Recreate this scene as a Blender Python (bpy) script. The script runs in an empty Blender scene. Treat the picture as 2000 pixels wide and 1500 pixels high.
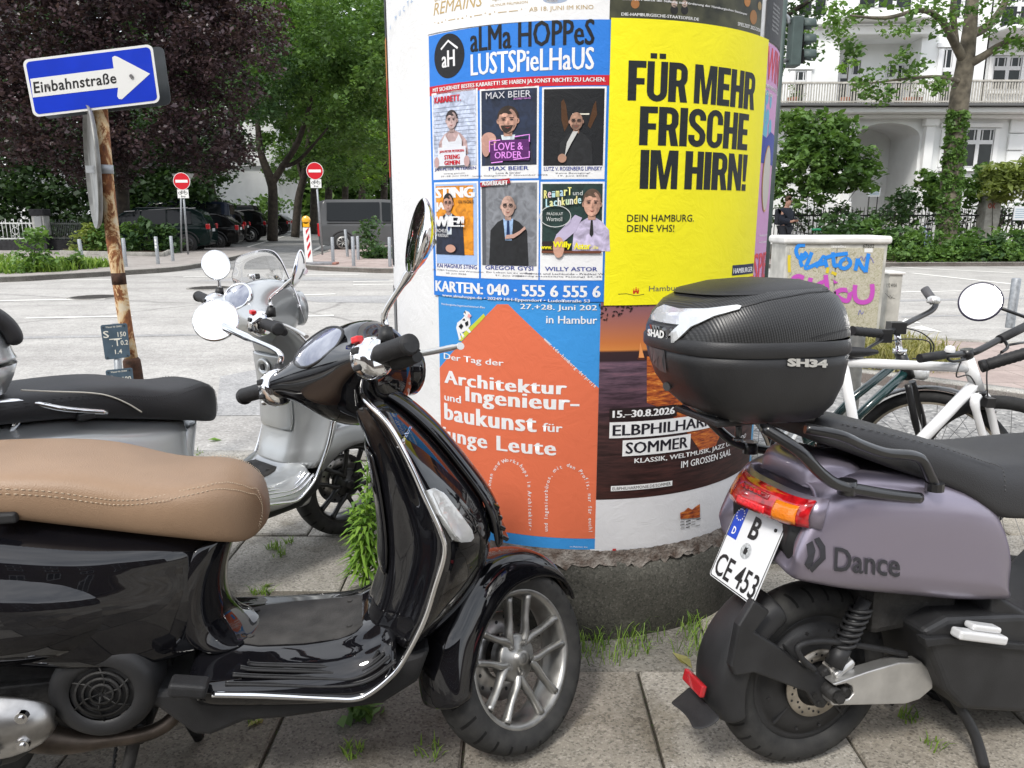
import bpy,bmesh,math,random
from mathutils import Vector,Matrix
import numpy as np
R=math.radians
PI=math.pi
S=bpy.context.scene
COL=S.collection
# --- camera
CAM_H=1.33;FPX=1500.0;TH=math.atan(0.22)
cam=bpy.data.cameras.new('camera');camo=bpy.data.objects.new('camera',cam);COL.objects.link(camo)
cam.sensor_width=36.0;cam.lens=36.0*FPX/2000.0
cam.clip_start=0.05;cam.clip_end=2000
camo.location=(0,0,CAM_H);camo.rotation_euler=(PI/2-TH,0,0)
S.camera=camo
# --- light (bright overcast)
SUN_EL,SUN_AZ=R(50),R(-150)
world=bpy.data.worlds.new('World');S.world=world;world.use_nodes=True
def build_world():
 nt=world.node_tree;N=nt.nodes;L=nt.links;N.clear()
 out=N.new('ShaderNodeOutputWorld');bg=N.new('ShaderNodeBackground');bg.inputs[1].default_value=0.12
 sky=N.new('ShaderNodeTexSky');sky.sky_type='NISHITA';sky.sun_disc=False
 sky.sun_elevation=SUN_EL;sky.sun_rotation=SUN_AZ;sky.air_density=1.0;sky.dust_density=2.0
 tc=N.new('ShaderNodeTexCoord');ns=N.new('ShaderNodeTexNoise');ns.inputs['Scale'].default_value=2.6
 ns.inputs['Detail'].default_value=7;ns.inputs['Roughness'].default_value=0.62
 mp=N.new('ShaderNodeMapping');mp.inputs['Scale'].default_value=(1,1,2.4)
 L.new(tc.outputs['Generated'],mp.inputs[0]);L.new(mp.outputs[0],ns.inputs['Vector'])
 cr=N.new('ShaderNodeValToRGB');cr.color_ramp.elements[0].position=0.3;cr.color_ramp.elements[1].position=0.72
 cr.color_ramp.elements[0].color=(4.2,4.5,5.0,1);cr.color_ramp.elements[1].color=(9.5,9.6,9.8,1)
 L.new(ns.outputs['Fac'],cr.inputs[0])
 mx=N.new('ShaderNodeMix');mx.data_type='RGBA';mx.inputs[0].default_value=0.8
 L.new(sky.outputs[0],mx.inputs[6]);L.new(cr.outputs[0],mx.inputs[7]);L.new(mx.outputs[2],bg.inputs[0])
 L.new(bg.outputs[0],out.inputs[0])
build_world()
sun=bpy.data.lights.new('sun','SUN');suno=bpy.data.objects.new('sun',sun);COL.objects.link(suno)
sun.energy=1.5;sun.angle=R(11);sun.color=(1.0,0.965,0.91)
_sd=Vector((math.sin(SUN_AZ)*math.cos(SUN_EL),math.cos(SUN_AZ)*math.cos(SUN_EL),math.sin(SUN_EL)))
suno.rotation_euler=_sd.to_track_quat('Z','Y').to_euler()
S.view_settings.view_transform='Standard';S.view_settings.look='None'
S.view_settings.exposure=1.02;S.view_settings.gamma=1.0
S.cycles.max_bounces=6;S.cycles.diffuse_bounces=3;S.cycles.glossy_bounces=4;S.cycles.transmission_bounces=6;S.cycles.transparent_max_bounces=12
S.cycles.caustics_reflective=False;S.cycles.caustics_refractive=False
S.cycles.use_denoising=True
# --- photograph pixel -> world
_c,_s=math.cos(TH),math.sin(TH)
FW=Vector((0,_c,-_s));UP=Vector((0,_s,_c));RT=Vector((1,0,0));EYE=Vector((0,0,CAM_H))
def ray(u,v):return FW+RT*((u-1000)/FPX)+UP*((750-v)/FPX)
def G(u,v,z=0.0):
 d=ray(u,v);return EYE+d*((z-CAM_H)/d.z)
def AY(u,v,Y):
 d=ray(u,v);return EYE+d*(Y/d.y)
def plane_hit(u,v,p0,n):
 d=ray(u,v);return EYE+d*((p0-EYE).dot(n)/d.dot(n))
class Frame:
 """local frame: s along heading, w to the right of the heading, z up"""
 def __init__(self,o,heading):
  self.o=Vector((o[0],o[1],0));self.h=heading
  self.e1=Vector((math.cos(heading),math.sin(heading),0));self.e2=Vector((math.sin(heading),-math.cos(heading),0))
 def px(self,u,v,w=0.0):
  """pixel -> local coords on the vertical plane at lateral offset w"""
  p=plane_hit(u,v,self.o+self.e2*w,self.e2)-self.o
  return Vector((p.dot(self.e1),w,p.z))
 def pxs(self,u,v,s=0.0):
  p=plane_hit(u,v,self.o+self.e1*s,self.e1)-self.o
  return Vector((s,p.dot(self.e2),p.z))
 def W(self,s,w,z):return self.o+self.e1*s+self.e2*w+Vector((0,0,z))
# --- object helpers
def link(o,parent=None):
 COL.objects.link(o)
 if parent is not None:o.parent=parent
 return o
def thing(name,label,cat,loc=(0,0,0),rz=0.0,group=None):
 o=bpy.data.objects.new(name,None);COL.objects.link(o)
 o.empty_display_size=0.1
 o.location=loc;o.rotation_euler=(0,0,rz);o['label']=label;o['category']=cat
 if group:o['group']=group
 return o
def tag(o,label,cat,group=None,kind=None):
 o['label']=label;o['category']=cat
 if group:o['group']=group
 if kind:o['kind']=kind
 return o
def struct(o,kind='structure'):
 o['kind']=kind;return o
def obj(name,mesh,mat=None,parent=None,smooth=None):
 """mesh: bpy mesh or bmesh"""
 if isinstance(mesh,bmesh.types.BMesh):
  me=bpy.data.meshes.new(name);mesh.to_mesh(me);mesh.free();mesh=me
 if mat is not None and len(mesh.materials)==0:
  for m in(mat if isinstance(mat,(list,tuple))else[mat]):mesh.materials.append(m)
 o=bpy.data.objects.new(name,mesh);link(o,parent)
 if smooth is not None:smooth_by(mesh,smooth)
 return o
def smooth_by(me,ang=40):
 for p in me.polygons:p.use_smooth=True
 if ang<180:
  bm=bmesh.new();bm.from_mesh(me)
  for e in bm.edges:
   if len(e.link_faces)==2:
    if e.calc_face_angle(0)>R(ang):e.smooth=False
  bm.to_mesh(me);bm.free()
def subsurf(o,n=2):
 m=o.modifiers.new('s','SUBSURF');m.levels=n;m.render_levels=n;return o
def bevel(o,w=0.005,n=2):
 m=o.modifiers.new('b','BEVEL');m.width=w;m.segments=n;m.limit_method='ANGLE';m.angle_limit=R(35);return o
def solid(o,t,off=-1):
 m=o.modifiers.new('t','SOLIDIFY');m.thickness=t;m.offset=off;return o
def copy_tree(o,parent=None):
 c=o.copy();COL.objects.link(c)
 if parent is not None:c.parent=parent
 for ch in list(o.children):copy_tree(ch,c)
 return c
# --- bmesh shapes
def NB():return bmesh.new()
def box(bm,c,size,rot=None,mi=0):
 r=bmesh.ops.create_cube(bm,size=1.0)
 M=Matrix.Translation(Vector(c))@(rot.to_4x4()if rot is not None else Matrix.Identity(4))@Matrix.Diagonal((size[0],size[1],size[2],1))
 bmesh.ops.transform(bm,matrix=M,verts=r['verts'])
 for v in r['verts']:
  for f in v.link_faces:f.material_index=mi
 return r['verts']
def frame_of(d,up=Vector((0,0,1))):
 d=d.normalized()
 if abs(d.dot(up))>0.98:up=Vector((1,0,0))if abs(d.x)<0.9 else Vector((0,1,0))
 x=up.cross(d).normalized();y=d.cross(x);return x,y
def tube(bm,pts,r,n=10,cap=True,sy=1.0,mi=0,up=Vector((0,0,1))):
 pts=[Vector(p)for p in pts];rings=[]
 rr=r if isinstance(r,(list,tuple))else[r]*len(pts)
 px=None
 for i,p in enumerate(pts):
  d=(pts[min(i+1,len(pts)-1)]-pts[max(i-1,0)])
  if d.length<1e-9:d=Vector((0,0,1))
  d.normalize()
  if px is None:x,y=frame_of(d,up)
  else:
   x=px-d*px.dot(d)
   x=x.normalized()if x.length>1e-6 else frame_of(d,up)[0]
   y=d.cross(x)
  px=x
  rings.append([bm.verts.new(p+x*(rr[i]*math.cos(2*PI*k/n))+y*(rr[i]*sy*math.sin(2*PI*k/n)))for k in range(n)])
 for a,b in zip(rings,rings[1:]):
  for k in range(n):
   f=bm.faces.new((a[k],a[(k+1)%n],b[(k+1)%n],b[k]));f.material_index=mi;f.smooth=True
 if cap:
  f=bm.faces.new(rings[0][::-1]);f.material_index=mi
  f=bm.faces.new(rings[-1]);f.material_index=mi
 return rings
def spline(pts,n=8,closed=False):
 """Catmull-Rom through points (any dimension)"""
 P=[Vector(p)for p in pts];out=[];m=len(P)
 segs=m if closed else m-1
 for i in range(segs):
  if closed:p0,p1,p2,p3=P[(i-1)%m],P[i],P[(i+1)%m],P[(i+2)%m]
  else:p0,p1,p2,p3=P[max(i-1,0)],P[i],P[i+1],P[min(i+2,m-1)]
  for k in range(n):
   t=k/n
   out.append(0.5*((2*p1)+(p2-p0)*t+(2*p0-5*p1+4*p2-p3)*t*t+(3*p1-p0-3*p2+p3)*t**3))
 if not closed:out.append(P[-1].copy())
 return out
def grid(bm,rows,closed_u=False,closed_v=False,mi=0,smooth=True):
 V=[[bm.verts.new(p)for p in r]for r in rows]
 nr=len(V);nc=len(V[0])
 for i in range(nr if closed_v else nr-1):
  for j in range(nc if closed_u else nc-1):
   a,b,c,d=V[i][j],V[i][(j+1)%nc],V[(i+1)%nr][(j+1)%nc],V[(i+1)%nr][j]
   if len({a,b,c,d})<4:continue
   f=bm.faces.new((a,b,c,d));f.material_index=mi;f.smooth=smooth
 return V
def lathe(bm,prof,axis='Z',n=32,mi=0,M=None,smooth=True):
 """prof: (r, h) pairs; axis through the origin"""
 rings=[]
 for r,h in prof:
  ring=[]
  for k in range(n):
   a=2*PI*k/n;x,y=r*math.cos(a),r*math.sin(a)
   p=Vector((x,y,h))if axis=='Z' else(Vector((x,h,y))if axis=='Y' else Vector((h,x,y)))
   ring.append(bm.verts.new(M@p if M is not None else p))
  rings.append(ring)
 for a,b in zip(rings,rings[1:]):
  for k in range(n):
   f=bm.faces.new((a[k],a[(k+1)%n],b[(k+1)%n],b[k]));f.material_index=mi;f.smooth=smooth
 return rings
def capring(bm,ring,mi=0,flip=False):
 f=bm.faces.new(ring[::-1]if flip else ring);f.material_index=mi;return f
def disc(bm,c,nrm,r,n=24,t=0.0,mi=0,sx=1.0):
 nrm=Vector(nrm).normalized();x,y=frame_of(nrm);c=Vector(c)
 pts=[x*(r*sx*math.cos(2*PI*k/n))+y*(r*math.sin(2*PI*k/n))for k in range(n)]
 top=[bm.verts.new(c+p+nrm*t)for p in pts]
 f=bm.faces.new(top);f.material_index=mi
 if t>0:
  bot=[bm.verts.new(c+p)for p in pts]
  f=bm.faces.new(bot[::-1]);f.material_index=mi
  for k in range(n):
   f=bm.faces.new((bot[k],bot[(k+1)%n],top[(k+1)%n],top[k]));f.material_index=mi
def prism(bm,pts,ext,mi=0):
 """extrude a planar polygon (3D pts) by vector ext, both caps"""
 ext=Vector(ext);a=[bm.verts.new(Vector(p))for p in pts];b=[bm.verts.new(Vector(p)+ext)for p in pts]
 n=len(pts);fs=[bm.faces.new(a[::-1]),bm.faces.new(b)]
 for k in range(n):fs.append(bm.faces.new((a[k],a[(k+1)%n],b[(k+1)%n],b[k])))
 for f in fs:f.material_index=mi
 return fs
def fixn(bm):bmesh.ops.recalc_face_normals(bm,faces=bm.faces);return bm
def rrect(w,h,r,n=4):
 """rounded rectangle outline centred at the origin, 2D"""
 out=[]
 for cx,cy,a0 in((w/2-r,h/2-r,0),(-w/2+r,h/2-r,90),(-w/2+r,-h/2+r,180),(w/2-r,-h/2+r,270)):
  for k in range(n+1):
   a=R(a0+90*k/n);out.append((cx+r*math.cos(a),cy+r*math.sin(a)))
 return out
# --- materials
MATS={}
def mat(name,col,rough=0.5,metal=0.0,spec=0.5,coat=0.0,noise=0.0,nscale=20.0,bump=0.0,bscale=200.0,col2=None,trans=0.0,ior=1.45,coat_rough=0.03,emis=None,estr=0.0,sss=0.0,detail=4.0,distort=0.0,rvar=0.0):
 if name in MATS:return MATS[name]
 m=bpy.data.materials.new(name);m.use_nodes=True;nt=m.node_tree;N=nt.nodes;L=nt.links
 b=N['Principled BSDF'];c=tuple(col)+(1,)
 b.inputs['Base Color'].default_value=c;b.inputs['Roughness'].default_value=rough;b.inputs['Metallic'].default_value=metal
 b.inputs['Specular IOR Level'].default_value=spec;b.inputs['Coat Weight'].default_value=coat;b.inputs['Coat Roughness'].default_value=coat_rough
 b.inputs['Transmission Weight'].default_value=trans;b.inputs['IOR'].default_value=ior
 if emis is not None:
  b.inputs['Emission Color'].default_value=tuple(emis)+(1,);b.inputs['Emission Strength'].default_value=estr
 if noise>0 or bump>0 or rvar>0 or col2 is not None:
  tc=N.new('ShaderNodeTexCoord')
  ns=N.new('ShaderNodeTexNoise');ns.inputs['Scale'].default_value=nscale;ns.inputs['Detail'].default_value=detail;ns.inputs['Distortion'].default_value=distort
  L.new(tc.outputs['Object'],ns.inputs['Vector'])
  if noise>0 or col2 is not None:
   cr=N.new('ShaderNodeValToRGB');cr.color_ramp.elements[0].position=0.32;cr.color_ramp.elements[1].position=0.68
   c2=col2 if col2 is not None else[min(1,x*(1+noise))for x in col];c1=col if col2 is not None else[x*(1-noise)for x in col]
   cr.color_ramp.elements[0].color=tuple(c1)+(1,);cr.color_ramp.elements[1].color=tuple(c2)+(1,)
   L.new(ns.outputs['Fac'],cr.inputs[0]);L.new(cr.outputs[0],b.inputs['Base Color'])
  if rvar>0:
   mr=N.new('ShaderNodeMapRange');mr.inputs['To Min'].default_value=max(0,rough-rvar);mr.inputs['To Max'].default_value=min(1,rough+rvar)
   mr.inputs['From Min'].default_value=0.3;mr.inputs['From Max'].default_value=0.7
   L.new(ns.outputs['Fac'],mr.inputs['Value']);L.new(mr.outputs[0],b.inputs['Roughness'])
  if bump>0:
   n2=N.new('ShaderNodeTexNoise');n2.inputs['Scale'].default_value=bscale;n2.inputs['Detail'].default_value=3
   L.new(tc.outputs['Object'],n2.inputs['Vector'])
   bp=N.new('ShaderNodeBump');bp.inputs['Strength'].default_value=bump;bp.inputs['Distance'].default_value=0.01
   L.new(n2.outputs['Fac'],bp.inputs['Height']);L.new(bp.outputs[0],b.inputs['Normal'])
 MATS[name]=m;return m
# --- text as flat meshes (x right, y up)
def text_mesh(s,bold=0.0,spacing=1.0,italic=0.0,res=3,align='LEFT',line=1.0):
 cu=bpy.data.curves.new('t','FONT');cu.body=s;cu.size=1.0;cu.offset=bold;cu.space_character=spacing
 cu.shear=italic;cu.resolution_u=res;cu.align_x=align;cu.space_line=line;cu.fill_mode='FRONT'
 ob=bpy.data.objects.new('t',cu);COL.objects.link(ob)
 dg=bpy.context.evaluated_depsgraph_get();me=bpy.data.meshes.new_from_object(ob.evaluated_get(dg))
 V=np.array([v.co[:2]for v in me.vertices])if len(me.vertices)else np.zeros((0,2));F=[tuple(p.vertices)for p in me.polygons]
 bpy.data.objects.remove(ob);bpy.data.curves.remove(cu);bpy.data.meshes.remove(me)
 return V,F
def fit(V,x0,y0,x1,y1):
 mn=V.min(0);mx=V.max(0);sc=(mx-mn);sc[sc==0]=1
 return(V-mn)/sc*np.array([x1-x0,y1-y0])+np.array([x0,y0])
def add2d(bm,V,F,fn,mi=0):
 """add flat polygons through a mapping fn(x,y)->Vector"""
 vs=[bm.verts.new(fn(x,y))for x,y in V]
 for f in F:
  try:q=bm.faces.new([vs[i]for i in f]);q.material_index=mi
  except ValueError:pass
 return vs
def tri_poly(pts):
 """triangulate a simple 2D polygon -> V,F"""
 from mathutils.geometry import tessellate_polygon
 T=tessellate_polygon([[Vector((x,y,0))for x,y in pts]])
 return np.array(pts,float),[tuple(t)for t in T]
# === MATERIALS
def nodes_of(name):
 m=bpy.data.materials.new(name);m.use_nodes=True
 return m,m.node_tree.nodes,m.node_tree.links,m.node_tree.nodes['Principled BSDF']
def ramp(N,L,src,stops):
 cr=N.new('ShaderNodeValToRGB');e=cr.color_ramp.elements
 while len(e)<len(stops):e.new(0.5)
 for k,(p,c)in enumerate(stops):e[k].position=p;e[k].color=tuple(c)+(1,)if len(c)==3 else c
 L.new(src,cr.inputs[0]);return cr.outputs[0]
def noise(N,L,vec,scale,detail=4,rough=0.5,dist=0.0):
 n=N.new('ShaderNodeTexNoise');n.inputs['Scale'].default_value=scale;n.inputs['Detail'].default_value=detail
 n.inputs['Roughness'].default_value=rough;n.inputs['Distortion'].default_value=dist;L.new(vec,n.inputs['Vector']);return n.outputs['Fac']
def mixc(N,L,fac,a,b,mode='MIX'):
 m=N.new('ShaderNodeMix');m.data_type='RGBA';m.blend_type=mode
 for sock,v in((m.inputs[0],fac),(m.inputs[6],a),(m.inputs[7],b)):
  if isinstance(v,(int,float)):sock.default_value=v
  elif isinstance(v,tuple):sock.default_value=v+(1,)if len(v)==3 else v
  else:L.new(v,sock)
 return m.outputs[2]
def bump(N,L,b,h,strength,dist=0.01):
 bp=N.new('ShaderNodeBump');bp.inputs['Strength'].default_value=strength;bp.inputs['Distance'].default_value=dist
 L.new(h,bp.inputs['Height']);L.new(bp.outputs[0],b.inputs['Normal'])
def aggregate(name,base,dark,light,cell=60,bumpy=0.6,patch=0.25,rough=0.9,attr=False,streak=False):
 """stone aggregate: small voronoi stones of different tone in a binder, with soft worn patches"""
 m,N,L,b=nodes_of(name);b.inputs['Roughness'].default_value=rough;b.inputs['Specular IOR Level'].default_value=0.25
 tc=N.new('ShaderNodeTexCoord');v=tc.outputs['Object']
 vo=N.new('ShaderNodeTexVoronoi');vo.inputs['Scale'].default_value=cell;L.new(v,vo.inputs['Vector'])
 sep=N.new('ShaderNodeSeparateColor');L.new(vo.outputs['Color'],sep.inputs[0])
 stones=ramp(N,L,sep.outputs[0],[(0.0,dark),(0.35,base),(0.75,base),(1.0,light)])
 n1=noise(N,L,v,1.7,5,0.6);n2=noise(N,L,v,11,4,0.6)
 pt=ramp(N,L,n1,[(0.35,(1-patch,)*3),(0.65,(1+patch*0.4,)*3)])
 p2=ramp(N,L,n2,[(0.3,(0.88,)*3),(0.7,(1.06,)*3)])
 c=mixc(N,L,1.0,stones,pt,'MULTIPLY');c=mixc(N,L,1.0,c,p2,'MULTIPLY')
 if streak:
  mp=N.new('ShaderNodeMapping');mp.inputs['Scale'].default_value=(0.05,1.1,1);L.new(v,mp.inputs[0]);c=mixc(N,L,1.0,c,ramp(N,L,noise(N,L,mp.outputs[0],1.0,6,0.65,0.3),[(0.32,(0.78,0.775,0.78)),(0.5,(0.96,)*3),(0.7,(1.04,)*3)]),'MULTIPLY')
  c=mixc(N,L,1.0,c,ramp(N,L,noise(N,L,v,0.55,8,0.7,1.0),[(0.30,(0.82,)*3),(0.42,(1.0,)*3)]),'MULTIPLY')
 if streak:
  vc=N.new('ShaderNodeTexVoronoi');vc.feature='DISTANCE_TO_EDGE';vc.inputs['Scale'].default_value=0.16;mw=N.new('ShaderNodeMix');mw.data_type='VECTOR';mw.inputs[0].default_value=0.25;nv=N.new('ShaderNodeTexNoise');nv.inputs['Scale'].default_value=1.2;nv.inputs['Detail'].default_value=5;L.new(v,nv.inputs['Vector']);L.new(v,mw.inputs[4]);L.new(nv.outputs['Color'],mw.inputs[5]);L.new(mw.outputs[1],vc.inputs['Vector']);c=mixc(N,L,1.0,c,ramp(N,L,vc.outputs['Distance'],[(0.0,(0.62,)*3),(0.0022,(0.66,)*3),(0.005,(1.0,)*3)]),'MULTIPLY')
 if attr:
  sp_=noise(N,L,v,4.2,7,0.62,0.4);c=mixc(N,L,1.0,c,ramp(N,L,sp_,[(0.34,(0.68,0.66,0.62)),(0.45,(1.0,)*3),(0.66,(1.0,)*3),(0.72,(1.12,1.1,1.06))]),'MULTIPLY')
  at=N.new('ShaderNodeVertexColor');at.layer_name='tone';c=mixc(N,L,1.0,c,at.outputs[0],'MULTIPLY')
 L.new(c,b.inputs['Base Color'])
 bump(N,L,b,vo.outputs['Distance'],bumpy,0.004)
 return m
M={}
M['road']=aggregate('road_asphalt',(0.41,0.395,0.37),(0.31,0.30,0.285),(0.53,0.515,0.49),cell=75,bumpy=0.25,patch=0.12,streak=True)
M['street']=aggregate('street_asphalt',(0.24,0.237,0.23),(0.17,0.17,0.165),(0.33,0.33,0.32),cell=50,patch=0.25)
M['bay']=aggregate('bay_asphalt',(0.26,0.255,0.245),(0.12,0.12,0.12),(0.42,0.41,0.39),cell=45,patch=0.2)
M['slab']=aggregate('concrete_slab',(0.365,0.342,0.30),(0.19,0.178,0.158),(0.48,0.455,0.41),cell=180,bumpy=0.4,patch=0.28,attr=True)
M['farpave']=aggregate('far_paving',(0.31,0.265,0.235),(0.20,0.17,0.15),(0.38,0.34,0.31),cell=9,bumpy=0.2,patch=0.3)
M['kerb']=aggregate('kerb_stone',(0.33,0.315,0.285),(0.16,0.155,0.145),(0.44,0.43,0.40),cell=140,bumpy=0.3,patch=0.35)
M['soil']=aggregate('bed_soil',(0.075,0.055,0.04),(0.03,0.022,0.016),(0.13,0.10,0.075),cell=25,bumpy=0.8,patch=0.4)
M['joint']=aggregate('joint_fill',(0.06,0.052,0.04),(0.03,0.028,0.02),(0.05,0.075,0.025),cell=160,bumpy=0.8,patch=0.5)
M['concrete']=aggregate('old_concrete',(0.085,0.082,0.070),(0.05,0.05,0.043),(0.13,0.125,0.11),cell=190,bumpy=0.25,patch=0.55)
def brick_mat(name,c1,c2,mortar,w,h,rough=0.9):
 m,N,L,b=nodes_of(name);b.inputs['Roughness'].default_value=rough
 tc=N.new('ShaderNodeTexCoord');br=N.new('ShaderNodeTexBrick');L.new(tc.outputs['Object'],br.inputs['Vector'])
 br.inputs['Color1'].default_value=c1+(1,);br.inputs['Color2'].default_value=c2+(1,);br.inputs['Mortar'].default_value=mortar+(1,)
 br.inputs['Scale'].default_value=1.0;br.inputs['Brick Width'].default_value=w;br.inputs['Row Height'].default_value=h
 br.inputs['Mortar Size'].default_value=0.006;br.inputs['Bias'].default_value=-0.1
 n1=noise(N,L,tc.outputs['Object'],3.0,6,0.65);pt=ramp(N,L,n1,[(0.3,(0.72,)*3),(0.7,(1.08,)*3)])
 n2=noise(N,L,tc.outputs['Object'],90.0,3,0.6);p2=ramp(N,L,n2,[(0.3,(0.85,)*3),(0.7,(1.1,)*3)])
 c=mixc(N,L,1.0,br.outputs[0],pt,'MULTIPLY');c=mixc(N,L,1.0,c,p2,'MULTIPLY')
 L.new(c,b.inputs['Base Color']);bump(N,L,b,n2,0.3,0.003);return m
M['redpave']=brick_mat('red_slab_paving',(0.36,0.285,0.255),(0.42,0.345,0.315),(0.21,0.18,0.155),0.5,0.5)
M['pinkpave']=brick_mat('pinkish_slab_paving',(0.33,0.30,0.275),(0.37,0.34,0.315),(0.22,0.20,0.18),0.5,0.5)
def paint_mat(name,col,worn=0.45,under=(0.36,0.35,0.33)):
 m,N,L,b=nodes_of(name);b.inputs['Roughness'].default_value=0.75
 tc=N.new('ShaderNodeTexCoord');n=noise(N,L,tc.outputs['Object'],14,8,0.75)
 L.new(mixc(N,L,ramp(N,L,n,[(worn-0.12,(0,0,0)),(worn+0.02,(1,1,1))]),under,col),b.inputs['Base Color']);return m
M['marking']=paint_mat('road_paint',(0.76,0.75,0.70),0.40)
M['marking_dark']=paint_mat('street_paint',(0.62,0.61,0.57),0.42,(0.18,0.18,0.17))
M['patch']=aggregate('asphalt_patch',(0.34,0.335,0.33),(0.25,0.25,0.25),(0.44,0.435,0.43),cell=75,patch=0.15)
M['iron']=mat('cast_iron',(0.09,0.085,0.08),0.6,0.7,noise=0.3,nscale=30,bump=0.3,bscale=60)
M['zinc']=mat('galvanised_steel',(0.33,0.345,0.36),0.5,0.75,noise=0.18,nscale=25,rvar=0.12)
M['black_iron']=mat('black_painted_iron',(0.012,0.012,0.013),0.5,noise=0.3,nscale=30)
M['white_iron']=mat('white_painted_iron',(0.55,0.57,0.55),0.5,noise=0.15,nscale=12)
M['dark_wall']=mat('dark_plinth',(0.022,0.022,0.024),0.85,noise=0.4,nscale=9)
M['grey_wall']=mat('grey_wall',(0.16,0.155,0.14),0.9,noise=0.4,nscale=6,bump=0.3,bscale=60)
# === THE GROUND
ZR=-0.07
def gp(u,v,z=0.0):p=G(u,v,z);return(p.x,p.y)
def sheet(name,pts,z,m,kind='structure',sub=None):
 bm=NB();V,F=tri_poly(pts);add2d(bm,V,F,lambda x,y:Vector((x,y,z)))
 for f in bm.faces:
  if f.normal.z<0:f.normal_flip()
 o=obj(name,bm,m);o['kind']=kind;return o
def slab_block(name,pts,z0,z1,m):
 bm=NB();V,F=tri_poly(pts)
 add2d(bm,V,F,lambda x,y:Vector((x,y,z1)))
 n=len(pts)
 for k in range(n):
  a,b=pts[k],pts[(k+1)%n]
  q=[bm.verts.new((a[0],a[1],z0)),bm.verts.new((b[0],b[1],z0)),bm.verts.new((b[0],b[1],z1)),bm.verts.new((a[0],a[1],z1))]
  bm.faces.new(q)
 bmesh.ops.remove_doubles(bm,verts=bm.verts,dist=1e-4);fixn(bm)
 o=obj(name,bm,m);o['kind']='structure';return o
sheet('ground',[(-700,-250),(700,-250),(700,900),(-700,900)],-0.30,M['soil'])
sheet('road',[(-120,4.0),(4.5,4.0),(120,4.0),(120,30),(-120,30)],ZR,M['road'])
sdir=Vector((-0.195,0.981))
a0=Vector(gp(450,492));b0=Vector(gp(612,492))
def along(p,d):q=Vector(p)+sdir*d;return(q.x,q.y)
sheet('side_street',[along(a0,-9),along(b0,-8),along(b0+Vector((7,0)),2),along(b0+Vector((7,0)),260),along(a0-Vector((11,0)),260),along(a0-Vector((11,0)),1.0)],ZR+0.006,M['street'])
kl=[gp(-900,556),gp(-300,551),gp(0,545),gp(120,539),gp(240,532),gp(350,524),gp(420,512),gp(465,502),gp(500,494),gp(522,488)]
kl=[(p.x,p.y)for p in spline([Vector((x,y))for x,y in kl],4)]
back=[along(a0,4),along(a0-Vector((14,0)),10),(-80,60),(-140,40)]
slab_block('far_pavement',kl+back,ZR-0.03,0.03,M['pinkpave'])
kr=[gp(638,492),gp(600,503),gp(584,512),gp(590,519),gp(620,523),gp(690,526),gp(760,528),gp(900,527),gp(1100,524),gp(1500,519),gp(1760,516),gp(2000,515),gp(2600,512)]
kr=[(p.x,p.y)for p in spline([Vector((x,y))for x,y in kr],4)]
slab_block('corner_pavement',kr+[(120,60),along(b0+Vector((3.2,0)),60)],ZR-0.03,0.03,M['redpave'])
def kerb_line(name,pts,z0,z1,w,m,side=1):
 bm=NB();P=[Vector((x,y))for x,y in pts];rows=[]
 for i,p in enumerate(P):
  d=(P[min(i+1,len(P)-1)]-P[max(i-1,0)]).normalized();n=Vector((d.y,-d.x))*side
  a=p+n*w
  rows.append([(p.x,p.y,z0),(p.x,p.y,z1-0.012),(p.x+n.x*0.012,p.y+n.y*0.012,z1),(a.x,a.y,z1),(a.x,a.y,z0)])
 grid(bm,rows);fixn(bm);o=obj(name,bm,m);o['kind']='structure';return o
kerb_line('kerb',kl,ZR-0.03,0.045,-0.16,M['kerb'])
kerb_line('kerb',kr,ZR-0.03,0.045,-0.16,M['kerb'])
sheet('pavement_bed',[(-14,-9),(9,-9),(9,4.12),(-14,4.12)],-0.012,M['joint'])
def near_slabs():
 bm=NB();rnd=random.Random(5);lay=bm.loops.layers.color.new('tone')
 y0=2.56-0.5*22
 for r in range(25):
  ya=y0+r*0.5;off=0.25 if r%2 else 0.0
  for k in range(-26,17):
   xa=-0.62+off+k*0.5
   xb,yb=xa+0.492,ya+0.492
   cx,cy=(xa+xb)/2,(ya+yb)/2
   if cy>4.0:continue
   if(cx>-0.30 and cx<0.75 and cy>2.6 and cy<3.4):pass
   t=1+rnd.uniform(-0.08,0.08)
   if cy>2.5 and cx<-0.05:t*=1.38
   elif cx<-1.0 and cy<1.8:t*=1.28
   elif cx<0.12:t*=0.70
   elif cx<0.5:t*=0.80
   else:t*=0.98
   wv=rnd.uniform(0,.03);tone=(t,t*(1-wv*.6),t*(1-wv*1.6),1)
   dz=rnd.uniform(-0.002,0.003);tl=[rnd.uniform(-0.003,0.003)for _ in range(4)];b=0.006
   top=[(xa+b,ya+b,tl[0]),(xb-b,ya+b,tl[1]),(xb-b,yb-b,tl[2]),(xa+b,yb-b,tl[3])]
   mid=[(xa,ya,-0.005),(xb,ya,-0.005),(xb,yb,-0.005),(xa,yb,-0.005)]
   T=[bm.verts.new((x,y,z+dz))for x,y,z in top];Q=[bm.verts.new((x,y,z+dz))for x,y,z in mid];U=[bm.verts.new((x,y,-0.03))for x,y,z in mid]
   fs=[bm.faces.new(T)]+[bm.faces.new((Q[i],Q[(i+1)%4],T[(i+1)%4],T[i]))for i in range(4)]+[bm.faces.new((U[i],U[(i+1)%4],Q[(i+1)%4],Q[i]))for i in range(4)]
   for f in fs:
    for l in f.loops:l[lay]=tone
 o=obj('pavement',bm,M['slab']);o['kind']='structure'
near_slabs()
kerb_line('kerb',[(-40,4.26),(-14,4.26),(-4,4.26),(9,4.26),(40,4.26)],ZR-0.05,0.004,0.13,M['kerb'],1)
ia,ib=gp(1560,716),gp(1960,770)
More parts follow.
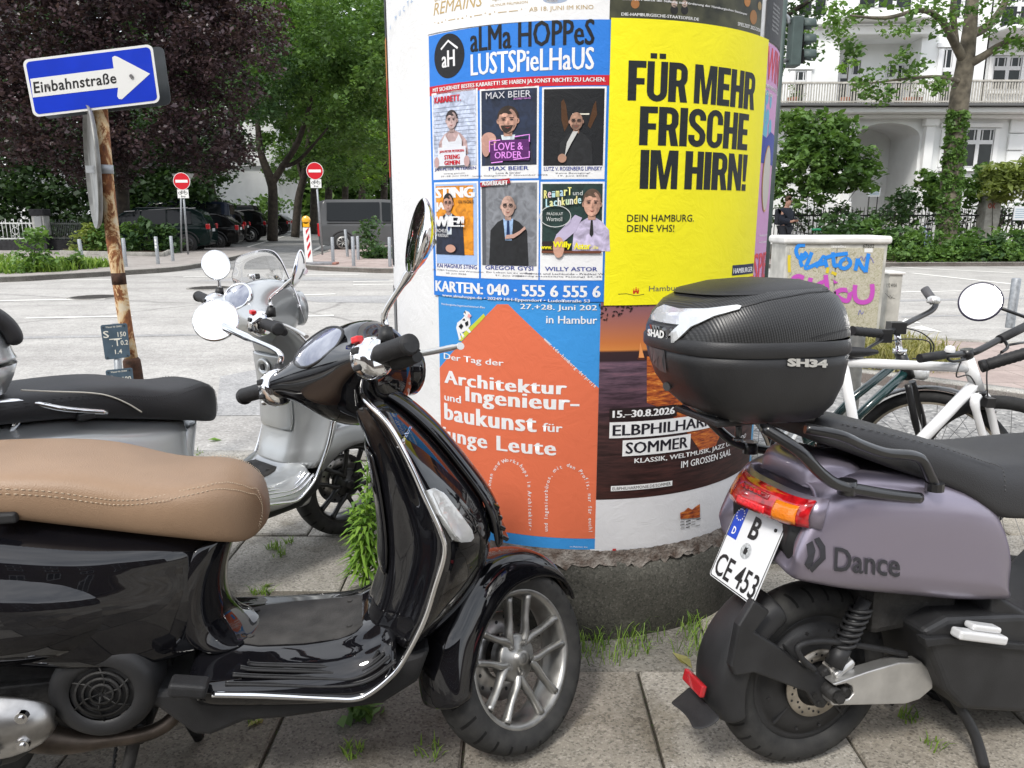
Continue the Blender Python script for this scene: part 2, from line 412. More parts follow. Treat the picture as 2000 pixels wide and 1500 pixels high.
slope=(ib[1]-ia[1])/(ib[0]-ia[0])
def isl(x,dy=0):return(x,ia[1]+slope*(x-ia[0])+dy)
far_y=lambda x:gp(1900,668)[1]+(x-gp(1900,668)[0])*(slope*0.35)
sheet('cycle_bay',[(1.2,4.27),(40,4.27),(40,far_y(40)),(1.2,far_y(1.2))],ZR+0.006,M['bay'])
xs=[1.9,2.6,3.6,5,8,14,30]
island=[isl(x)if x<9 else(x,isl(9)[1])for x in xs]+[(x,far_y(min(x,9)))for x in reversed(xs)]
slab_block('paved_island',island,ZR-0.03,0.02,M['redpave'])
kerb_line('kerb',[isl(x)if x<9 else(x,isl(9)[1])for x in xs],ZR-0.03,0.035,0.14,M['kerb'],-1)
kerb_line('kerb',[(x,far_y(min(x,9)))for x in xs],ZR-0.03,0.03,0.14,M['kerb'],1)
sheet('verge_soil',[isl(2.0,.16),isl(3.35,.16),(4.05,far_y(4)-0.2),(2.0,far_y(2)-0.2)],0.027,M['soil'])
# --- painted lines on the road
def strip(u0,v0,u1,v1,w,z=ZR+0.006,m=None,name='lane_marking'):
 a,b=Vector(gp(u0,v0,z)),Vector(gp(u1,v1,z));d=(b-a).normalized();n=Vector((-d.y,d.x))*w/2
 return sheet(name,[tuple(a-n),tuple(b-n),tuple(b+n),tuple(a+n)],z,m or M['marking'])
for s in((120,547,246,545,.12),(0,587,205,584,.12),(50,621,258,617,.12),(358,541,475,539,.12),(590,537,700,536,.12),(690,550,768,549,.12),(690,556,768,555,.12),(560,577,655,574,.12),(590,617,652,616,.14),(310,524,395,523,.1),(455,523,480,522,.1),(1740,521,1980,533,.16),(1780,533,1990,556,.14),(1520,575,1990,566,.1)):
 strip(*s)
for pts in([(1760,630),(1800,631),(1768,622)],[(1800,644),(1842,649),(1800,636),(1778,640)]):
 sheet('lane_marking',[gp(u,v,ZR+0.006)for u,v in pts],ZR+0.006,M['marking'])
strip(451,492,588,451.5,.16,ZR+0.012,M['marking_dark'],'street_line');strip(608,492,643,473,.16,ZR+0.012,M['marking_dark'],'street_line')
strip(612,492,700,488,.14,ZR+0.012,M['marking_dark'],'street_line')
for pts in([(376,549),(480,541),(620,541),(760,545),(760,548),(560,548),(470,549)],[(560,580),(768,577),(768,592),(620,590)],[(430,735),(530,716),(620,700),(768,690),(768,806),(560,810),(420,812)],[(0,658),(300,653),(400,652),(400,655),(0,662)],[(1730,586),(2000,580),(2000,583),(1730,590)],[(1760,617),(2000,612),(2000,614),(1760,620)]):
 sheet('asphalt_patch',[gp(u,v,ZR+0.003)for u,v in pts],ZR+0.003,M['patch'])
# --- manhole covers
def manhole(u,v,r,label):
 p=G(u,v,ZR);t=thing('manhole_cover',label,'manhole cover',(p.x,p.y,ZR+0.004),0,'manhole covers in the road')
 bm=NB();lathe(bm,[(r,0),(r,0.008),(r*0.88,0.008),(r*0.88,0.0)],n=40);obj('rim',bm,M['kerb'],t)
 bm=NB();disc(bm,(0,0,0),(0,0,1),r*0.86,36,0.008)
 for k in range(-4,5):box(bm,(0,k*r*0.17,0.010),(2*math.sqrt(max(0.01,(r*.8)**2-(k*r*.17)**2)),r*0.06,0.004))
 obj('lid',bm,M['iron'],t)
manhole(184,581,0.42,'round iron manhole cover in the pale road, left of the rusty pole')
manhole(409,563,0.42,'round iron manhole cover in the road behind the round mirror of the silver scooter')
# === ADVERTISING COLUMN
CR,CD,CAZ=0.68,2.945,R(4.65)
CX,CY=CD*math.sin(CAZ),CD*math.cos(CAZ)
def cyl(u,v,r=CR):
 """pixel -> (arc length s, height z) on the column; s = 0 faces the camera, grows to the right"""
 d=ray(u,v);ox,oy=-CX,-CY
 a=d.x**2+d.y**2;b=2*(d.x*ox+d.y*oy);c=ox*ox+oy*oy-r*r
 D=max(b*b-4*a*c,0.0);t=(-b-math.sqrt(D))/(2*a);p=EYE+d*t
 ang=math.atan2(p.y-CY,p.x-CX)+PI/2+CAZ
 return(ang*CR,p.z)
def cylmap(s,z,off):
 a=s/CR-PI/2-CAZ;return Vector(((CR+off)*math.cos(a),(CR+off)*math.sin(a),z))
def pmat(col,name='printed_paper',rough=0.55):
 key=name+'_%02x%02x%02x'%tuple(int(255*min(1,c))for c in col)
 if key in MATS:return MATS[key]
 m,N,L,b=nodes_of(key);b.inputs['Roughness'].default_value=rough;b.inputs['Specular IOR Level'].default_value=0.3
 tc=N.new('ShaderNodeTexCoord');n1=noise(N,L,tc.outputs['Object'],5,4,0.6);n2=noise(N,L,tc.outputs['Object'],16,6,0.65,1.5)
 pt=ramp(N,L,n1,[(0.35,(0.95,)*3),(0.65,(1.0,)*3)])
 L.new(mixc(N,L,1.0,tuple(col),pt,'MULTIPLY'),b.inputs['Base Color']);bump(N,L,b,n2,0.13,0.02)
 MATS[key]=m;return m
WHITE=(0.80,0.80,0.80);BLACK=(0.012,0.013,0.015)
column=thing('advertising_column','fat round advertising column covered in bright posters, standing between the black and the purple scooter','advertising column',(CX,CY,0))
def column_shell():
 m,N,L,b=nodes_of('pasted_white_paper');b.inputs['Roughness'].default_value=0.7
 tc=N.new('ShaderNodeTexCoord');v=tc.outputs['Object']
 n1=noise(N,L,v,2.5,6,0.65);n2=noise(N,L,v,9,8,0.7,2.0);n3=noise(N,L,v,40,3)
 c=ramp(N,L,n1,[(0.3,(0.70,0.70,0.69)),(0.6,(0.80,0.80,0.80))])
 c=mixc(N,L,ramp(N,L,n3,[(0.68,(0,0,0)),(0.74,(0.35,)*3)]),c,(0.5,0.48,0.46));L.new(c,b.inputs['Base Color'])
 bump(N,L,b,n2,0.22,0.02)
 bm=NB();lathe(bm,[(CR,0.285),(CR,2.55)],n=96);obj('shaft',bm,m,column)
 bm=NB();lathe(bm,[(CR+.02,2.55),(CR+.09,2.60),(CR+.09,2.68),(CR+.02,2.72),(CR*.6,2.95),(0.02,3.1)],n=64);obj('cap',bm,M['concrete'],column)
 bm=NB();rnd=random.Random(3);rows=[]
 prof=[(CR+.025,0.0),(CR+.035,.05),(CR+.04,.14),(CR+.035,.2),(CR+.03,.235),(CR+.01,.27),(CR-.03,.285)]
 for r,z in prof:
  rows.append([Vector(((r+0.008*math.sin(7*a+z*20)*math.sin(3*a)+rnd.uniform(-.0025,.0025))*math.cos(a),(r+0.008*math.sin(7*a+z*20)*math.sin(3*a)+rnd.uniform(-.0025,.0025))*math.sin(a),z))for a in[2*PI*k/140 for k in range(140)]])
 grid(bm,rows,closed_u=True);fixn(bm);obj('plinth',bm,M['concrete'],column)
 pm_=mat('layered_torn_paper',(0.075,0.05,0.037),0.9,noise=0.7,nscale=28,bump=0.8,bscale=120,col2=(0.26,0.235,0.21))
 bm=NB()
 for lay in range(4):
  n=260;r0=CR+0.003+lay*0.005;top=.30-lay*.004;rows=[[],[],[]]
  for k in range(n):
   a=2*PI*k/n;tear=rnd.uniform(0,.02)+(.018 if rnd.random()<.3 else 0)
   lo=0.282-lay*0.006-tear*0.8;fl=rnd.uniform(0,.012)
   for j,(z,rr)in enumerate(((top,r0),((top+lo)/2,r0+.003),(lo,r0+.004+fl))):rows[j].append(Vector((rr*math.cos(a),rr*math.sin(a),z)))
  grid(bm,rows,closed_u=True)
 obj('torn_paper_edge',bm,pm_,column)
column_shell()
class Art:
 """flat art in (s, z), bent onto the column; layers sit half a millimetre apart"""
 def __init__(self,base):self.bm=NB();self.mats=[];self.base=base
 def mi(self,col):
  m=col if isinstance(col,bpy.types.Material)else pmat(col)
  if m not in self.mats:self.mats.append(m)
  return self.mats.index(m)
 def poly(self,pts,col,lay=0):
  V,F=tri_poly(pts)if len(pts)>4 else(np.array(pts,float),[tuple(range(len(pts)))])
  add2d(self.bm,V,F,lambda x,y:Vector((x,y,lay)),self.mi(col))
 def pxpoly(self,pts,col,lay=0):self.poly([cyl(u,v)for u,v in pts],col,lay)
 def rect(self,a,b,col,lay=0):
  self.poly([(a[0],a[1]),(b[0],a[1]),(b[0],b[1]),(a[0],b[1])],col,lay)
 def ell(self,c,rx,rz,col,lay=0,n=28,a0=0,a1=360):
  self.poly([(c[0]+rx*math.cos(R(a0+(a1-a0)*k/n)),c[1]+rz*math.sin(R(a0+(a1-a0)*k/n)))for k in range(n if a1-a0>=360 else n+1)],col,lay)
 def text(self,s,p,q,col,lay=1,bold=0.0,spacing=1.0,italic=0.0,asc=None,VF=None):
  """fit the text's own box into p (lower left, (s,z)) .. q (upper right)"""
  V,F=VF if VF is not None else text_mesh(s,0,spacing,italic,res=2)
  if len(V)==0:return
  if bold>0 and VF is None:
   n0=len(V);V0=V;F0=F;Z3=[lay]*n0;V=np.concatenate([V0,V0+(bold*1.5,0),V0-(bold*1.5,0)]);F=F0+[tuple(i+n0 for i in f)for f in F0]+[tuple(i+2*n0 for i in f)for f in F0]
   V=fit(V,p[0],p[1],q[0],q[1]);mi=self.mi(col);vs=[self.bm.verts.new((x,y,lay+.3*(k//n0)))for k,(x,y)in enumerate(V)]
   for f in F:self.bm.faces.new([vs[i]for i in f]).material_index=mi
   return
  if asc is not None:
   mnx,mxx=V[:,0].min(),V[:,0].max()
   V=np.column_stack([(V[:,0]-mnx)/(mxx-mnx)*(q[0]-p[0])+p[0],(V[:,1]-asc[0])/(asc[1]-asc[0])*(q[1]-p[1])+p[1]])
  else:V=fit(V,p[0],p[1],q[0],q[1])
  add2d(self.bm,V,F,lambda x,y:Vector((x,y,lay)),self.mi(col))
 def px(self,s,ul,vb,vt,ur,col,**k):
  """text by photo pixels: left u, baseline v and cap-top v at the left end, right u"""
  a=cyl(ul,vb);b=cyl(ul,vt);c=cyl(ur,(vb+vt)/2+k.pop('dv',0));self.text(s,a,(c[0],b[1]),col,**k)
 def path(self,s,pts,size,col,lay=1,bold=0.01,flip=False):
  P=[Vector(p)for p in pts];L=[0.0]
  for a,b in zip(P,P[1:]):L.append(L[-1]+(b-a).length)
  n=len(s)
  for i,ch in enumerate(s):
   if ch==' ':continue
   d=L[-1]*(i+0.5)/n;k=max(j for j in range(len(L)-1)if L[j]<=d+1e-9);t=(d-L[k])/(L[k+1]-L[k]+1e-9)
   c=P[k].lerp(P[k+1],t);dr=(P[k+1]-P[k]).normalized();nr=Vector((-dr.y,dr.x))
   V,F=text_mesh(ch,bold,res=2)
   if len(V)==0:continue
   V=V.copy();V[:,0]-=(V[:,0].min()+V[:,0].max())/2
   W=np.array([[c.x+dr.x*x*size+nr.x*y*size,c.y+dr.y*x*size+nr.y*y*size]for x,y in V])
   add2d(self.bm,W,F,lambda x,y:Vector((x,y,lay)),self.mi(col))
 def done(self,name,parent,label=None,cuts=0.03):
  bm=self.bm
  if cuts and len(bm.verts):
   xs=[v.co.x for v in bm.verts];x0,x1=min(xs),max(xs);k=math.ceil(x0/cuts)
   while k*cuts<x1:
    bmesh.ops.bisect_plane(bm,geom=bm.verts[:]+bm.edges[:]+bm.faces[:],plane_co=(k*cuts,0,0),plane_no=(1,0,0),dist=1e-6);k+=1
  for v in bm.verts:v.co=cylmap(v.co.x,v.co.y,self.base+v.co.z*0.0006)
  bm.normal_update()
  for f in bm.faces:
   c=f.calc_center_median();f.smooth=True
   if f.normal.x*c.x+f.normal.y*c.y<0:f.normal_flip()
  o=obj(name,bm,self.mats,parent)
  if label:o['label']=label
  return o
def phm(col):
 key='photo_%02x%02x%02x'%tuple(int(255*min(1,c))for c in col)
 return MATS.get(key)or mat(key,[c*.62 for c in col],.55,col2=[min(.9,c*1.3)for c in col],nscale=38,detail=7,distort=1.2)
def paper(name,pts,col,base,label,extra=None):
 a=Art(base);a.poly(pts,col,0);return a.done(name,column,label)
def prect(u0,v0,u1,v1,side='l'):
 """poster rectangle from its upper-left and lower-right pixels"""
 a=cyl(u0,v0);b=cyl(u1,v1);return[(a[0],b[1]),(b[0],b[1]),(b[0],a[1]),(a[0],a[1])]
# ---- block capitals for the heavy condensed headline
def thickline(pts,w):
 P=[Vector(p)for p in pts];l,r=[],[]
 for i,p in enumerate(P):
  d0=(P[i]-P[max(i-1,0)]);d1=(P[min(i+1,len(P)-1)]-P[i])
  d=((d0.normalized()if d0.length else Vector((0,0)))+(d1.normalized()if d1.length else Vector((0,0)))).normalized();n=Vector((-d.y,d.x))*w/2
  l.append(tuple(p+n));r.append(tuple(p-n))
 return l+r[::-1]
def arcp(cx,cy,rx,ry,a0,a1,n=8):return[(cx+rx*math.cos(R(a0+(a1-a0)*k/n)),cy+ry*math.sin(R(a0+(a1-a0)*k/n)))for k in range(n+1)]
def band(outer,inner):return outer+inner[::-1]
def glyph(ch):
 """heavy condensed capitals as lists of non-overlapping outlines in a box of height 1; returns (width, polys)"""
 s=0.19
 if ch=='F':return.40,[[(0,0),(s,0),(s,.41),(.37,.41),(.37,.57),(s,.57),(s,.83),(.40,.83),(.40,1),(0,1)]]
 if ch=='E':return.41,[[(0,0),(.41,0),(.41,.17),(s,.17),(s,.42),(.38,.42),(.38,.58),(s,.58),(s,.83),(.41,.83),(.41,1),(0,1)]]
 if ch=='H':return.48,[[(0,0),(s,0),(s,.42),(.31,.42),(.31,0),(.48,0),(.48,1),(.31,1),(.31,.59),(s,.59),(s,1),(0,1)]]
 if ch=='I':return s,[[(0,0),(s,0),(s,1),(0,1)]]
 if ch=='M':return.64,[[(0,0),(.155,0),(.155,.66),(.25,0),(.39,0),(.485,.66),(.485,0),(.64,0),(.64,1),(.42,1),(.32,.36),(.22,1),(0,1)]]
 if ch=='N':return.50,[[(0,0),(.155,0),(.155,.56),(.335,0),(.50,0),(.50,1),(.345,1),(.345,.46),(.18,1),(0,1)]]
 if ch in 'UÜ':
  o=[(0,1)]+arcp(.24,.24,.24,.25,180,360)+[(.48,1)];i=[(.165,1)]+arcp(.24,.24,.075,.09,180,360)+[(.315,1)]
  p=[band(o,i)]
  if ch=='Ü':p+=[[(.06,1.07),(.21,1.07),(.21,1.2),(.06,1.2)],[(.27,1.07),(.42,1.07),(.42,1.2),(.27,1.2)]]
  return.48,p
 if ch=='C':
  o=[(.48,.62)]+arcp(.24,.74,.24,.27,0,180)+arcp(.24,.26,.24,.27,180,360)+[(.48,.39)]
  i=[(.315,.62)]+arcp(.24,.76,.075,.095,0,180)+arcp(.24,.24,.075,.095,180,360)+[(.315,.39)]
  return.48,[band(o,i)]
 if ch=='S':
  mid=[(.385,.70)]+arcp(.235,.765,.15,.155,0,180,10)+[(.085,.70)]+[(.12,.60),(.235,.5),(.35,.40),(.385,.32)]+arcp(.235,.235,.15,.155,0,-180,10)+[(.085,.31)]
  return.47,[thickline(mid,.165)]
 if ch=='R':
  return.48,[[(0,0),(s,0),(s,.40),(.235,.40),(.30,0),(.485,0),(.40,.44)]+[(.44,.50),(.47,.58)]+arcp(.25,.77,.22,.23,0,90)+[(0,1),(0,.55),(s,.55),(s,.84)]+arcp(.235,.775,.07,.065,90,0,5)+arcp(.235,.62,.07,.07,0,-90,5)+[(s,.55),(0,.549)]]
 if ch=='!':return.19,[[(0.01,0),(.18,0),(.18,.18),(.01,.18)],[(.035,.26),(.155,.26),(.19,1),(0,1)]]
 return.2,[]
def block_text(s,gap=.028,space=.15):
 V=[];F=[];x=0
 for ch in s:
  if ch==' ':x+=space;continue
  w,polys=glyph(ch)
  for p in polys:
   v,f=tri_poly(p);b=len(V);V+=[(a+x,c)for a,c in v];F+=[tuple(b+i for i in t)for t in f]
  x+=w+gap
 return np.array(V),F
def headline(art,s,ul,vb,vt,ur,col,lay=1):
 V,F=block_text(s);a=cyl(ul,vb);b=cyl(ul,vt);c=cyl(ur,(vb+vt)/2);mx=V[:,0].max()
 V=np.column_stack([V[:,0]/mx*(c[0]-a[0])+a[0],V[:,1]*(b[1]-a[1])+a[1]])
 add2d(art.bm,V,F,lambda x,y:Vector((x,y,lay)),art.mi(col))
YEL=(0.88,0.80,0.012);BLU=(0.028,0.20,0.66);RED=(0.55,0.015,0.03);ORG=(0.70,0.160,0.075);SKYB=(0.045,0.28,0.66);PINK=(0.60,0.30,0.55)
NAVY=(0.012,0.02,0.07)
# ---------------- white film poster at the top
p=paper('poster',[cyl(836,68),cyl(1192,40),(cyl(1192,40)[0],2.5),(cyl(836,68)[0],2.5)],WHITE,.002,'white film poster with thin gold lettering, cut off by the top of the photo')
a=Art(.002);GOLD=(0.50,0.36,0.16)
a.px('REMAINS',848,31,7,944,GOLD,italic=0.25,dv=-8);a.px('HLYNUR PÁLMASON',959,14,8,1031,GOLD);a.px('AB 18. JUNI IM KINO',1034,26,15,1159,GOLD,dv=-2)
a.px('Regie & Drehbuch',962,4,-3,1008,GOLD,italic=.2);a.px('the love that',850,4,-12,930,GOLD,italic=.3)
a.px('· - - · — - - · - — · - · — — ·',850,48,43,1020,GOLD,dv=-8);a.ell(cyl(1085,-2),.035,.012,(0.35,0.42,0.55));a.done('lettering',p)
# ---------------- theatre poster
z1=cyl(1185,39)[1];z0=cyl(1180,589)[1];sl,sr=cyl(845,300)[0],cyl(1185,300)[0]
p=paper('poster',[(sl,z0),(sr+.01,z0),(sr+.01,z1),(sl,z1)],BLU,.006,'blue theatre poster with six portrait photos in white cards')
a=Art(.006)
def cutline(V,F):return V,F
a.px('aLMa HOPPeS',921,103,55,1161,BLACK,bold=.018,spacing=1.0,dv=-9);a.px('LUSTSPieLHaUS',922,149,107,1160,WHITE,bold=.018,spacing=1.0,dv=-5)
c=cyl(879,110);cs=(cyl(908,110)[0]-cyl(850,110)[0])/2;cz=(cyl(879,67)[1]-cyl(879,154)[1])/2
a.ell(c,cs,cz,BLACK,1,40);a.text('aH',(c[0]-cs*.45,c[1]-cz*.5),(c[0]+cs*.42,c[1]+cz*.25),WHITE,2,bold=.02)
a.poly(thickline([(c[0]-cs*.5,c[1]+cz*.35),(c[0],c[1]+cz*.68),(c[0]+cs*.6,c[1]+cz*.28)],.006),WHITE,2)
rb0,rb1=cyl(1010,170),cyl(1010,152)
a.rect((sl,rb0[1]-.002),(sr+.01,rb1[1]),RED,1)
zz=(rb0[1]+.004,rb1[1]-.006)
a.text('MIT SICHERHEIT BESTES KABARETT! SIE HABEN JA SONST NICHTS ZU LACHEN.',(cyl(849,175)[0],zz[0]),(cyl(1182,157)[0],zz[1]),WHITE,2,bold=.02)
a.px('KARTEN: 040 · 555 6 555 6',854,568,547,1173,WHITE,bold=.03);a.px('www.almahoppe.de • 20249 HH-Eppendorf • Ludolfstraße 53',867,580,573,1152,WHITE,bold=.012,dv=2)
a.done('lettering',p)
def card(u0,v0,u1,v1,name,sub,pic_h=.80):
 a0=cyl(u0,(v0+v1)/2)[0];a1=cyl(u1,(v0+v1)/2)[0];um=(u0+u1)/2
 t=cyl(um,v0)[1];b=cyl(um,v1)[1];w=a1-a0;h=t-b;A=Art(.0066)
 A.rect((a0,b),(a1,t),WHITE,0);q=w*.035
 X=lambda f:a0+w*f
 Z=lambda f:t-h*f
 if name:
  A.text(name,(X(.5-min(.46,.038*len(name))),Z(.905)),(X(.5+min(.46,.038*len(name))),Z(.862)),(0.05,0.07,0.30),1,bold=.012)
 for k,s_ in enumerate(sub):A.text(s_,(X(.5-.018*len(s_)),Z(.945+.03*k)),(X(.5+.018*len(s_)),Z(.925+.03*k)),(0.06,0.06,0.09),1)
 return A,X,Z
def person_pic(A,X,Z,cx,cz,hw,hh,skin,hair,top,shirt=None,tie=None,bald=False,beard=False,glasses=False,shw=.36,bottom=.80,lay=2,sleeve=None):
 """simple painted half figure: shoulders, shirt, neck, head, hair, face"""
 sk0=skin;skin,hair,top=[c if isinstance(c,bpy.types.Material)else phm(c)for c in(skin,hair,top)];shirt=phm(shirt)if shirt is not None else None;dks=lambda f:phm(tuple(c*f for c in sk0))
 z=cz+hh
 A.poly([(X(cx-shw),Z(bottom)),(X(cx-shw*.92),Z(z+.14)),(X(cx-shw*.55),Z(z+.055)),(X(cx-hw*.5),Z(z+.015)),(X(cx+hw*.5),Z(z+.015)),(X(cx+shw*.55),Z(z+.055)),(X(cx+shw*.92),Z(z+.14)),(X(cx+shw),Z(bottom))],top,lay)
 if shirt is not None:A.poly([(X(cx-.05),Z(min(bottom,z+.24))),(X(cx-hw*.75),Z(z+.02)),(X(cx+hw*.75),Z(z+.02)),(X(cx+.06),Z(min(bottom,z+.24)))],shirt,lay+1)
 if tie is not None:A.poly([(X(cx),Z(z+.21)),(X(cx-.03),Z(z+.18)),(X(cx-.015),Z(z+.04)),(X(cx+.015),Z(z+.04)),(X(cx+.03),Z(z+.18))],tie,lay+2)
 A.poly([(X(cx-hw*.45),Z(z+.035)),(X(cx-hw*.5),Z(cz)),(X(cx+hw*.5),Z(cz)),(X(cx+hw*.45),Z(z+.035))],dks(.72),lay+2)
 sx=X(1)-X(0);sz=Z(0)-Z(1)
 if not bald:A.ell((X(cx),Z(cz-hh*.28)),hw*1.12*sx,hh*.92*sz,hair,lay+3)
 for e in(-1,1):A.ell((X(cx+e*hw*1.0),Z(cz+.005)),hw*.2*sx,hh*.22*sz,dks(.8),lay+3)
 A.ell((X(cx),Z(cz)),hw*sx,hh*sz,skin,lay+4,32)
 A.poly(band(arcp(X(cx),Z(cz),hw*.99*sx,hh*.99*sz,-88,70,14),arcp(X(cx-hw*.1),Z(cz+hh*.04),hw*.72*sx,hh*.92*sz,-88,70,14)),dks(.70),lay+5)
 A.ell((X(cx-hw*.3),Z(cz-hh*.45)),hw*.35*sx,hh*.16*sz,dks(1.18),lay+5,16)
 for e in(-1,1):A.ell((X(cx+e*hw*.42),Z(cz-hh*.08)),hw*.24*sx,hh*.11*sz,dks(.62),lay+5,14)
 if not bald:A.ell((X(cx),Z(cz-hh*.52)),hw*.98*sx,hh*.52*sz,hair,lay+5,24,0,180)
 if beard:A.ell((X(cx),Z(cz+hh*.38)),hw*.72*sx,hh*.62*sz,dks(.45)if bald else hair,lay+5,24,180,360)
 dk=(0.03,0.02,0.02)
 for e in(-1,1):
  A.ell((X(cx+e*hw*.42),Z(cz-hh*.08)),hw*.15*sx,hh*.06*sz,dk,lay+6,12)
  A.poly([(X(cx+e*hw*.68),Z(cz-hh*.24)),(X(cx+e*hw*.2),Z(cz-hh*.27)),(X(cx+e*hw*.2),Z(cz-hh*.20)),(X(cx+e*hw*.68),Z(cz-hh*.19))][::e],dk,lay+6)
 A.poly([(X(cx-hw*.12),Z(cz+hh*.28)),(X(cx+hw*.14),Z(cz+hh*.28)),(X(cx+hw*.05),Z(cz-hh*.05))],dks(.7),lay+6)
 A.poly([(X(cx-hw*.34),Z(cz+hh*.5)),(X(cx),Z(cz+hh*.56)),(X(cx+hw*.36),Z(cz+hh*.5)),(X(cx),Z(cz+hh*.64))],(0.30,0.07,0.06),lay+6)
 if glasses:
  for e in(-1,1):A.poly(band(arcp(X(cx+e*hw*.42),Z(cz-hh*.06),hw*.32*sx,hh*.17*sz,0,360,16),arcp(X(cx+e*hw*.42),Z(cz-hh*.06),hw*.24*sx,hh*.12*sz,0,360,16)),(0.02,0.02,0.02),lay+7)
SK=(0.55,0.31,0.23)
A,X,Z=card(848,177,936,350,'JAN-PETER PETERSEN',['streng gemein','25.-28. Juni 2026'])
A.rect((X(.03),Z(.85)),(X(.97),Z(.02)),phm((0.50,0.56,0.72)),1)
for k in range(14):A.rect((X(.05),Z(.18+k*.045)),(X(.95),Z(.176+k*.045)),(0.2,0.24,0.33),2)
person_pic(A,X,Z,.48,.33,.115,.098,(0.50,0.36,0.34),(0.03,0.02,0.02),(0.47,0.33,0.32),None,bottom=.72,lay=3,shw=.33)
A.poly([(X(.27),Z(.72)),(X(.27),Z(.56)),(X(.34),Z(.49)),(X(.42),Z(.57)),(X(.56),Z(.57)),(X(.64),Z(.49)),(X(.70),Z(.56)),(X(.70),Z(.72))],(0.68,0.70,0.75),10)
A.rect((X(.17),Z(.845)),(X(.78),Z(.63)),(0.70,0.72,0.78),11)
for e in(.14,.80):A.ell((X(e),Z(.80)),.010,.016,(0.5,0.33,0.32),12)
A.text('KABARETT.',(X(.08),Z(.12)),(X(.68),Z(.05)),RED,4,bold=.04);A.text('JAN-PETER PETERSEN',(X(.21),Z(.70)),(X(.75),Z(.665)),RED,12,bold=.03)
A.text('STRENG',(X(.32),Z(.77)),(X(.66),Z(.72)),RED,12,bold=.04);A.text('GEMEIN',(X(.32),Z(.835)),(X(.66),Z(.785)),RED,12,bold=.04)
A.done('portrait_card',p,'pale portrait card of a man in a white vest holding a board')
A,X,Z=card(940,171,1053,349,'MAX BEIER',['Love & Order','letzte Gelegenheit: 7. November 2026'])
A.rect((X(.03),Z(.85)),(X(.97),Z(.02)),phm((0.014,0.024,0.055)),1)
person_pic(A,X,Z,.50,.36,.16,.135,SK,(0.03,0.018,0.012),(0.022,0.026,0.045),(0.60,0.66,0.74),beard=True,bottom=.845,lay=2,shw=.42)
A.ell((X(.17),Z(.56)),.024,.02,(0.55,0.31,0.25),8);A.ell((X(.12),Z(.63)),.014,.03,(0.48,0.27,0.22),8);A.ell((X(.24),Z(.58)),.012,.010,(0.62,0.37,0.30),9)
NEO=(0.80,0.30,0.85)
A.rect((X(.20),Z(.80)),(X(.86),Z(.57)),(0.10,0.02,0.13),9)
A.text('LOVE &',(X(.27),Z(.685)),(X(.76),Z(.60)),NEO,10,bold=.01);A.text('ORDER',(X(.28),Z(.775)),(X(.74),Z(.70)),NEO,10,bold=.01)
for P in([(.19,.70),(.19,.58),(.38,.57)],[(.62,.54),(.86,.52),(.86,.60)],[(.86,.70),(.86,.77),(.60,.79)],[(.22,.82),(.42,.81)]):A.poly(thickline([(X(x),Z(y))for x,y in P],.003),NEO,11)
A.text('MAX BEIER',(X(.13),Z(.115)),(X(.88),Z(.045)),(0.62,0.62,0.66),10);A.text('#COMEDY SHOW',(X(.60),Z(.14)),(X(.88),Z(.122)),NEO,10)
A.done('portrait_card',p,'dark blue portrait card of a bearded man pointing, with pink neon words')
A,X,Z=card(1059,170,1182,350,'LUTZ V. ROSENBERG LIPINSKY',['Keine Bewegung!','19. Juni 2026'])
A.rect((X(.03),Z(.85)),(X(.97),Z(.02)),(0.013,0.012,0.012),1);HB=(0.075,0.032,0.012)
A.poly([(X(.30),Z(.16)),(X(.34),Z(.13)),(X(.38),Z(.2)),(X(.42),Z(.40)),(X(.36),Z(.48)),(X(.31),Z(.36))],HB,2);A.poly([(X(.80),Z(.2)),(X(.84),Z(.15)),(X(.86),Z(.3)),(X(.76),Z(.45)),(X(.72),Z(.42))],HB,2)
A.rect((X(.48),Z(.30)),(X(.74),Z(.285)),(0.75,0.72,0.6),2)
person_pic(A,X,Z,.54,.37,.10,.095,(0.42,0.24,0.17),(0.3,0.28,0.27),(0.014,0.015,0.017),None,bald=True,beard=True,glasses=True,bottom=.845,lay=3,shw=.27)
A.poly([(X(.37),Z(.75)),(X(.40),Z(.60)),(X(.49),Z(.48)),(X(.57),Z(.48)),(X(.46),Z(.62))],(0.55,0.55,0.53),9);A.ell((X(.33),Z(.77)),.012,.012,(0.42,0.24,0.17),9)
A.done('portrait_card',p,'black portrait card of a bald man with glasses and grey beard')
A,X,Z=card(853,355,937,541,'KAI MAGNUS STING',['JA, WIE?! Tacheles und Wurstsalat','20. Juni 2026'])
A.rect((X(.03),Z(.86)),(X(.97),Z(.02)),(0.35,0.50,0.78),1);A.rect((X(.05),Z(.76)),(X(.90),Z(.04)),phm((0.75,0.27,0.015)),2)
A.text('STING',(X(.03),Z(.165)),(X(.94),Z(.055)),WHITE,3,bold=.05);A.text('JA',(X(.03),Z(.31)),(X(.27),Z(.21)),WHITE,3,bold=.05)
person_pic(A,X,Z,.37,.22,.105,.088,SK,(0.02,0.014,0.01),(0.015,0.02,0.04),(0.60,0.66,0.74),(0.02,0.04,0.16),glasses=True,bottom=.76,lay=4,shw=.34)
A.ell((X(.42),Z(.695)),.02,.012,SK,12);A.text('WIE?!',(X(.05),Z(.465)),(X(.74),Z(.355)),WHITE,13,bold=.05)
A.text('TACHELES',(X(.06),Z(.525)),(X(.36),Z(.49)),WHITE,13,bold=.0);A.text('+ WURSTSALAT',(X(.08),Z(.575)),(X(.38),Z(.54)),WHITE,13);A.text('KAI MAGNUS',(X(.60),Z(.225)),(X(.92),Z(.19)),BLACK,5)
A.done('portrait_card',p,'orange portrait card of a man in a dark suit with big white words')
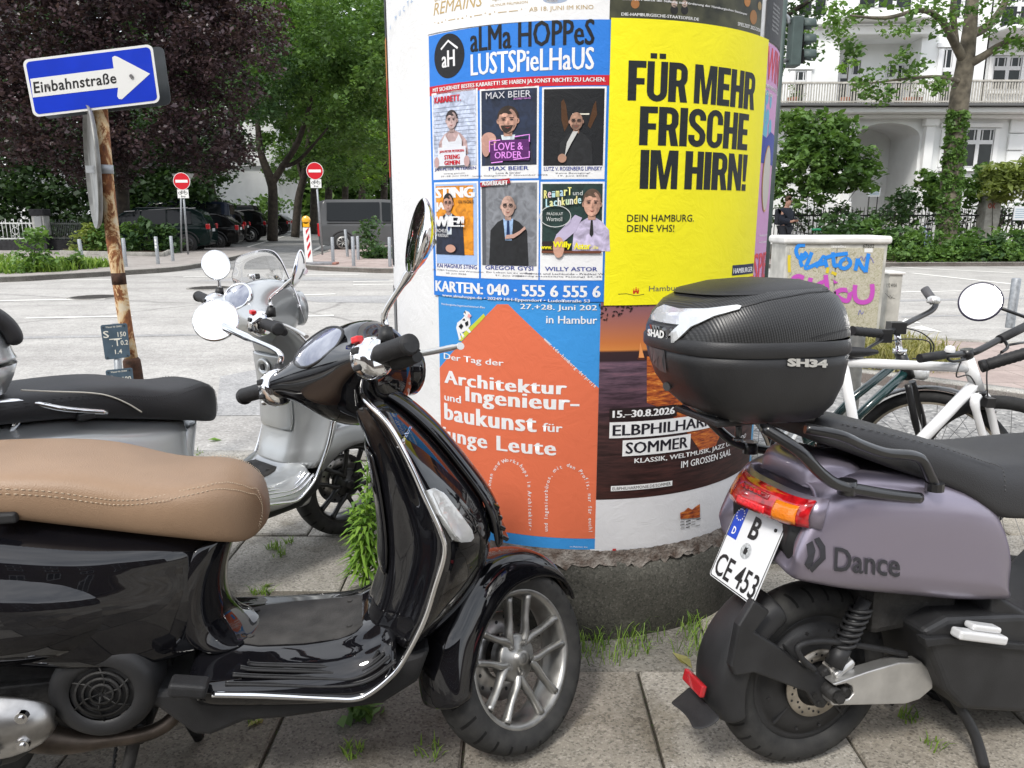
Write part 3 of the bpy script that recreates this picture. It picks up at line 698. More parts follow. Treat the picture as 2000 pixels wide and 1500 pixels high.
A,X,Z=card(941,353,1053,545,'GREGOR GYSI',['Ein Leben ist zu wenig','21. Juni 2026'])
A.rect((X(.03),Z(.86)),(X(.97),Z(.02)),phm((0.20,0.21,0.23)),1);A.rect((X(.03),Z(.86)),(X(.10),Z(.02)),(0.10,0.105,0.12),2)
person_pic(A,X,Z,.50,.255,.115,.105,(0.55,0.36,0.29),(0.4,0.38,0.36),(0.012,0.013,0.017),(0.30,0.44,0.66),(0.012,0.03,0.10),bald=True,glasses=True,bottom=.855,lay=3,shw=.34)
A.poly([(X(.45),Z(.585)),(X(.47),Z(.545)),(X(.60),Z(.535)),(X(.70),Z(.50)),(X(.78),Z(.455)),(X(.80),Z(.48)),(X(.70),Z(.535)),(X(.60),Z(.575))],(0.52,0.32,0.26),9)
A.poly([(X(.02),Z(.06)),(X(.01),Z(.015)),(X(.53),Z(-.025)),(X(.54),Z(.025))],(0.38,0.02,0.03),9);A.text('AUSVERKAUFT',(X(.05),Z(.045)),(X(.50),Z(-.002)),WHITE,10,bold=.04)
A.done('portrait_card',p,'grey portrait card of a bald man in a black suit, arms folded')
A,X,Z=card(1056,355,1178,547,'WILLY ASTOR',['Reimart und Lachkunde - Prädikat Wortvoll','(ständig aktualisierte Fassung) 24.-25. Juni 2026'])
A.rect((X(.03),Z(.72)),(X(.97),Z(.02)),phm((0.016,0.04,0.035)),1);A.rect((X(.03),Z(.70)),(X(.45),Z(.60)),(0.03,0.02,0.02),2);A.rect((X(.03),Z(.72)),(X(.97),Z(.695)),(0.16,0.055,0.03),9)
person_pic(A,X,Z,.81,.22,.13,.125,(0.58,0.33,0.24),(0.12,0.075,0.05),(0.52,0.46,0.62),None,(0.02,0.02,0.02),bottom=.70,lay=3,shw=.30)
A.poly([(X(.22),Z(.60)),(X(.26),Z(.53)),(X(.55),Z(.33)),(X(.66),Z(.36)),(X(.56),Z(.50)),(X(.34),Z(.62))],(0.50,0.44,0.60),4);A.ell((X(.30),Z(.66)),.016,.03,(0.58,0.33,0.24),10)
for k,(ch,c)in enumerate(zip('ReimarT',[(0.8,0.75,0.25),(0.75,0.55,0.6),(0.45,0.7,0.75),(0.75,0.75,0.3),(0.45,0.65,0.8),(0.8,0.8,0.3),(0.8,0.75,0.25)])):A.text(ch,(X(.06+k*.062),Z(.165-.005*k)),(X(.115+k*.062),Z((.085 if ch in 'RT' else.105)-.005*k)),c,11,bold=.03)
for k,(ch,c)in enumerate(zip('Lachkunde',[(0.5,0.75,0.8),(0.8,0.8,0.4),(0.5,0.75,0.8),(0.8,0.8,0.7),(0.8,0.75,0.3),(0.6,0.75,0.5),(0.75,0.75,0.7),(0.8,0.7,0.3),(0.5,0.75,0.8)])):A.text(ch,(X(.09+k*.062),Z(.25-.004*k)),(X(.145+k*.062),Z((.17 if ch in 'Lhkd' else.195)-.004*k)),c,11,bold=.03)
A.text('und',(X(.51),Z(.135)),(X(.66),Z(.09)),(0.6,0.62,0.6),11);A.poly(band(arcp(X(.24),Z(.345),.045,.031,0,360,24),arcp(X(.24),Z(.345),.043,.029,0,360,24)),(0.6,0.62,0.6),11)
A.text('PRÄDIKAT',(X(.11),Z(.335)),(X(.36),Z(.30)),(0.6,0.62,0.6),11);A.text('Wortvoll',(X(.10),Z(.395)),(X(.35),Z(.35)),(0.6,0.62,0.6),11)
A.text('www.',(X(.02),Z(.68)),(X(.20),Z(.65)),YEL,12,bold=.02);A.text('Willy',(X(.21),Z(.68)),(X(.50),Z(.60)),YEL,12,bold=.03);A.text('Astor',(X(.54),Z(.68)),(X(.80),Z(.61)),YEL,12,bold=.03);A.text('.de',(X(.81),Z(.675)),(X(.92),Z(.64)),YEL,12)
A.done('portrait_card',p,'blackboard portrait card of a man in a lilac shirt and tie')
# ---------------- architecture poster
aL,aR=cyl(862,800)[0],cyl(1172,800)[0];zt=cyl(1000,588)[1];zb=cyl(1176,1093)[1]
p=paper('poster',[(aL,zb),(aR,zb),(aR,zt+.03),(aL,zt+.03)],SKYB,.003,'orange and blue poster in the shape of a gabled house')
a=Art(.003);zo=cyl(1100,1050)[1]
a.poly([(aL,zo),(aR,zo),(aR,cyl(1167,761)[1]),cyl(993,594),cyl(972,594),(aL,cyl(860,718)[1])],ORG,1)
a.px('Der Tag der',869,704,689,985,WHITE,lay=2,bold=.012);a.px('Architektur',870,747,722,1108,WHITE,lay=2,bold=.03,spacing=1.12);a.px('und',870,781,767,902,WHITE,lay=2,bold=.015)
a.px('Ingenieur-',911,792,754,1132,WHITE,lay=2,bold=.03,spacing=1.1);a.px('baukunst',870,818,786,1049,WHITE,lay=2,bold=.03,spacing=1.1);a.px('für',1060,842,825,1099,WHITE,lay=2,bold=.015);a.px('junge Leute',866,866,830,1087,WHITE,lay=2,bold=.025,spacing=1.1)
a.px('27.+28. Juni 202',1017,606,593,1166,WHITE,lay=2,bold=.01);a.px('in Hambur',1067,631,616,1166,WHITE,lay=2,bold=.01)
a.px('Hamburgische Ingenieurkammer-Bau',864,596,591,948,WHITE,lay=2)
a.path('www.tda-hamburg.de/proje',[cyl(1062,663),cyl(1162,757)],.0145,WHITE,2,.008)
a.path('Aktionen und Workshops in Architektur-',[cyl(960,975),cyl(960,945)]+[cyl(u,v)for u,v in((964,925),(975,908),(995,900),(1014,908),(1026,925),(1031,945))]+[cyl(1034,1036)],.0175,WHITE,2,.012)
a.path('und Ingenieurbüros, mit den Profis, nur für euch!',[cyl(1070,1038),cyl(1070,955)]+[cyl(u,v)for u,v in((1075,935),(1087,918),(1108,910),(1130,920),(1143,938),(1148,957))]+[cyl(1150,1040)],.0165,WHITE,2,.012)
c0=cyl(905,925);a.ell(c0,.04,.05,SKYB,2,30);a.rect((c0[0]-.04,cyl(905,985)[1]),(c0[0]+.04,c0[1]),SKYB,2);c1=cyl(925,943);a.poly(band(arcp(c1[0],c1[1],.013,.013,0,360,20),arcp(c1[0],c1[1],.006,.006,0,360,20)),ORG,3)
def pp(pts,col,lay):a.poly([cyl(u,v)for u,v in pts],col,lay)
pp([(897,664),(902,655),(930,628),(946,612),(949,618),(934,634),(903,666)],(0.55,0.6,0.05),2)
pp([(893,640),(895,630),(905,622),(913,612),(919,616),(921,634),(913,645),(901,651)],WHITE,3)
for q in([(893,640),(897,640),(903,662),(899,664)],[(901,650),(905,650),(909,656),(906,660)],[(912,644),(916,640),(922,648),(918,650)]):pp(q,WHITE,3)
pp([(907,613),(911,606),(918,609),(923,617),(918,621),(912,619)],WHITE,4);pp([(917,612),(923,616),(919,621),(915,618)],(0.75,0.35,0.35),5)
for q in([(898,637),(903,631),(907,636),(903,643)],[(910,630),(916,626),(917,634),(912,637)],[(905,625),(909,621),(911,626)],[(908,609),(911,607),(912,613)]):pp(q,BLACK,5)
a.px('im Rahmen des',1113,1068,1065,1147,WHITE,lay=2);a.px('www.architektursommer.de',1086,1078,1074,1146,WHITE,lay=2)
for k in range(4):a.rect((cyl(1152,1073)[0],cyl(1152,1074+k*4)[1]),(cyl(1174,1073)[0],cyl(1152,1071.5+k*4)[1]),WHITE,2)
a.done('lettering',p)
# ---------------- concert poster with the sunset photo
def sunset_mat():
 m,N,L,b=nodes_of('printed_sunset_photo');b.inputs['Roughness'].default_value=0.55;b.inputs['Specular IOR Level'].default_value=0.3
 tc=N.new('ShaderNodeTexCoord');sx=N.new('ShaderNodeSeparateXYZ');L.new(tc.outputs['Object'],sx.inputs[0])
 zt_,zb_=cyl(1200,590)[1],cyl(1200,970)[1]
 mr=N.new('ShaderNodeMapRange');mr.inputs['From Min'].default_value=zt_;mr.inputs['From Max'].default_value=zb_;L.new(sx.outputs[2],mr.inputs['Value'])
 sky=ramp(N,L,mr.outputs[0],[(0.0,(0.20,0.10,0.13)),(0.10,(0.33,0.12,0.09)),(0.2,(0.50,0.16,0.045)),(0.235,(0.58,0.21,0.05)),(0.245,(0.035,0.018,0.02)),(0.29,(0.03,0.016,0.02)),(0.30,(0.12,0.075,0.105)),(0.5,(0.075,0.04,0.055)),(0.62,(0.05,0.025,0.025)),(1.0,(0.035,0.014,0.012))])
 mp=N.new('ShaderNodeMapping');mp.inputs['Scale'].default_value=(6,6,55);L.new(tc.outputs['Object'],mp.inputs[0])
 w=noise(N,L,mp.outputs[0],1.6,5,0.7);rip=ramp(N,L,w,[(0.35,(0.45,)*3),(0.5,(1.0,)*3),(0.7,(1.9,1.6,1.5))])
 low=ramp(N,L,mr.outputs[0],[(0.29,(0,0,0)),(0.31,(1,1,1))])
 c=mixc(N,L,low,sky,mixc(N,L,1.0,sky,rip,'MULTIPLY'));L.new(c,b.inputs['Base Color']);return m
def glow_mat():
 m,N,L,b=nodes_of('printed_water_glow');b.inputs['Roughness'].default_value=0.55
 tc=N.new('ShaderNodeTexCoord');mp=N.new('ShaderNodeMapping');mp.inputs['Scale'].default_value=(10,10,50);L.new(tc.outputs['Object'],mp.inputs[0])
 w=noise(N,L,mp.outputs[0],2.2,6,0.7);L.new(ramp(N,L,w,[(0.34,(0.05,0.012,0.008)),(0.46,(0.28,0.05,0.012)),(0.6,(0.55,0.15,0.02)),(0.72,(0.8,0.45,0.12))]),b.inputs['Base Color']);return m
eL,eR=cyl(1168,800)[0],cyl(1462,890)[0];zb=cyl(1180,1093)[1];zt=cyl(1180,580)[1]
p=paper('poster',[(eL,zb),(eR,zb),(eR,zt),(eL,zt)],(0.70,0.70,0.72),.004,'concert poster with a dark sunset photo over water and a white foot')
a=Art(.004);zs=cyl(1173,975)[1];SUN_M=sunset_mat();GL=glow_mat()
a.rect((eL,zs),(eR,zt),SUN_M,1)
a.poly([cyl(1262,695),cyl(1262,786),cyl(1300,800),cyl(1345,850),cyl(1365,880),cyl(1395,870),cyl(1408,840),cyl(1380,780),cyl(1340,700)],GL,2)
a.poly([cyl(1244,702),cyl(1258,702),cyl(1259,699),cyl(1243,698)],(0.1,0.03,0.02),3);a.poly([cyl(1246,698),cyl(1257,698),cyl(1249,668)],(0.75,0.30,0.10),3)
rnd=random.Random(9)
for k in range(60):
 u=1170+95*rnd.random()**1.3;v=588+36*rnd.random()*(1.15-(u-1170)/100);c=cyl(u,v);an=rnd.uniform(0,PI);l=.006
 a.poly([(c[0]-l*math.cos(an),c[1]-l*math.sin(an)),(c[0]+.002*math.sin(an),c[1]-.002*math.cos(an)),(c[0]+l*math.cos(an),c[1]+l*math.sin(an)),(c[0]-.002*math.sin(an),c[1]+.002*math.cos(an))],(0.02,0.012,0.012),4)
def pbox(ul,vb,vt,ur,col,lay):
 q=cyl(ul,vb);t=cyl(ul,vt);r_=cyl(ur,(vb+vt)/2);a.rect((q[0],q[1]),(r_[0],t[1]),col,lay)
pbox(1189,820,797,1319,(0.02,0.015,0.015),5);a.px('15.–30.8.2026',1195,815,801,1315,WHITE,lay=6,bold=.03)
e0,e1=cyl(1195,850),cyl(1392,830);ee=e0[0]+(e1[0]-e0[0])*1.36
q0,q1=cyl(1189,855),cyl(1189,824);a.rect((q0[0],q0[1]),(min(ee+.008,eR-.005),q1[1]),WHITE,5)
a.text('ELBPHILHARMONIE',(e0[0],e0[1]),(min(ee,eR-.01),cyl(1195,829)[1]),(0.015,0.013,0.02),6,bold=.018)
pbox(1214,890,859,1345,WHITE,5);a.px('SOMMER',1220,885,863,1340,(0.015,0.013,0.02),lay=6,bold=.018)
a.px('KLASSIK, WELTMUSIK, JAZZ UND FADO',1237,906,894,1450,WHITE,lay=6,bold=.014,dv=-10);a.px('IM GROSSEN SAAL',1327,913,900,1422,WHITE,lay=6,bold=.014,dv=-4)
pbox(1192,958,948,1310,WHITE,5);a.px('ELBPHILHARMONIE.DE/SOMMER',1195,956,950,1307,BLACK,lay=6)
a.poly([cyl(1326,1012),cyl(1364,1009),cyl(1364,983),cyl(1356,988),cyl(1349,994),cyl(1341,990),cyl(1334,997),cyl(1326,1000)],GL,5)
for(u,v,l,dk)in((1326,1018,8,.2),(1337,1017,9,.02),(1348,1018,7,.3),(1357,1014,8,.02),(1326,1024,8,.1),(1337,1023,9,.02),(1347,1024,8,.3),(1326,1030,9,.35),(1337,1029,7,.02),(1356,1026,8,.3)):pbox(u,v+1,v-.8,u+l,(dk,)*3,5)
a.px('KÜHNE STIFTUNG',1207,1078,1070,1230,(0.25,0.25,0.28),lay=5);a.px('Julius Bär',1237,1075,1069,1266,(0.25,0.25,0.28),lay=5);a.px('ROLEX',1273,1070,1066,1290,(0.25,0.25,0.28),lay=5);pbox(1195,1078,1070,1202,(0.5,0.05,0.05),5)
a.done('lettering',p)
# ---------------- strip of an older ticket poster under it
zc,zd=cyl(1200,1110)[1],zb+.01;p=paper('poster',[(cyl(1192,1100)[0],zc),(cyl(1460,1040)[0],zc),(cyl(1460,1040)[0],zd),(cyl(1192,1100)[0],zd)],(0.42,0.50,0.48),.0028,'thin greenish strip of an older poster below the sunset poster')
a=Art(.0028);a.px('Tickets: livenation.de / ticketmaster.de / eventim.de',1200,1105,1101,1338,BLACK,dv=-4);a.done('lettering',p)
p=paper('poster',[(aL,zc+.012),(eL,zc+.012),(eL,zb+.01),(aL,zb+.01)],(0.30,0.42,0.44),.0022,'thin blue-green strip of an older poster below the orange house')
# ---------------- yellow poster
yL,yR=cyl(1186,300)[0],cyl(1482,300)[0];zt=cyl(1186,36)[1];zb=cyl(1185,596)[1]
p=paper('poster',[(yL,zb),(yR,zb),(yR,zt),(yL,zt)],YEL,.008,'bright yellow poster with a heavy black headline')
a=Art(.008);BK=(0.016,0.02,0.022)
headline(a,'FÜR MEHR',1224,197,119,1471,BK);headline(a,'FRISCHE',1246,284,208,1457,BK);headline(a,'IM HIRN!',1247,369,293,1454,BK)
a.px('DEIN HAMBURG.',1223,433,419,1352,BK,bold=.005);a.px('DEINE VHS!',1223,453,439,1314,BK,bold=.005)
pbox(1425,538,518,1466,NAVY,1);a.px('HAMBURGER',1427,534,524,1464,WHITE,lay=2,bold=.03);pbox(1397,552,546,1465,RED,1)
a.px('Hamburg',1265,572,558,1329,(0.12,0.12,0.10));RC=(0.65,0.02,0.02)
cx0,cz0=cyl(1240,573);u_=.0085
for x0_,x1_,h_ in((-1,-.55,1.35),(-.25,.25,1.75),(.55,1,1.35)):a.rect((cx0+x0_*u_,cz0+u_*.6),(cx0+x1_*u_,cz0+h_*u_),RC,2)
a.rect((cx0-u_,cz0),(cx0-.3*u_,cz0+u_*.85),RC,1);a.rect((cx0+.3*u_,cz0),(cx0+u_,cz0+u_*.85),RC,1);a.rect((cx0-.3*u_,cz0+.55*u_),(cx0+.3*u_,cz0+u_*.85),RC,1)
for k in(-.78,0,.78):a.ell((cx0+k*u_,cz0+(2.05 if k==0 else 1.65)*u_),.0016,.0016,RC,1,8)
a.poly(thickline([cyl(1206,574),cyl(1222,573),cyl(1240,577),cyl(1256,574)],.0014),BK,1)
a.done('lettering',p)
# ---------------- opera poster at the top right, pink poster, edge posters
op=mat('printed_dark_meadow',(0.012,0.014,0.008),0.55,nscale=14,col2=(0.085,0.085,0.045),detail=9)
p=paper('poster',[(cyl(1190,38)[0],cyl(1190,38)[1]),(cyl(1484,62)[0],cyl(1190,38)[1]),(cyl(1484,62)[0],2.5),(cyl(1190,38)[0],2.5)],op,.0025,'dark opera poster with a meadow photo at the top of the column')
a=Art(.0025);a.px('DIE-HAMBURGISCHE-STAATSOPER.DE',1213,31,25,1364,WHITE,bold=.015,dv=3);a.px('SPIELZEIT 2025/2026',1439,50,43,1484,WHITE,bold=.015,dv=2);a.px('Gefördert durch die Stiftung zur Förderung der Hamburgischen Staatsoper',1213,2,-4,1459,WHITE,bold=.015,dv=8)
for(u,v,rr,c)in((1240,8,.012,(0.35,0.15,0.05)),(1458,2,.016,(0.42,0.18,0.05)),(1470,34,.02,(0.32,0.15,0.05)),(1482,12,.012,(0.3,0.2,0.08)),(1316,20,.012,(0.02,0.02,0.02)),(1336,20,.012,(0.02,0.02,0.02)),(1316,8,.009,(0.4,0.3,0.25)),(1336,8,.009,(0.4,0.3,0.25))):a.ell(cyl(u,v),rr,rr,c,1,14)
a.done('lettering',p)
p=paper('poster',[(yR-.02,zt),(yR+.45,zt),(yR+.45,2.5),(yR-.02,2.5)],(0.014,0.014,0.016),.003,'black poster with small white print on the right edge of the column')
a=Art(.003);
for k in range(7):a.text('Kaltstarters Bühnenfest',(yR+.035,zt+.035+k*.012),(yR+.12,zt+.042+k*.012),(0.5,0.5,0.5),1)
a.rect((yR+.10,zt+.16),(yR+.16,zt+.26),(0.03,0.3,0.6),1);a.done('lettering',p)
p=paper('poster',[(yR-.02,zb-.05),(yR+.5,zb-.05),(yR+.5,zt-.005),(yR-.02,zt-.005)],PINK,.0035,'lilac poster with red letters and a beige oval beside the yellow one')
a=Art(.0035);RL=(0.72,0.05,0.08)
def zz_(v):return cyl(1495,v)[1]
a.text('WINTER',(yR+.008,zz_(155)),(yR+.34,zz_(88)),RL,1,bold=.01);a.text('Internationales Tanzfest',(yR+.006,zz_(172)),(yR+.25,zz_(160)),WHITE,1,bold=.01);a.text('für Kinder',(yR+.006,zz_(186)),(yR+.10,zz_(176)),WHITE,1,bold=.01)
for(dx,v,rx,rz)in((.03,190,.016,.022),(.012,222,.02,.03),(.05,228,.018,.024),(.075,196,.012,.02),(.035,256,.022,.03),(.09,250,.02,.03)):a.ell((yR+dx,zz_(v)),rx,rz,(0.12,0.42,0.58),1,18)
a.poly([(yR-.02,zz_(262)),(yR+.05,zz_(270)),(yR+.10,zz_(255)),(yR+.3,zz_(262)),(yR+.3,zz_(320)),(yR-.02,zz_(320))],(0.012,0.035,0.32),2)
a.ell((yR+.085,zz_(350)),.05,.105,(0.66,0.33,0.06),3,30);a.ell((yR+.085,zz_(350)),.045,.10,(0.55,0.52,0.46),4,30)
a.text('SPIEL',(yR+.004,zz_(541)),(yR+.26,zz_(490)),RL,1,bold=.02);a.text('Hamburg im Sommer',(yR+.05,zz_(462)),(yR+.22,zz_(456)),WHITE,1);a.text('auf Kampnagel',(yR+.05,zz_(474)),(yR+.2,zz_(468)),WHITE,1)
a.done('lettering',p)
zq=cyl(1470,840)[1]
p=paper('poster',[(eR-.01,.30),(eR+.5,.30),(eR+.5,zq+.1),(eR-.01,zq+.1)],(0.10,0.36,0.62),.0032,'blue poster with white shapes low on the right edge of the column')
a=Art(.0032)
for dx,v in((.02,878),(.06,884),(.1,880)):a.rect((eR+dx,cyl(1470,v)[1]-.003),(eR+dx+.028,cyl(1470,v)[1]+.003),WHITE,1);a.rect((eR+dx+.011,cyl(1470,v)[1]-.012),(eR+dx+.017,cyl(1470,v)[1]+.012),WHITE,2)
a.rect((eR-.01,.30),(eR+.5,cyl(1465,902)[1]),(0.03,0.12,0.06),1);a.rect((eR+.05,.30),(eR+.5,cyl(1465,915)[1]),(0.6,0.12,0.03),2);a.done('lettering',p)
lf=cyl(766,400)[0]
p=paper('poster',[(lf-.5,cyl(800,525)[1]),(lf+.015,cyl(800,525)[1]),(lf+.01,2.5),(lf-.5,2.5)],(0.03,0.035,0.04),.003,'dark poster wrapped round the left edge of the column')
a=Art(.003);a.rect((lf-.5,cyl(800,340)[1]),(lf+.012,cyl(800,130)[1]),(0.45,0.05,0.03),1);a.rect((lf-.1,cyl(800,130)[1]),(lf+.008,cyl(800,40)[1]),(0.5,0.2,0.05),1);a.done('picture',p)
p=paper('poster',[(lf-.4,cyl(800,690)[1]),(lf+.04,cyl(800,690)[1]),(lf+.04,cyl(800,572)[1]),(lf-.4,cyl(800,572)[1])],(0.16,0.165,0.17),.003,'small grey poster scrap low on the left edge of the column')
a=Art(.0008);BS=(0.15,0.35,0.66)
for k,(u,v)in enumerate(((762,58),(772,40),(780,30),(788,22),(796,12),(803,4))):
 a.path('AMUCTZ'[k],[cyl(u-4,v+5),cyl(u+8,v-4)],.022,BS,1,-.012)
a.done('scribble',column,'pale blue pen scribble on the white paper')
# === LOCAL FRAMES FOR VEHICLES
class LF:
 """local frame from a 4x4 matrix; x forward, y left, z up"""
 def __init__(self,Mx):self.M=Mx;self.I=Mx.inverted()
 def px(self,u,v,axis=1,val=0.0):
  e=self.I@EYE;d=(self.I.to_3x3()@ray(u,v));return e+d*((val-e[axis])/d[axis])
def pose(x,y,heading,z=0.0):return Matrix.Translation((x,y,z))@Matrix.Rotation(heading,4,'Z')
def steer_matrix(rake,delta,a0):
 ax=Vector((-math.sin(rake),0,math.cos(rake)));return Matrix.Translation(a0)@Matrix.Rotation(delta,4,ax)@Matrix.Translation(-a0)
# ====== VEHICLE MATERIALS
def tyre_mat(name,k=26,slant=9.0,lo=0.03):
 m,N,L,b=nodes_of(name);b.inputs['Roughness'].default_value=0.75;b.inputs['Specular IOR Level'].default_value=0.3
 tc=N.new('ShaderNodeTexCoord');s=N.new('ShaderNodeSeparateXYZ');L.new(tc.outputs['Object'],s.inputs[0])
 def mt(op,a,b_=None):
  n=N.new('ShaderNodeMath');n.operation=op
  for i,x in enumerate((a,b_)):
   if x is None:continue
   if isinstance(x,(int,float)):n.inputs[i].default_value=x
   else:L.new(x,n.inputs[i])
  return n.outputs[0]
 th=mt('ARCTAN2',s.outputs[2],s.outputs[0]);ay=mt('ABSOLUTE',s.outputs[1])
 ph=mt('ADD',mt('MULTIPLY',th,k/(2*PI)),mt('MULTIPLY',ay,slant));fr=mt('FRACT',ph)
 g=mt('LESS_THAN',fr,0.16);r=mt('SQRT',mt('ADD',mt('MULTIPLY',s.outputs[0],s.outputs[0]),mt('MULTIPLY',s.outputs[2],s.outputs[2])))
 tread=mt('GREATER_THAN',r,0.203);edge=mt('GREATER_THAN',ay,0.012);mask=mt('MULTIPLY',mt('MULTIPLY',g,tread),edge)
 n1=noise(N,L,tc.outputs['Object'],30,5,0.6);base=ramp(N,L,n1,[(0.3,(0.022,0.022,0.022)),(0.7,(0.042,0.041,0.039))])
 L.new(mixc(N,L,mask,base,(0.006,0.006,0.006)),b.inputs['Base Color'])
 inv=mt('SUBTRACT',1.0,mask);bump(N,L,b,inv,0.9,0.006);return m
TYRE=tyre_mat('tyre_rubber');TYRE2=tyre_mat('tyre_rubber_commuter',30,6.0)
def carpaint(name,col,metal=0.0,rough=0.35,flake=0.0,coat=1.0,dust=0.10):
 m,N,L,b=nodes_of(name);b.inputs['Metallic'].default_value=metal;b.inputs['Coat Weight'].default_value=coat;b.inputs['Coat Roughness'].default_value=0.025
 tc=N.new('ShaderNodeTexCoord');n1=noise(N,L,tc.outputs['Object'],6,6,0.7);n2=noise(N,L,tc.outputs['Object'],160,3,0.7)
 d=ramp(N,L,n1,[(0.45,(0,0,0)),(0.8,(dust,)*3)])
 L.new(mixc(N,L,d,tuple(col),(0.25,0.23,0.20)),b.inputs['Base Color'])
 b.inputs['Specular IOR Level'].default_value=0.5 if metal>0 else 0.0
 rr=ramp(N,L,n1,[(0.3,(max(.02,rough-.06),)*3),(0.75,(rough+.1,)*3)]);L.new(rr,b.inputs['Roughness'])
 cr_=ramp(N,L,n2,[(0.4,(0.015,)*3),(0.8,(0.06,)*3)]);L.new(cr_,b.inputs['Coat Roughness'])
 return m
BLACKP=carpaint('black_gloss_paint',(0.0045,0.0045,0.006),0.0,0.25,dust=0.016)
BLACKP.node_tree.nodes['Principled BSDF'].inputs['Coat IOR'].default_value=1.6
SILVP=carpaint('silver_grey_paint',(0.42,0.435,0.44),0.7,0.34,dust=0.06)
CHROME=mat('chrome',(0.78,0.78,0.79),0.07,1.0,rvar=0.05,nscale=40)
ALLOY=mat('grey_alloy',(0.33,0.325,0.31),0.42,0.85,noise=0.16,nscale=25,rvar=0.1)
ALLOY_DK=mat('dark_alloy',(0.06,0.06,0.06),0.35,0.7,noise=0.2,nscale=25)
STEEL=mat('brushed_steel',(0.42,0.41,0.40),0.32,1.0,noise=0.1,nscale=60)
RUB=mat('black_rubber',(0.014,0.014,0.015),0.62,noise=0.2,nscale=60,bump=0.15,bscale=300)
PLAST=mat('black_plastic',(0.017,0.017,0.018),0.5,noise=0.25,nscale=14,bump=0.12,bscale=500)
ENG=mat('engine_grey',(0.028,0.027,0.026),0.6,0.35,noise=0.5,nscale=20,bump=0.3,bscale=80)
EXH=mat('brown_exhaust_steel',(0.085,0.068,0.055),0.45,0.8,noise=0.4,nscale=18)
LENSC=mat('clear_lens',(0.62,0.63,0.63),0.10,0.25,coat=1.0,noise=0.12,nscale=30,bump=0.12,bscale=120)
MIRG=mat('mirror_glass',(0.9,0.9,0.9),0.015,1.0)
REDP=mat('red_switch',(0.65,0.01,0.015),0.35,coat=0.5)
AMBER=mat('amber_lens',(0.75,0.20,0.01),0.2,coat=1.0,bump=0.3,bscale=150)
def leather(name,col,bs=420,rough=0.5):
 m,N,L,b=nodes_of(name);b.inputs['Roughness'].default_value=rough
 tc=N.new('ShaderNodeTexCoord');v=tc.outputs['Object'];n1=noise(N,L,v,5,5,0.6);vo=N.new('ShaderNodeTexVoronoi');vo.inputs['Scale'].default_value=bs;L.new(v,vo.inputs['Vector'])
 L.new(mixc(N,L,1.0,tuple(col),ramp(N,L,n1,[(0.3,(0.86,0.85,0.84)),(0.7,(1.08,1.08,1.08))]),'MULTIPLY'),b.inputs['Base Color']);bump(N,L,b,vo.outputs['Distance'],0.25,0.002);return m
TAN=leather('tan_seat_leather',(0.275,0.178,0.110),rough=0.47);SEATB=leather('black_seat_vinyl',(0.022,0.022,0.024),rough=0.55)
THREAD=mat('pale_thread',(0.50,0.40,0.29),0.7)
# --- wheel: axis along local y, centre at the origin
def wheel(parent,Mw,R_t=.229,width=.115,rim=.172,style='twin',tyre=TYRE,rimm=ALLOY,disc=True,label=None):
 w=width/2
 o=obj('wheel',NB_wheel_rim(rim,w,style),rimm,parent);o.matrix_local=Mw
 bm=NB();k=R_t-rim
 prof=[(rim-.012,-w*.72),(rim+k*.08,-w*.86),(rim+k*.35,-w*.98),(rim+k*.62,-w*.98),(R_t-k*.18,-w*.84),(R_t-k*.06,-w*.62),(R_t,-w*.3),(R_t+.001,0)]
 prof=prof+[(r,-y)for r,y in prof[-2::-1]]
 lathe(bm,prof,'Y',72);fixn(bm)
 t=obj('tyre',bm,tyre,o)
 if disc:
  bm=NB();
  rings=[]
  for r,y in((.055,.036),(.11,.036),(.11,.041),(.055,.041)):rings.append((r,y))
  lathe(bm,rings+[rings[0]],'Y',40);fixn(bm)
  for k_ in range(20):disc_hole(bm,k_)
  obj('brake_disc',bm,[STEEL,PLAST],o)
 return o
def disc_hole(bm,k):
 a=2*PI*k/20;r=.085 if k%2 else.097;disc(bm,(r*math.cos(a),.0355,r*math.sin(a)),(0,-1,0),.005,8,0.0003,mi=1)
def NB_wheel_rim(rim,w,style):
 bm=NB()
 lathe(bm,[(rim,-w*.74),(rim-.004,-w*.80),(rim-.012,-w*.78),(rim-.018,-w*.62),(rim-.022,-w*.2),(rim-.022,w*.4),(rim-.012,w*.78),(rim,w*.74),(rim,-w*.74)],'Y',72)
 if style=='twin':
  for k in range(5):
   for e in(-1,1):
    a=2*PI*k/5+e*R(17)+R(10);a2=2*PI*k/5+e*R(13)+R(10);ai=2*PI*k/5+e*R(33)+R(10)
    P=spline([Vector((.046*math.cos(ai),-w*.34,.046*math.sin(ai))),Vector((.068*math.cos(ai*.55+a*.45),-w*.44,.068*math.sin(ai*.55+a*.45))),Vector((.10*math.cos(a),-w*.50,.10*math.sin(a))),Vector(((rim-.016)*math.cos(a2),-w*.58,(rim-.016)*math.sin(a2)))],4)
    tube(bm,P,[.0115,.0115,.011,.0105,.010,.0095,.009,.009,.0085,.0085,.009,.0095,.0105],8,sy=1.5,up=Vector((0,1,0)))
  lathe(bm,[(.001,-w*.78),(.016,-w*.78),(.020,-w*.70),(.022,-w*.55),(.052,-w*.48),(.060,-w*.38),(.060,w*.2),(.001,w*.2)],'Y',40)
  lathe(bm,[(.011,-w*.80),(.019,-w*.80),(.019,-w*.76)],'Y',24)
  for k in range(5):
   a=2*PI*k/5-PI/2;c=Vector((.040*math.cos(a),-w*.50,.040*math.sin(a)));disc(bm,c,(0,-1,0),.008,10,.007);disc(bm,c,(0,-1,0),.0045,6,.0095)
 fixn(bm);return bm
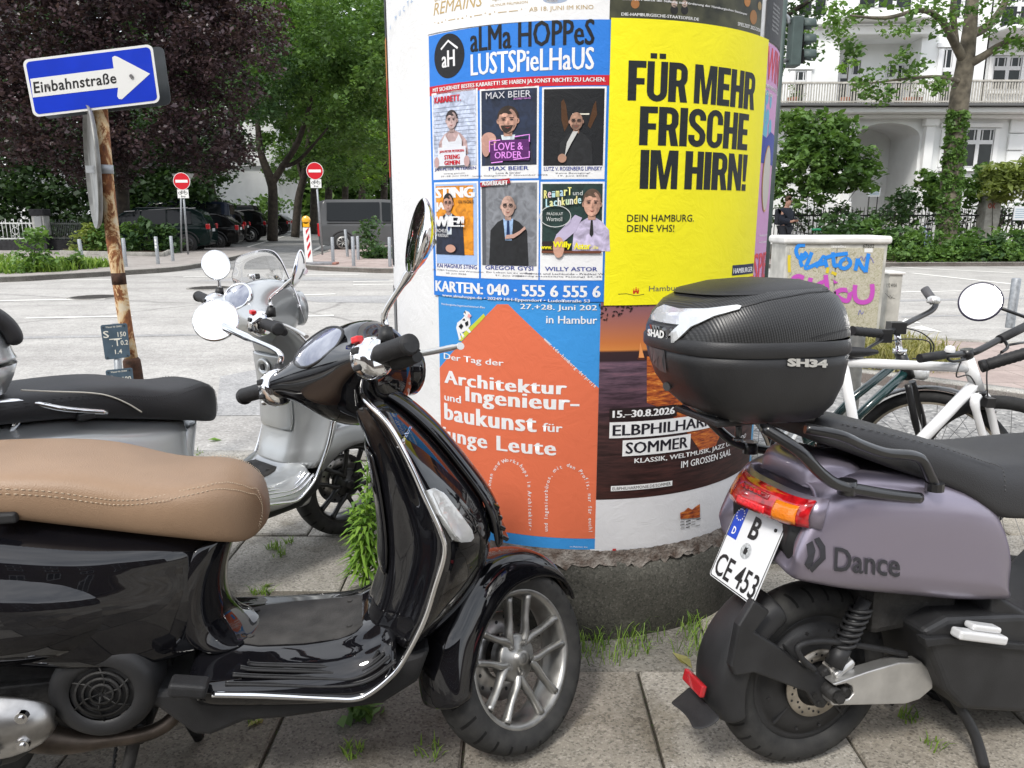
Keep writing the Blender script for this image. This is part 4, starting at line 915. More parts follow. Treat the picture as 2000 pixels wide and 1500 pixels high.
# --- the classic scooter (shared by the black and the silver one)
A0=Vector((-.02,0,.229));RAKE=R(28)
def ring_loft(bm,secs,caps=True,n=2):
 rows=[spline(s,n,closed=True)for s in secs]
 V=grid(bm,rows,closed_u=True)
 if caps:
  for r,fl in((V[0],True),(V[-1],False)):
   c=bm.verts.new(sum((v.co for v in r),Vector())/len(r));m=len(r)
   for k in range(m):
    f=bm.faces.new((r[k],r[(k+1)%m],c)if fl else(r[(k+1)%m],r[k],c));f.smooth=True
 fixn(bm);return V
def mirr(pts):
 """right-half outline (y<=0 side given as positive w) from top centre to bottom centre -> full ring"""
 P=[(x,-w,z)for x,w,z in pts];return P+[(x,-y,z)for x,y,z in P[-2:0:-1]]
def interp(tab,x):
 tab=sorted(tab)
 if x<=tab[0][0]:return tab[0][1]
 for(a,fa),(b,fb)in zip(tab,tab[1:]):
  if x<=b:return fa+(fb-fa)*(x-a)/(b-a)
 return tab[-1][1]
def classic_scooter(name,label,x,y,heading,steer,paint,seatm,steer_lights=True,silver=False,group=None):
 t=thing(name,label,'motor scooter',(x,y,0),heading,group)
 body=LF(pose(x,y,heading));ST=steer_matrix(RAKE,steer,A0);SF=LF(body.M@ST)
 zt=[(-1.60,.70),(-1.45,.755),(-1.25,.762),(-1.06,.744),(-.97,.722),(-.88,.70),(-.78,.678),(-.70,.655),(-.66,.635)]
 zb=[(-1.60,.64),(-1.5,.56),(-1.35,.50),(-1.2,.47),(-1.07,.452),(-.98,.43),(-.845,.40),(-.78,.395),(-.70,.39),(-.66,.40)]
 hw=[(-1.60,.05),(-1.5,.13),(-1.35,.185),(-1.2,.212),(-1.05,.218),(-.95,.21),(-.87,.19),(-.80,.163),(-.76,.145),(-.73,.122),(-.71,.098),(-.69,.06),(-.68,.03)]
 tw=[(-1.60,.03),(-1.5,.09),(-1.2,.125),(-.8,.12),(-.75,.105),(-.71,.07),(-.69,.04),(-.68,.02)]
 secs=[]
 for X in(-1.60,-1.55,-1.47,-1.38,-1.28,-1.18,-1.08,-.99,-.92,-.86,-.81,-.765,-.73,-.705,-.688):
  a,b,h,q=interp(zt,X),interp(zb,X),interp(hw,X),interp(tw,X);d=a-b
  secs.append(mirr([(X,0,a),(X,q*.8,a-.004),(X,q,a-.02),(X,q+(h-q)*.62,a-d*.14),(X,h*.93,a-d*.30),(X,h,a-d*.52),(X,h*.975,a-d*.84),(X,h*.90,b+.006),(X,h*.6,b),(X,0,b)]))
 bm=NB();ring_loft(bm,secs);o=obj('rear_body',bm,paint,t);subsurf(o,1)
 for e in(1,-1):
  bm=NB();rows=[];na,nr=44,9
  for j in range(nr+1):
   r=j/nr;row=[]
   for k in range(na):
    a=2*PI*k/na;ca,sa=math.cos(a),math.sin(a)
    ex=abs(ca)**.75*(1 if ca>0 else-1);ez=abs(sa)**.8*(1 if sa>0 else-1)
    X=-1.19+.325*r*ex;Z=.545+(.118 if sa>0 else.10)*r*ez+.03*(X+1.19)
    Z=max(Z,interp(zb,X)+.004)
    h=interp(hw,X);a_,b_=interp(zt,X),interp(zb,X);fz=(a_-Z)/(a_-b_);ww=interp([(0,.55),(.2,.8),(.42,.985),(.62,1),(.84,.975),(1,.9)],fz)*h
    row.append((X,-e*(ww+.028*(1-r**2.6)**.8-.004*r),Z))
   rows.append(row)
  grid(bm,rows,closed_u=True);fixn(bm);o=obj('side_cowl',bm,paint,t);subsurf(o,1)
 top=[(-1.50,.79),(-1.42,.825),(-1.30,.842),(-1.15,.845),(-1.02,.842),(-.934,.834),(-.881,.822),(-.828,.803),(-.778,.788),(-.738,.783),(-.686,.786),(-.648,.783),(-.617,.772),(-.592,.755),(-.575,.735),(-.566,.70)]
 bot=[(-1.50,.775),(-1.25,.765),(-1.06,.746),(-.971,.723),(-.878,.702),(-.782,.679),(-.704,.659),(-.645,.640),(-.61,.632),(-.585,.64),(-.566,.66)]
 sw=[(-1.50,.07),(-1.42,.125),(-1.25,.15),(-1.0,.155),(-.85,.15),(-.75,.142),(-.68,.130),(-.63,.112),(-.60,.088),(-.58,.06),(-.566,.025)]
 secs=[]
 for X in(-1.50,-1.46,-1.40,-1.30,-1.18,-1.08,-1.0,-.93,-.88,-.83,-.78,-.73,-.68,-.64,-.61,-.59,-.576,-.567):
  a,b,h=interp(top,X),interp(bot,X),interp(sw,X);d=a-b
  secs.append(mirr([(X,0,a),(X,h*.45,a-.002),(X,h*.78,a-d*.06),(X,h*.95,a-d*.2),(X,h,a-d*.45),(X,h*.98,a-d*.72),(X,h*.90,b+d*.05),(X,h*.7,b),(X,0,b)]))
 bm=NB();ring_loft(bm,secs);seat=obj('seat',bm,seatm,t);subsurf(seat,1)
 st=[(-1.40,.815),(-1.2,.815),(-1.05,.808),(-.96,.796),(-.886,.778),(-.83,.766),(-.771,.764),(-.72,.768),(-.66,.772),(-.625,.764),(-.598,.748),(-.580,.73),(-.575,.69),(-.584,.655)]
 def seat_w(X,Z):
  a,b,h=interp(top,X),interp(bot,X),interp(sw,X);f=(a-Z)/max(.01,a-b)
  return h*interp([(0,.4),(.06,.78),(.2,.95),(.45,1),(.72,.98),(1,.85)],f)
 for e in(1,-1):
  bm=NB();P=spline([Vector((X,0,Z))for X,Z in st],14)
  for dz in(-.0045,.0045):
   for i in range(0,len(P)-2,2):
    q=[Vector((p.x,-e*(seat_w(p.x,p.z+dz)+.0024),p.z+dz))for p in(P[i],P[i+1])]
    tube(bm,q,.0008,5)
  obj('stitching',bm,THREAD if not silver else SEATB,seat)
 for e in(-1,1):bm=NB();box(bm,(-1.045,e*.150,.752),(.05,.02,.022));bevel(obj('strap_anchor',bm,PLAST,seat),.005)
 secs=[]
 for X,c,m_,e_,lo in((-.74,.395,.388,.36,.30),(-.69,.392,.388,.356,.285),(-.60,.388,.388,.345,.275),(-.50,.386,.386,.330,.265),(-.42,.387,.386,.318,.262),(-.37,.398,.390,.315,.268),(-.33,.43,.415,.335,.285),(-.29,.455,.43,.37,.31)):
  secs.append(mirr([(X,0,c),(X,.085,c),(X,.125,m_-.006),(X,.165,m_-.014),(X,.188,(m_+e_)/2),(X,.203,e_+.004),(X,.203,e_-.012),(X,.17,lo+.01),(X,.08,lo),(X,0,lo)]))
 bm=NB();ring_loft(bm,secs);o=obj('floor',bm,paint,t);subsurf(o,1)
 bm=NB();rows=[]
 for X,h in((-.665,.055),(-.64,.075),(-.60,.09),(-.50,.098),(-.42,.094),(-.385,.085),(-.365,.07)):
  zc=interp([(-.74,.395),(-.60,.388),(-.50,.386),(-.42,.387),(-.37,.398)],X)
  rows.append([(X,-h*k,zc+.006+(.0 if abs(k)<1 else-.006))for k in(-1,-.97,-.5,0,.5,.97,1)])
 grid(bm,rows);fixn(bm)
 for(X,Y)in((-.62,-.06),(-.40,-.06),(-.62,.06),(-.40,.06)):disc(bm,(X,Y,interp([(-.74,.395),(-.60,.388),(-.50,.386),(-.42,.387),(-.37,.398)],X)+.006),(0,0,1),.007,12,.003)
 mt_=obj('floor_mat',bm,mat('worn_mat_rubber',(0.038,0.036,0.034),0.75,noise=0.35,nscale=20,bump=0.2,bscale=200),t)
 EX=[(-.281,.383,.205),(-.235,.476,.212),(-.208,.56,.215),(-.187,.633,.215),(-.194,.680,.213),(-.225,.757,.205),(-.257,.837,.19),(-.293,.905,.160),(-.335,.945,.115)]
 FX=[(-.17,.36),(-.09,.47),(-.055,.55),(-.062,.63),(-.09,.69),(-.14,.762),(-.196,.84),(-.262,.908),(-.315,.945)]
 IX=[(-.375,.385),(-.335,.454),(-.318,.53),(-.312,.60),(-.315,.66),(-.323,.75),(-.338,.83),(-.365,.895),(-.385,.935)]
 secs=[]
 for(ex,ez,ew),(fx,fz),(ix,iz)in zip(EX,FX,IX):
  secs.append(mirr([(fx,0,fz),(fx-.004,ew*.22,fz),(fx+(ex-fx)*.34,ew*.60,fz+(ez-fz)*.34),(fx+(ex-fx)*.80,ew*.93,fz+(ez-fz)*.8),(ex,ew,ez),(ex-.014,ew*.975,ez+.002),(ex+(ix-ex)*.30,ew*.80,ez+(iz-ez)*.3),(ex+(ix-ex)*.50,ew*.64,ez+(iz-ez)*.5),(ix+.012,ew*.50,iz),(ix,ew*.25,iz),(ix,0,iz)]))
 bm=NB();ring_loft(bm,secs);o_shield=obj('leg_shield',bm,paint,t);subsurf(o_shield,1)
 bm=NB();rows=[]
 for j in range(1,6):
  ix,iz=IX[j+1];ew=EX[j+1][2]
  rows.append([(ix-.010+.016*abs(k)**3,-ew*.50*k,iz)for k in(-1,-.8,-.4,0,.4,.8,1)])
 grid(bm,rows);o=obj('glove_box_door',bm,paint,t);fix=o.data;solid(o,.01,0);subsurf(o,1)
 for e in(1,-1):
  P=[Vector((X,-e*W_,Z))for X,W_,Z in((-.68,.207,.354),(-.60,.207,.342),(-.532,.207,.330),(-.45,.207,.315),(-.394,.207,.306),(-.361,.207,.314),(-.318,.207,.345))]+[Vector((ex-.004,-e*(ew+.002),ez))for ex,ez,ew in EX]+[Vector((-.35,-e*.06,.958))]
  bm=NB();P2=spline(P,6);tube(bm,P2,.0085,8,sy=.75);obj('edge_trim',bm,CHROME,t)
  if e<0:continue
  for k,(w0,dz)in enumerate(((.197,.016),(.189,.030),(.180,.040),(.170,.046))):
   Q=[Vector((X,-e*(w0+dw),Z+dz))for X,dw,Z in((-.655+.015*k,0,.352),(-.60,0,.344),(-.532,0,.333),(-.45,0,.320),(-.394,0.002,.318-.004*k),(-.350,0.004,.330),(-.30-.012*k,.006,.366-.006*k))]
   bm=NB();tube(bm,spline(Q,5),.0042,6,sy=.8);obj('floor_strip',bm,RUB if not silver else CHROME,t)
   bm=NB();tube(bm,spline([q+Vector((0,e*.004,.003))for q in Q],5),.0014,5);obj('floor_strip',bm,ALLOY_DK if not silver else CHROME,t)
 bm=NB();rows=[]
 for(fx,fz),h in zip(FX[2:],(.040,.045,.045,.042,.038,.034,.030)):
  rows.append([(fx+.004-.002,h*1.15,fz-.0),(fx+.016,h,fz),(fx+.026,h*.5,fz+.002),(fx+.028,0,fz+.003),(fx+.026,-h*.5,fz+.002),(fx+.016,-h,fz),(fx+.002,-h*1.15,fz)])
 grid(bm,rows);o=obj('horn_cover',bm,paint,t);solid(o,.012,0);subsurf(o,2)
 bm=NB()
 for k in range(4):X,Z=interp([(.56,-.028),(.70,-.066)],.575+.027*k),.575+.027*k;box(bm,(X+.004,0,Z),(.022,.082,.011),Matrix.Rotation(R(35),3,'Y'))
 sl=obj('horn_slats',bm,paint,o);bevel(sl,.004)
 dg=bpy.context.evaluated_depsgraph_get();dg.update()
 from mathutils.bvhtree import BVHTree
 bv=BVHTree.FromObject(o_shield,dg);base=LF(pose(.003,1.758,R(11)))
 def hit(u,v):
  e=base.I@EYE;d=(base.I.to_3x3()@ray(u,v)).normalized();h=bv.ray_cast(e,d)
  if h[0]is None:q=base.px(u,v,1,-.14);return q,Vector((.5,-.8,.2))
  n=h[1]if h[1].dot(d)<0 else-h[1];return h[0],n
 q=[(829,958),(838,956),(856,966),(884,1000),(911,1036),(915,1050),(909,1057),(890,1058),(880,1050),(852,1004)]
 def patch(px,off):
  V,F=tri_poly(px);bm=NB();add2d(bm,V,F,lambda a,b:Vector((a,b,0)))
  for ax in(0,1):
   vals=[p[ax]for p in px];k=math.ceil(min(vals)/8)
   while k*8<max(vals):
    n_=(1,0,0)if ax==0 else(0,1,0);bmesh.ops.bisect_plane(bm,geom=bm.verts[:]+bm.edges[:]+bm.faces[:],plane_co=(k*8*n_[0],k*8*n_[1],0),plane_no=n_);k+=1
  for v in bm.verts:h=hit(v.co.x,v.co.y);v.co=h[0]+h[1]*off
  fixn(bm);return bm
 qc=(sum(a for a,b in q)/len(q),sum(b for a,b in q)/len(q));q_in=[(qc[0]+(a-qc[0])*.84,qc[1]+(b-qc[1])*.90)for a,b in q]
 for e in(1,-1):
  Fm=Matrix.Diagonal((1,e,1,1));bm=patch(q,.008);bmesh.ops.transform(bm,matrix=Fm,verts=bm.verts);fixn(bm);li=obj('indicator',bm,LENSC,t,smooth=180);solid(li,.014,0);bevel(li,.003,3)
  bm=patch(q_in,.0165);bmesh.ops.transform(bm,matrix=Fm,verts=bm.verts);fixn(bm);obj('lens_pattern',bm,mat('lens_prisms',(0.60,0.60,0.59),0.22,0.3,coat=1.0),li)
 if not silver:
  V,F=text_mesh('Vespa',.012,italic=.4);V=fit(V,0,0,1,1);bm=NB();vs=[]
  for a,b_ in V:
   pt=Vector((776,872)).lerp(Vector((797,834)),a)+Vector((9,5))*(b_-.2)*(-1.0)*-1;h=hit(pt.x,pt.y);vs.append(bm.verts.new(h[0]+h[1]*.004))
  for f in F:bm.faces.new([vs[i]for i in f])
  fixn(bm);o=obj('script_badge',bm,CHROME,t);solid(o,.003,0)
 def sobj(nm,bm,m,parent=t,**k):
  bmesh.ops.transform(bm,matrix=ST,verts=bm.verts);return obj(nm,bm,m,parent,**k)
 wh=wheel(t,ST@Matrix.Translation((0,0,.229)),rimm=ALLOY if not silver else ALLOY_DK)
 bm=NB();tube(bm,[(-.01,.07,.229),(-.05,.075,.33),(-.10,.05,.42),(-.14,.0,.50)],[.022,.024,.026,.03],12);tube(bm,[(0,.085,.229),(0,-.02,.229)],.014,10);box(bm,(-.02,.062,.30),(.07,.03,.09));sobj('fork',bm,ALLOY_DK)
 bm=NB();rows=[]
 for k in range(27):
  a=R(-28+203*(k/26));a=R(22)+(R(188)-R(22))*k/26
  f=k/26;ro=.258+.020*math.sin(PI*min(1,f*1.1))+(.012 if f>.75 else 0);skirt=interp([(0,.240),(.10,.232),(.22,.208),(.35,.185),(.6,.168),(.85,.172),(1,.20)],f);hw_=interp([(0,.045),(.12,.060),(.3,.070),(.6,.076),(1,.068)],f)
  row=[]
  for rr,ww in((skirt,hw_),((skirt+ro)/2,hw_*1.02),(ro-.022,hw_*.93),(ro-.006,hw_*.68),(ro,hw_*.3),(ro+.001,0)):row.append(((rr)*math.cos(a),-ww,.229+rr*math.sin(a)))
  row=row+[(p[0],-p[1],p[2])for p in row[-2::-1]];rows.append(row)
 grid(bm,rows);fixn(bm);o=sobj('mudguard',bm,paint);solid(o,.006,-1);subsurf(o,1)
 big=[(-.452,.925),(-.470,.985),(-.452,1.03),(-.405,1.078),(-.34,1.102),(-.27,1.098),(-.215,1.06),(-.192,1.0),(-.205,.94),(-.245,.895),(-.31,.862),(-.385,.868)]
 tub=[(-.440+.034*math.cos(R(200-30*k)),.988+.030*math.sin(R(200-30*k)))for k in range(12)]
 secs=[]
 for Y in(-.215,-.19,-.165,-.14,-.12,-.10,-.08,-.055,-.02,.02,.055,.08,.10,.12,.14,.165,.19,.215):
  g_=lambda q:1/(1+(abs(q)/.098)**4);f=max(0,(g_(Y)-g_(.215))/(1-g_(.215)))
  secs.append([(tx+(bx_-tx)*f,Y*1.0,tz+(bz-tz)*f)for(bx_,bz),(tx,tz)in zip(big,tub)])
 bm=NB();ring_loft(bm,secs);hs=sobj('headset',bm,paint);subsurf(hs,1)
 bm=NB();rows=[]
 ez_=Vector((.062,0,.088)).normalized();c0=Vector((-.437,-.0,1.045));nrm=Vector((-.82,0,.57))
 for j in range(6):
  r=j/5;rows.append([c0+Vector((0,-.092*r*math.copysign(abs(math.cos(a))**.8,math.cos(a)),0))+ez_*(.050*r*math.copysign(abs(math.sin(a))**.8,math.sin(a))*(1-.25*abs(math.cos(a))))+nrm*(.010*(1-r*r)+.001)for a in[2*PI*k/32 for k in range(32)]])
 grid(bm,rows,closed_u=True);fixn(bm);dg=sobj('instrument_glass',bm,mat('instrument_glass',(0.30,0.32,0.37),0.06,0.2,coat=1.0,noise=0.5,nscale=14,col2=(0.05,0.06,0.12)),hs)
 bm=NB();tube(bm,[c0+Vector((0,-.094*math.copysign(abs(math.cos(a))**.8,math.cos(a)),0))+ez_*(.052*math.copysign(abs(math.sin(a))**.8,math.sin(a))*(1-.25*abs(math.cos(a))))for a in[2*PI*k/40 for k in range(41)]],.0035 if not silver else.006,6,cap=False);sobj('instrument_rim',bm,PLAST if not silver else CHROME,hs)
 bm=NB();disc(bm,(-.204,0,.985),(1,0,.05),.056,30,.012);hl_=sobj('headlight',bm,LENSC,hs);bm=NB();lathe(bm,[(.050,-.03),(.064,-.01),(.066,.010),(.058,.014)],'X',30,M=Matrix.Translation((-.204,0,.985)));sobj('headlight_rim',bm,paint,hl_)
 for e,yend in((-1,-.330),(1,.372)):
  bm=NB();ya,yb=e*.225,yend;x0,z0=-.440,.988
  n=22;P=[(x0,ya+(yb-ya)*k/n,z0+.002*k/n)for k in range(n+1)];tube(bm,P,[.0195 if k%2 else.0185 for k in range(n+1)],20)
  lathe(bm,[(.0,0),(.0205,0),(.0215,.004),(.0215,.010),(.019,.012)],'Y',20,M=Matrix.Translation((x0,yb,z0))@Matrix.Diagonal((1,-e,1,1)))
  g=sobj('handgrip',bm,RUB,hs)
  bm=NB();secs=[[(x0+r_*math.cos(R(30*k))*1.05,e*Y,z0-.004+r_*1.1*math.sin(R(30*k)))for k in range(12)]for Y,r_ in((.175,.036),(.182,.040),(.205,.041),(.222,.036),(.227,.030))];ring_loft(bm,secs);sw_=sobj('switch_block',bm,CHROME,hs)
  bm=NB();box(bm,(x0-.034,e*.20,z0+.012),(.02,.022,.014));box(bm,(x0-.034,e*.20,z0-.022),(.02,.02,.012));bevel(sobj('switch',bm,PLAST,sw_),.003)
  if e<0:
   bm=NB();box(bm,(x0-.026,e*.193,z0+.036),(.018,.022,.014));bevel(sobj('kill_switch',bm,REDP,sw_),.003)
  bm=NB();P=spline([Vector((x0+.035,e*.20,z0-.006)),Vector((x0+.062,e*.235,z0-.008)),Vector((x0+.070,e*.30,z0-.012)),Vector((x0+.068,e*.372,z0-.016)),Vector((x0+.066,e*.395,z0-.018))],5)
  tube(bm,P,[.009]*4+[.0075]*12+[.006]*3+[.009]*2,10,sy=.8);sobj('brake_lever',bm,mat('lever_silver',(0.62,0.62,0.61),0.3,0.7),hs)
  bm=NB();tube(bm,[(x0+.028,e*.19,z0-.012),(x0+.045,e*.24,z0-.015),(x0+.035,e*.30,z0-.02)],[.022,.020,.012],12);sobj('lever_mount',bm,PLAST,hs)
  bm=NB();tube(bm,[(x0+.025,e*.22,z0+.025),(x0+.028,e*.222,z0+.055)],[.019,.013],14);sobj('mirror_boot',bm,PLAST,hs)
 rw=wheel(t,Matrix.Translation((-1.325,0,.229)),rimm=ALLOY if not silver else ALLOY_DK,disc=False)
 bm=NB();box(bm,(-.97,-.02,.36),(.34,.20,.16));box(bm,(-1.10,-.06,.30),(.30,.16,.16));box(bm,(-.84,0,.36),(.10,.14,.11));
 for k in range(6):box(bm,(-.90,-.125,.31+.018*k),(.12,.02,.008))
 bevel(obj('engine',bm,ENG,t),.02,3)
 bm=NB();MF=Matrix.Translation((-.90,-.125,.365));lathe(bm,[(.062,-.055),(.07,-.062),(.092,-.058),(.104,-.045),(.108,0.03)],'Y',40,M=MF);lathe(bm,[(.001,-.050),(.062,-.050)],'Y',40,M=MF);fc=obj('fan_cover',bm,PLAST,t);fixm(fc)
 bm=NB()
 for r_ in(.022,.036,.050):lathe(bm,[(r_-.002,-.058),(r_+.002,-.058),(r_+.002,-.050),(r_-.002,-.050),(r_-.002,-.058)],'Y',30,M=MF)
 for k in range(6):
  a=PI*k/3;b_=a+.5;tube(bm,[MF@Vector((.006*math.cos(a),-.055,.006*math.sin(a))),MF@Vector((.034*math.cos(a+.25),-.056,.034*math.sin(a+.25))),MF@Vector((.062*math.cos(b_),-.055,.062*math.sin(b_)))],.002,5)
 obj('fan_grille',bm,ENG,fc)
 bm=NB();P=spline([Vector((-.78,-.06,.30)),Vector((-.775,-.11,.262)),Vector((-.82,-.135,.235)),Vector((-.91,-.135,.226)),Vector((-.98,-.14,.236)),Vector((-1.06,-.15,.27))],6);tube(bm,P,[.016]*20+[.018,.020,.022,.024,.026,.028,.030,.031,.032,.033,.034][:len(P)-20],14);obj('exhaust_pipe',bm,EXH,t)
 bm=NB();secs=[]
 for X,h in((-1.03,.03),(-1.07,.055),(-1.15,.072),(-1.3,.075),(-1.48,.06),(-1.52,.03)):secs.append([(X,-.175+.9*h*math.cos(R(30*k)),.30+h*1.1*math.sin(R(30*k))-.05*(X+1.1))for k in range(12)])
 ring_loft(bm,secs);mu=obj('muffler',bm,ENG,t)
 bm=NB();rows=[]
 for X,h in((-.985,.012),(-.995,.038),(-1.03,.062),(-1.10,.076),(-1.22,.082),(-1.36,.076),(-1.42,.05)):
  rows.append([(X,-.176-(h*.9+.012)*math.cos(R(-62+124*k/10)),.338+h*1.08*math.sin(R(-62+124*k/10))*1.05-.05*(X+1.1))for k in range(11)])
 grid(bm,rows);fixn(bm);hsld=obj('heat_shield',bm,STEEL,mu);solid(hsld,.004,0);subsurf(hsld,1)
 for(X,Z)in((-1.025,.372),(-1.03,.312)):bm=NB();disc(bm,(X,-.235,Z),(0,-1,0),.012,14,.012);disc(bm,(X,-.247,Z),(0,-1,0),.006,6,.004);obj('bolt',bm,CHROME,mu)
 bm=NB();
 for k in range(3):box(bm,(-1.10,-.262,.335-.022*k),(.07,.01,.008))
 obj('vent_slot',bm,PLAST,mu)
 bm=NB()
 for(X0,X1)in((-.86,-.92),):
  tube(bm,spline([Vector((X0,-.10,.24)),Vector((X0-.03,-.11,.14)),Vector((X0-.05,-.13,.05)),Vector((X0-.06,-.16,.012))],4),.014,10);tube(bm,spline([Vector((X0+.02,.08,.24)),Vector((X0+.04,.10,.12)),Vector((X0+.06,.14,.012))],4),.014,10);tube(bm,[(X0,-.11,.20),(X0,.10,.20)],.012,10)
  box(bm,(X0-.03,-.165,.02),(.06,.03,.02))
 obj('centre_stand',bm,ENG,t)
 bm=NB();P=[]
 for k in range(90):a=k*.8;P.append(Vector((-.905-.0004*k,-.105+.012*math.cos(a),.215-.0018*k+.012*math.sin(a)*.3)))
 tube(bm,P,.0024,5);obj('stand_spring',bm,PLAST,t)
 bm=NB();pts=[(-.845,.352),(-.77,.272),(-.735,.232),(-.70,.226),(-.628,.250),(-.542,.246),(-.33,.254),(-.25,.30),(-.22,.38),(-.30,.36),(-.38,.30),(-.56,.315),(-.70,.335)]
 prism(bm,[(a,-.165,b)for a,b in pts],(0,.33,0));fixn(bm);bevel(obj('underbody',bm,PLAST,t),.012,2)
 bm=NB();box(bm,(-.722,-.215,.383),(.075,.045,.030),Matrix.Rotation(R(12),3,'Y'));box(bm,(-.745,-.20,.372),(.03,.05,.018));bevel(obj('footpeg',bm,RUB,t),.008,3)
 bm=NB();rows=[]
 for X,Z,h in((-.640,.640,.085),(-.655,.60,.105),(-.670,.55,.118),(-.676,.50,.124),(-.672,.455,.126),(-.655,.420,.124),(-.630,.400,.118),(-.605,.392,.110)):
  rows.append([(X-.055*abs(k)**2.4-(.02 if abs(k)==1 else 0),-h*k,Z-.004*abs(k)**2)for k in(-1,-.9,-.7,-.4,0,.4,.7,.9,1)])
 grid(bm,rows);fixn(bm);up_=obj('under_seat_panel',bm,paint,t);solid(up_,.008,0);subsurf(up_,2)
 return t,body,SF,hs,ST
def fixm(o):
 bm=bmesh.new();bm.from_mesh(o.data);bmesh.ops.recalc_face_normals(bm,faces=bm.faces);bm.to_mesh(o.data);bm.free()
def mirror_part(t,body,pb,pm,nrm,rad,ball=None,parent=None,oval=1.0,stem=.0055):
 """mirror in thing-local coordinates: pb stem foot, pm mirror centre, nrm glass normal"""
 nrm=Vector(nrm).normalized();x,y=frame_of(nrm);bm=NB()
 back=pm-nrm*rad*.30
 k=pb+Vector((0,0,.03));q=back-nrm*.004
 tube(bm,spline([pb,k,k.lerp(q,.5),q],5),[stem*1.25]*5+[stem*1.15]*4+[stem*1.25]+[stem*1.9]*3+[stem*2.3]*3,10)
 st=obj('mirror_stem',bm,CHROME,parent or t)
 bm=NB();Mx=Matrix((x,y,nrm)).transposed().to_4x4();Mx.translation=pm
 Mx=Mx@Matrix.Diagonal((1,oval,1,1))
 lathe(bm,[(.001,-rad*.42),(rad*.35,-rad*.38),(rad*.7,-rad*.24),(rad*.95,-rad*.06),(rad,0),(rad*1.0,.004),(rad*.95,.006)],'Z',36,M=Mx);fixn(bm);ho=obj('mirror',bm,CHROME,parent or t)
 bm=NB();lathe(bm,[(rad*.955,.005),(rad*.6,.0075),(.001,.009)],'Z',36,M=Mx);fixn(bm);obj('mirror_glass',bm,MIRG,ho)
 return ho
bk,bkF,bkS,bkH,bkST=classic_scooter('motor_scooter','glossy black motor scooter with a tan leather seat in the foreground',.003,1.758,R(11),R(39.8),BLACKP,TAN)
def wl(fr,p):return fr.I@p
def mirror_world(t,body,foot,centre,n_world,rad,oval=1.0):
 n=body.I.to_3x3()@Vector(n_world);return mirror_part(t,body,foot,body.I@centre,n,rad,oval=oval)
rc=bkS.M@bkS.px(816,462,0,-.44);lc=bkS.M@bkS.px(422,626,0,-.44)
mirror_world(bk,bkF,bkST@Vector((-.412,-.222,1.045)),rc,(-.93,-.30,.22),.072)
mirror_world(bk,bkF,bkST@Vector((-.412,.222,1.045)),lc,(EYE-lc).normalized()+Vector((-.25,0,.42)),.060)
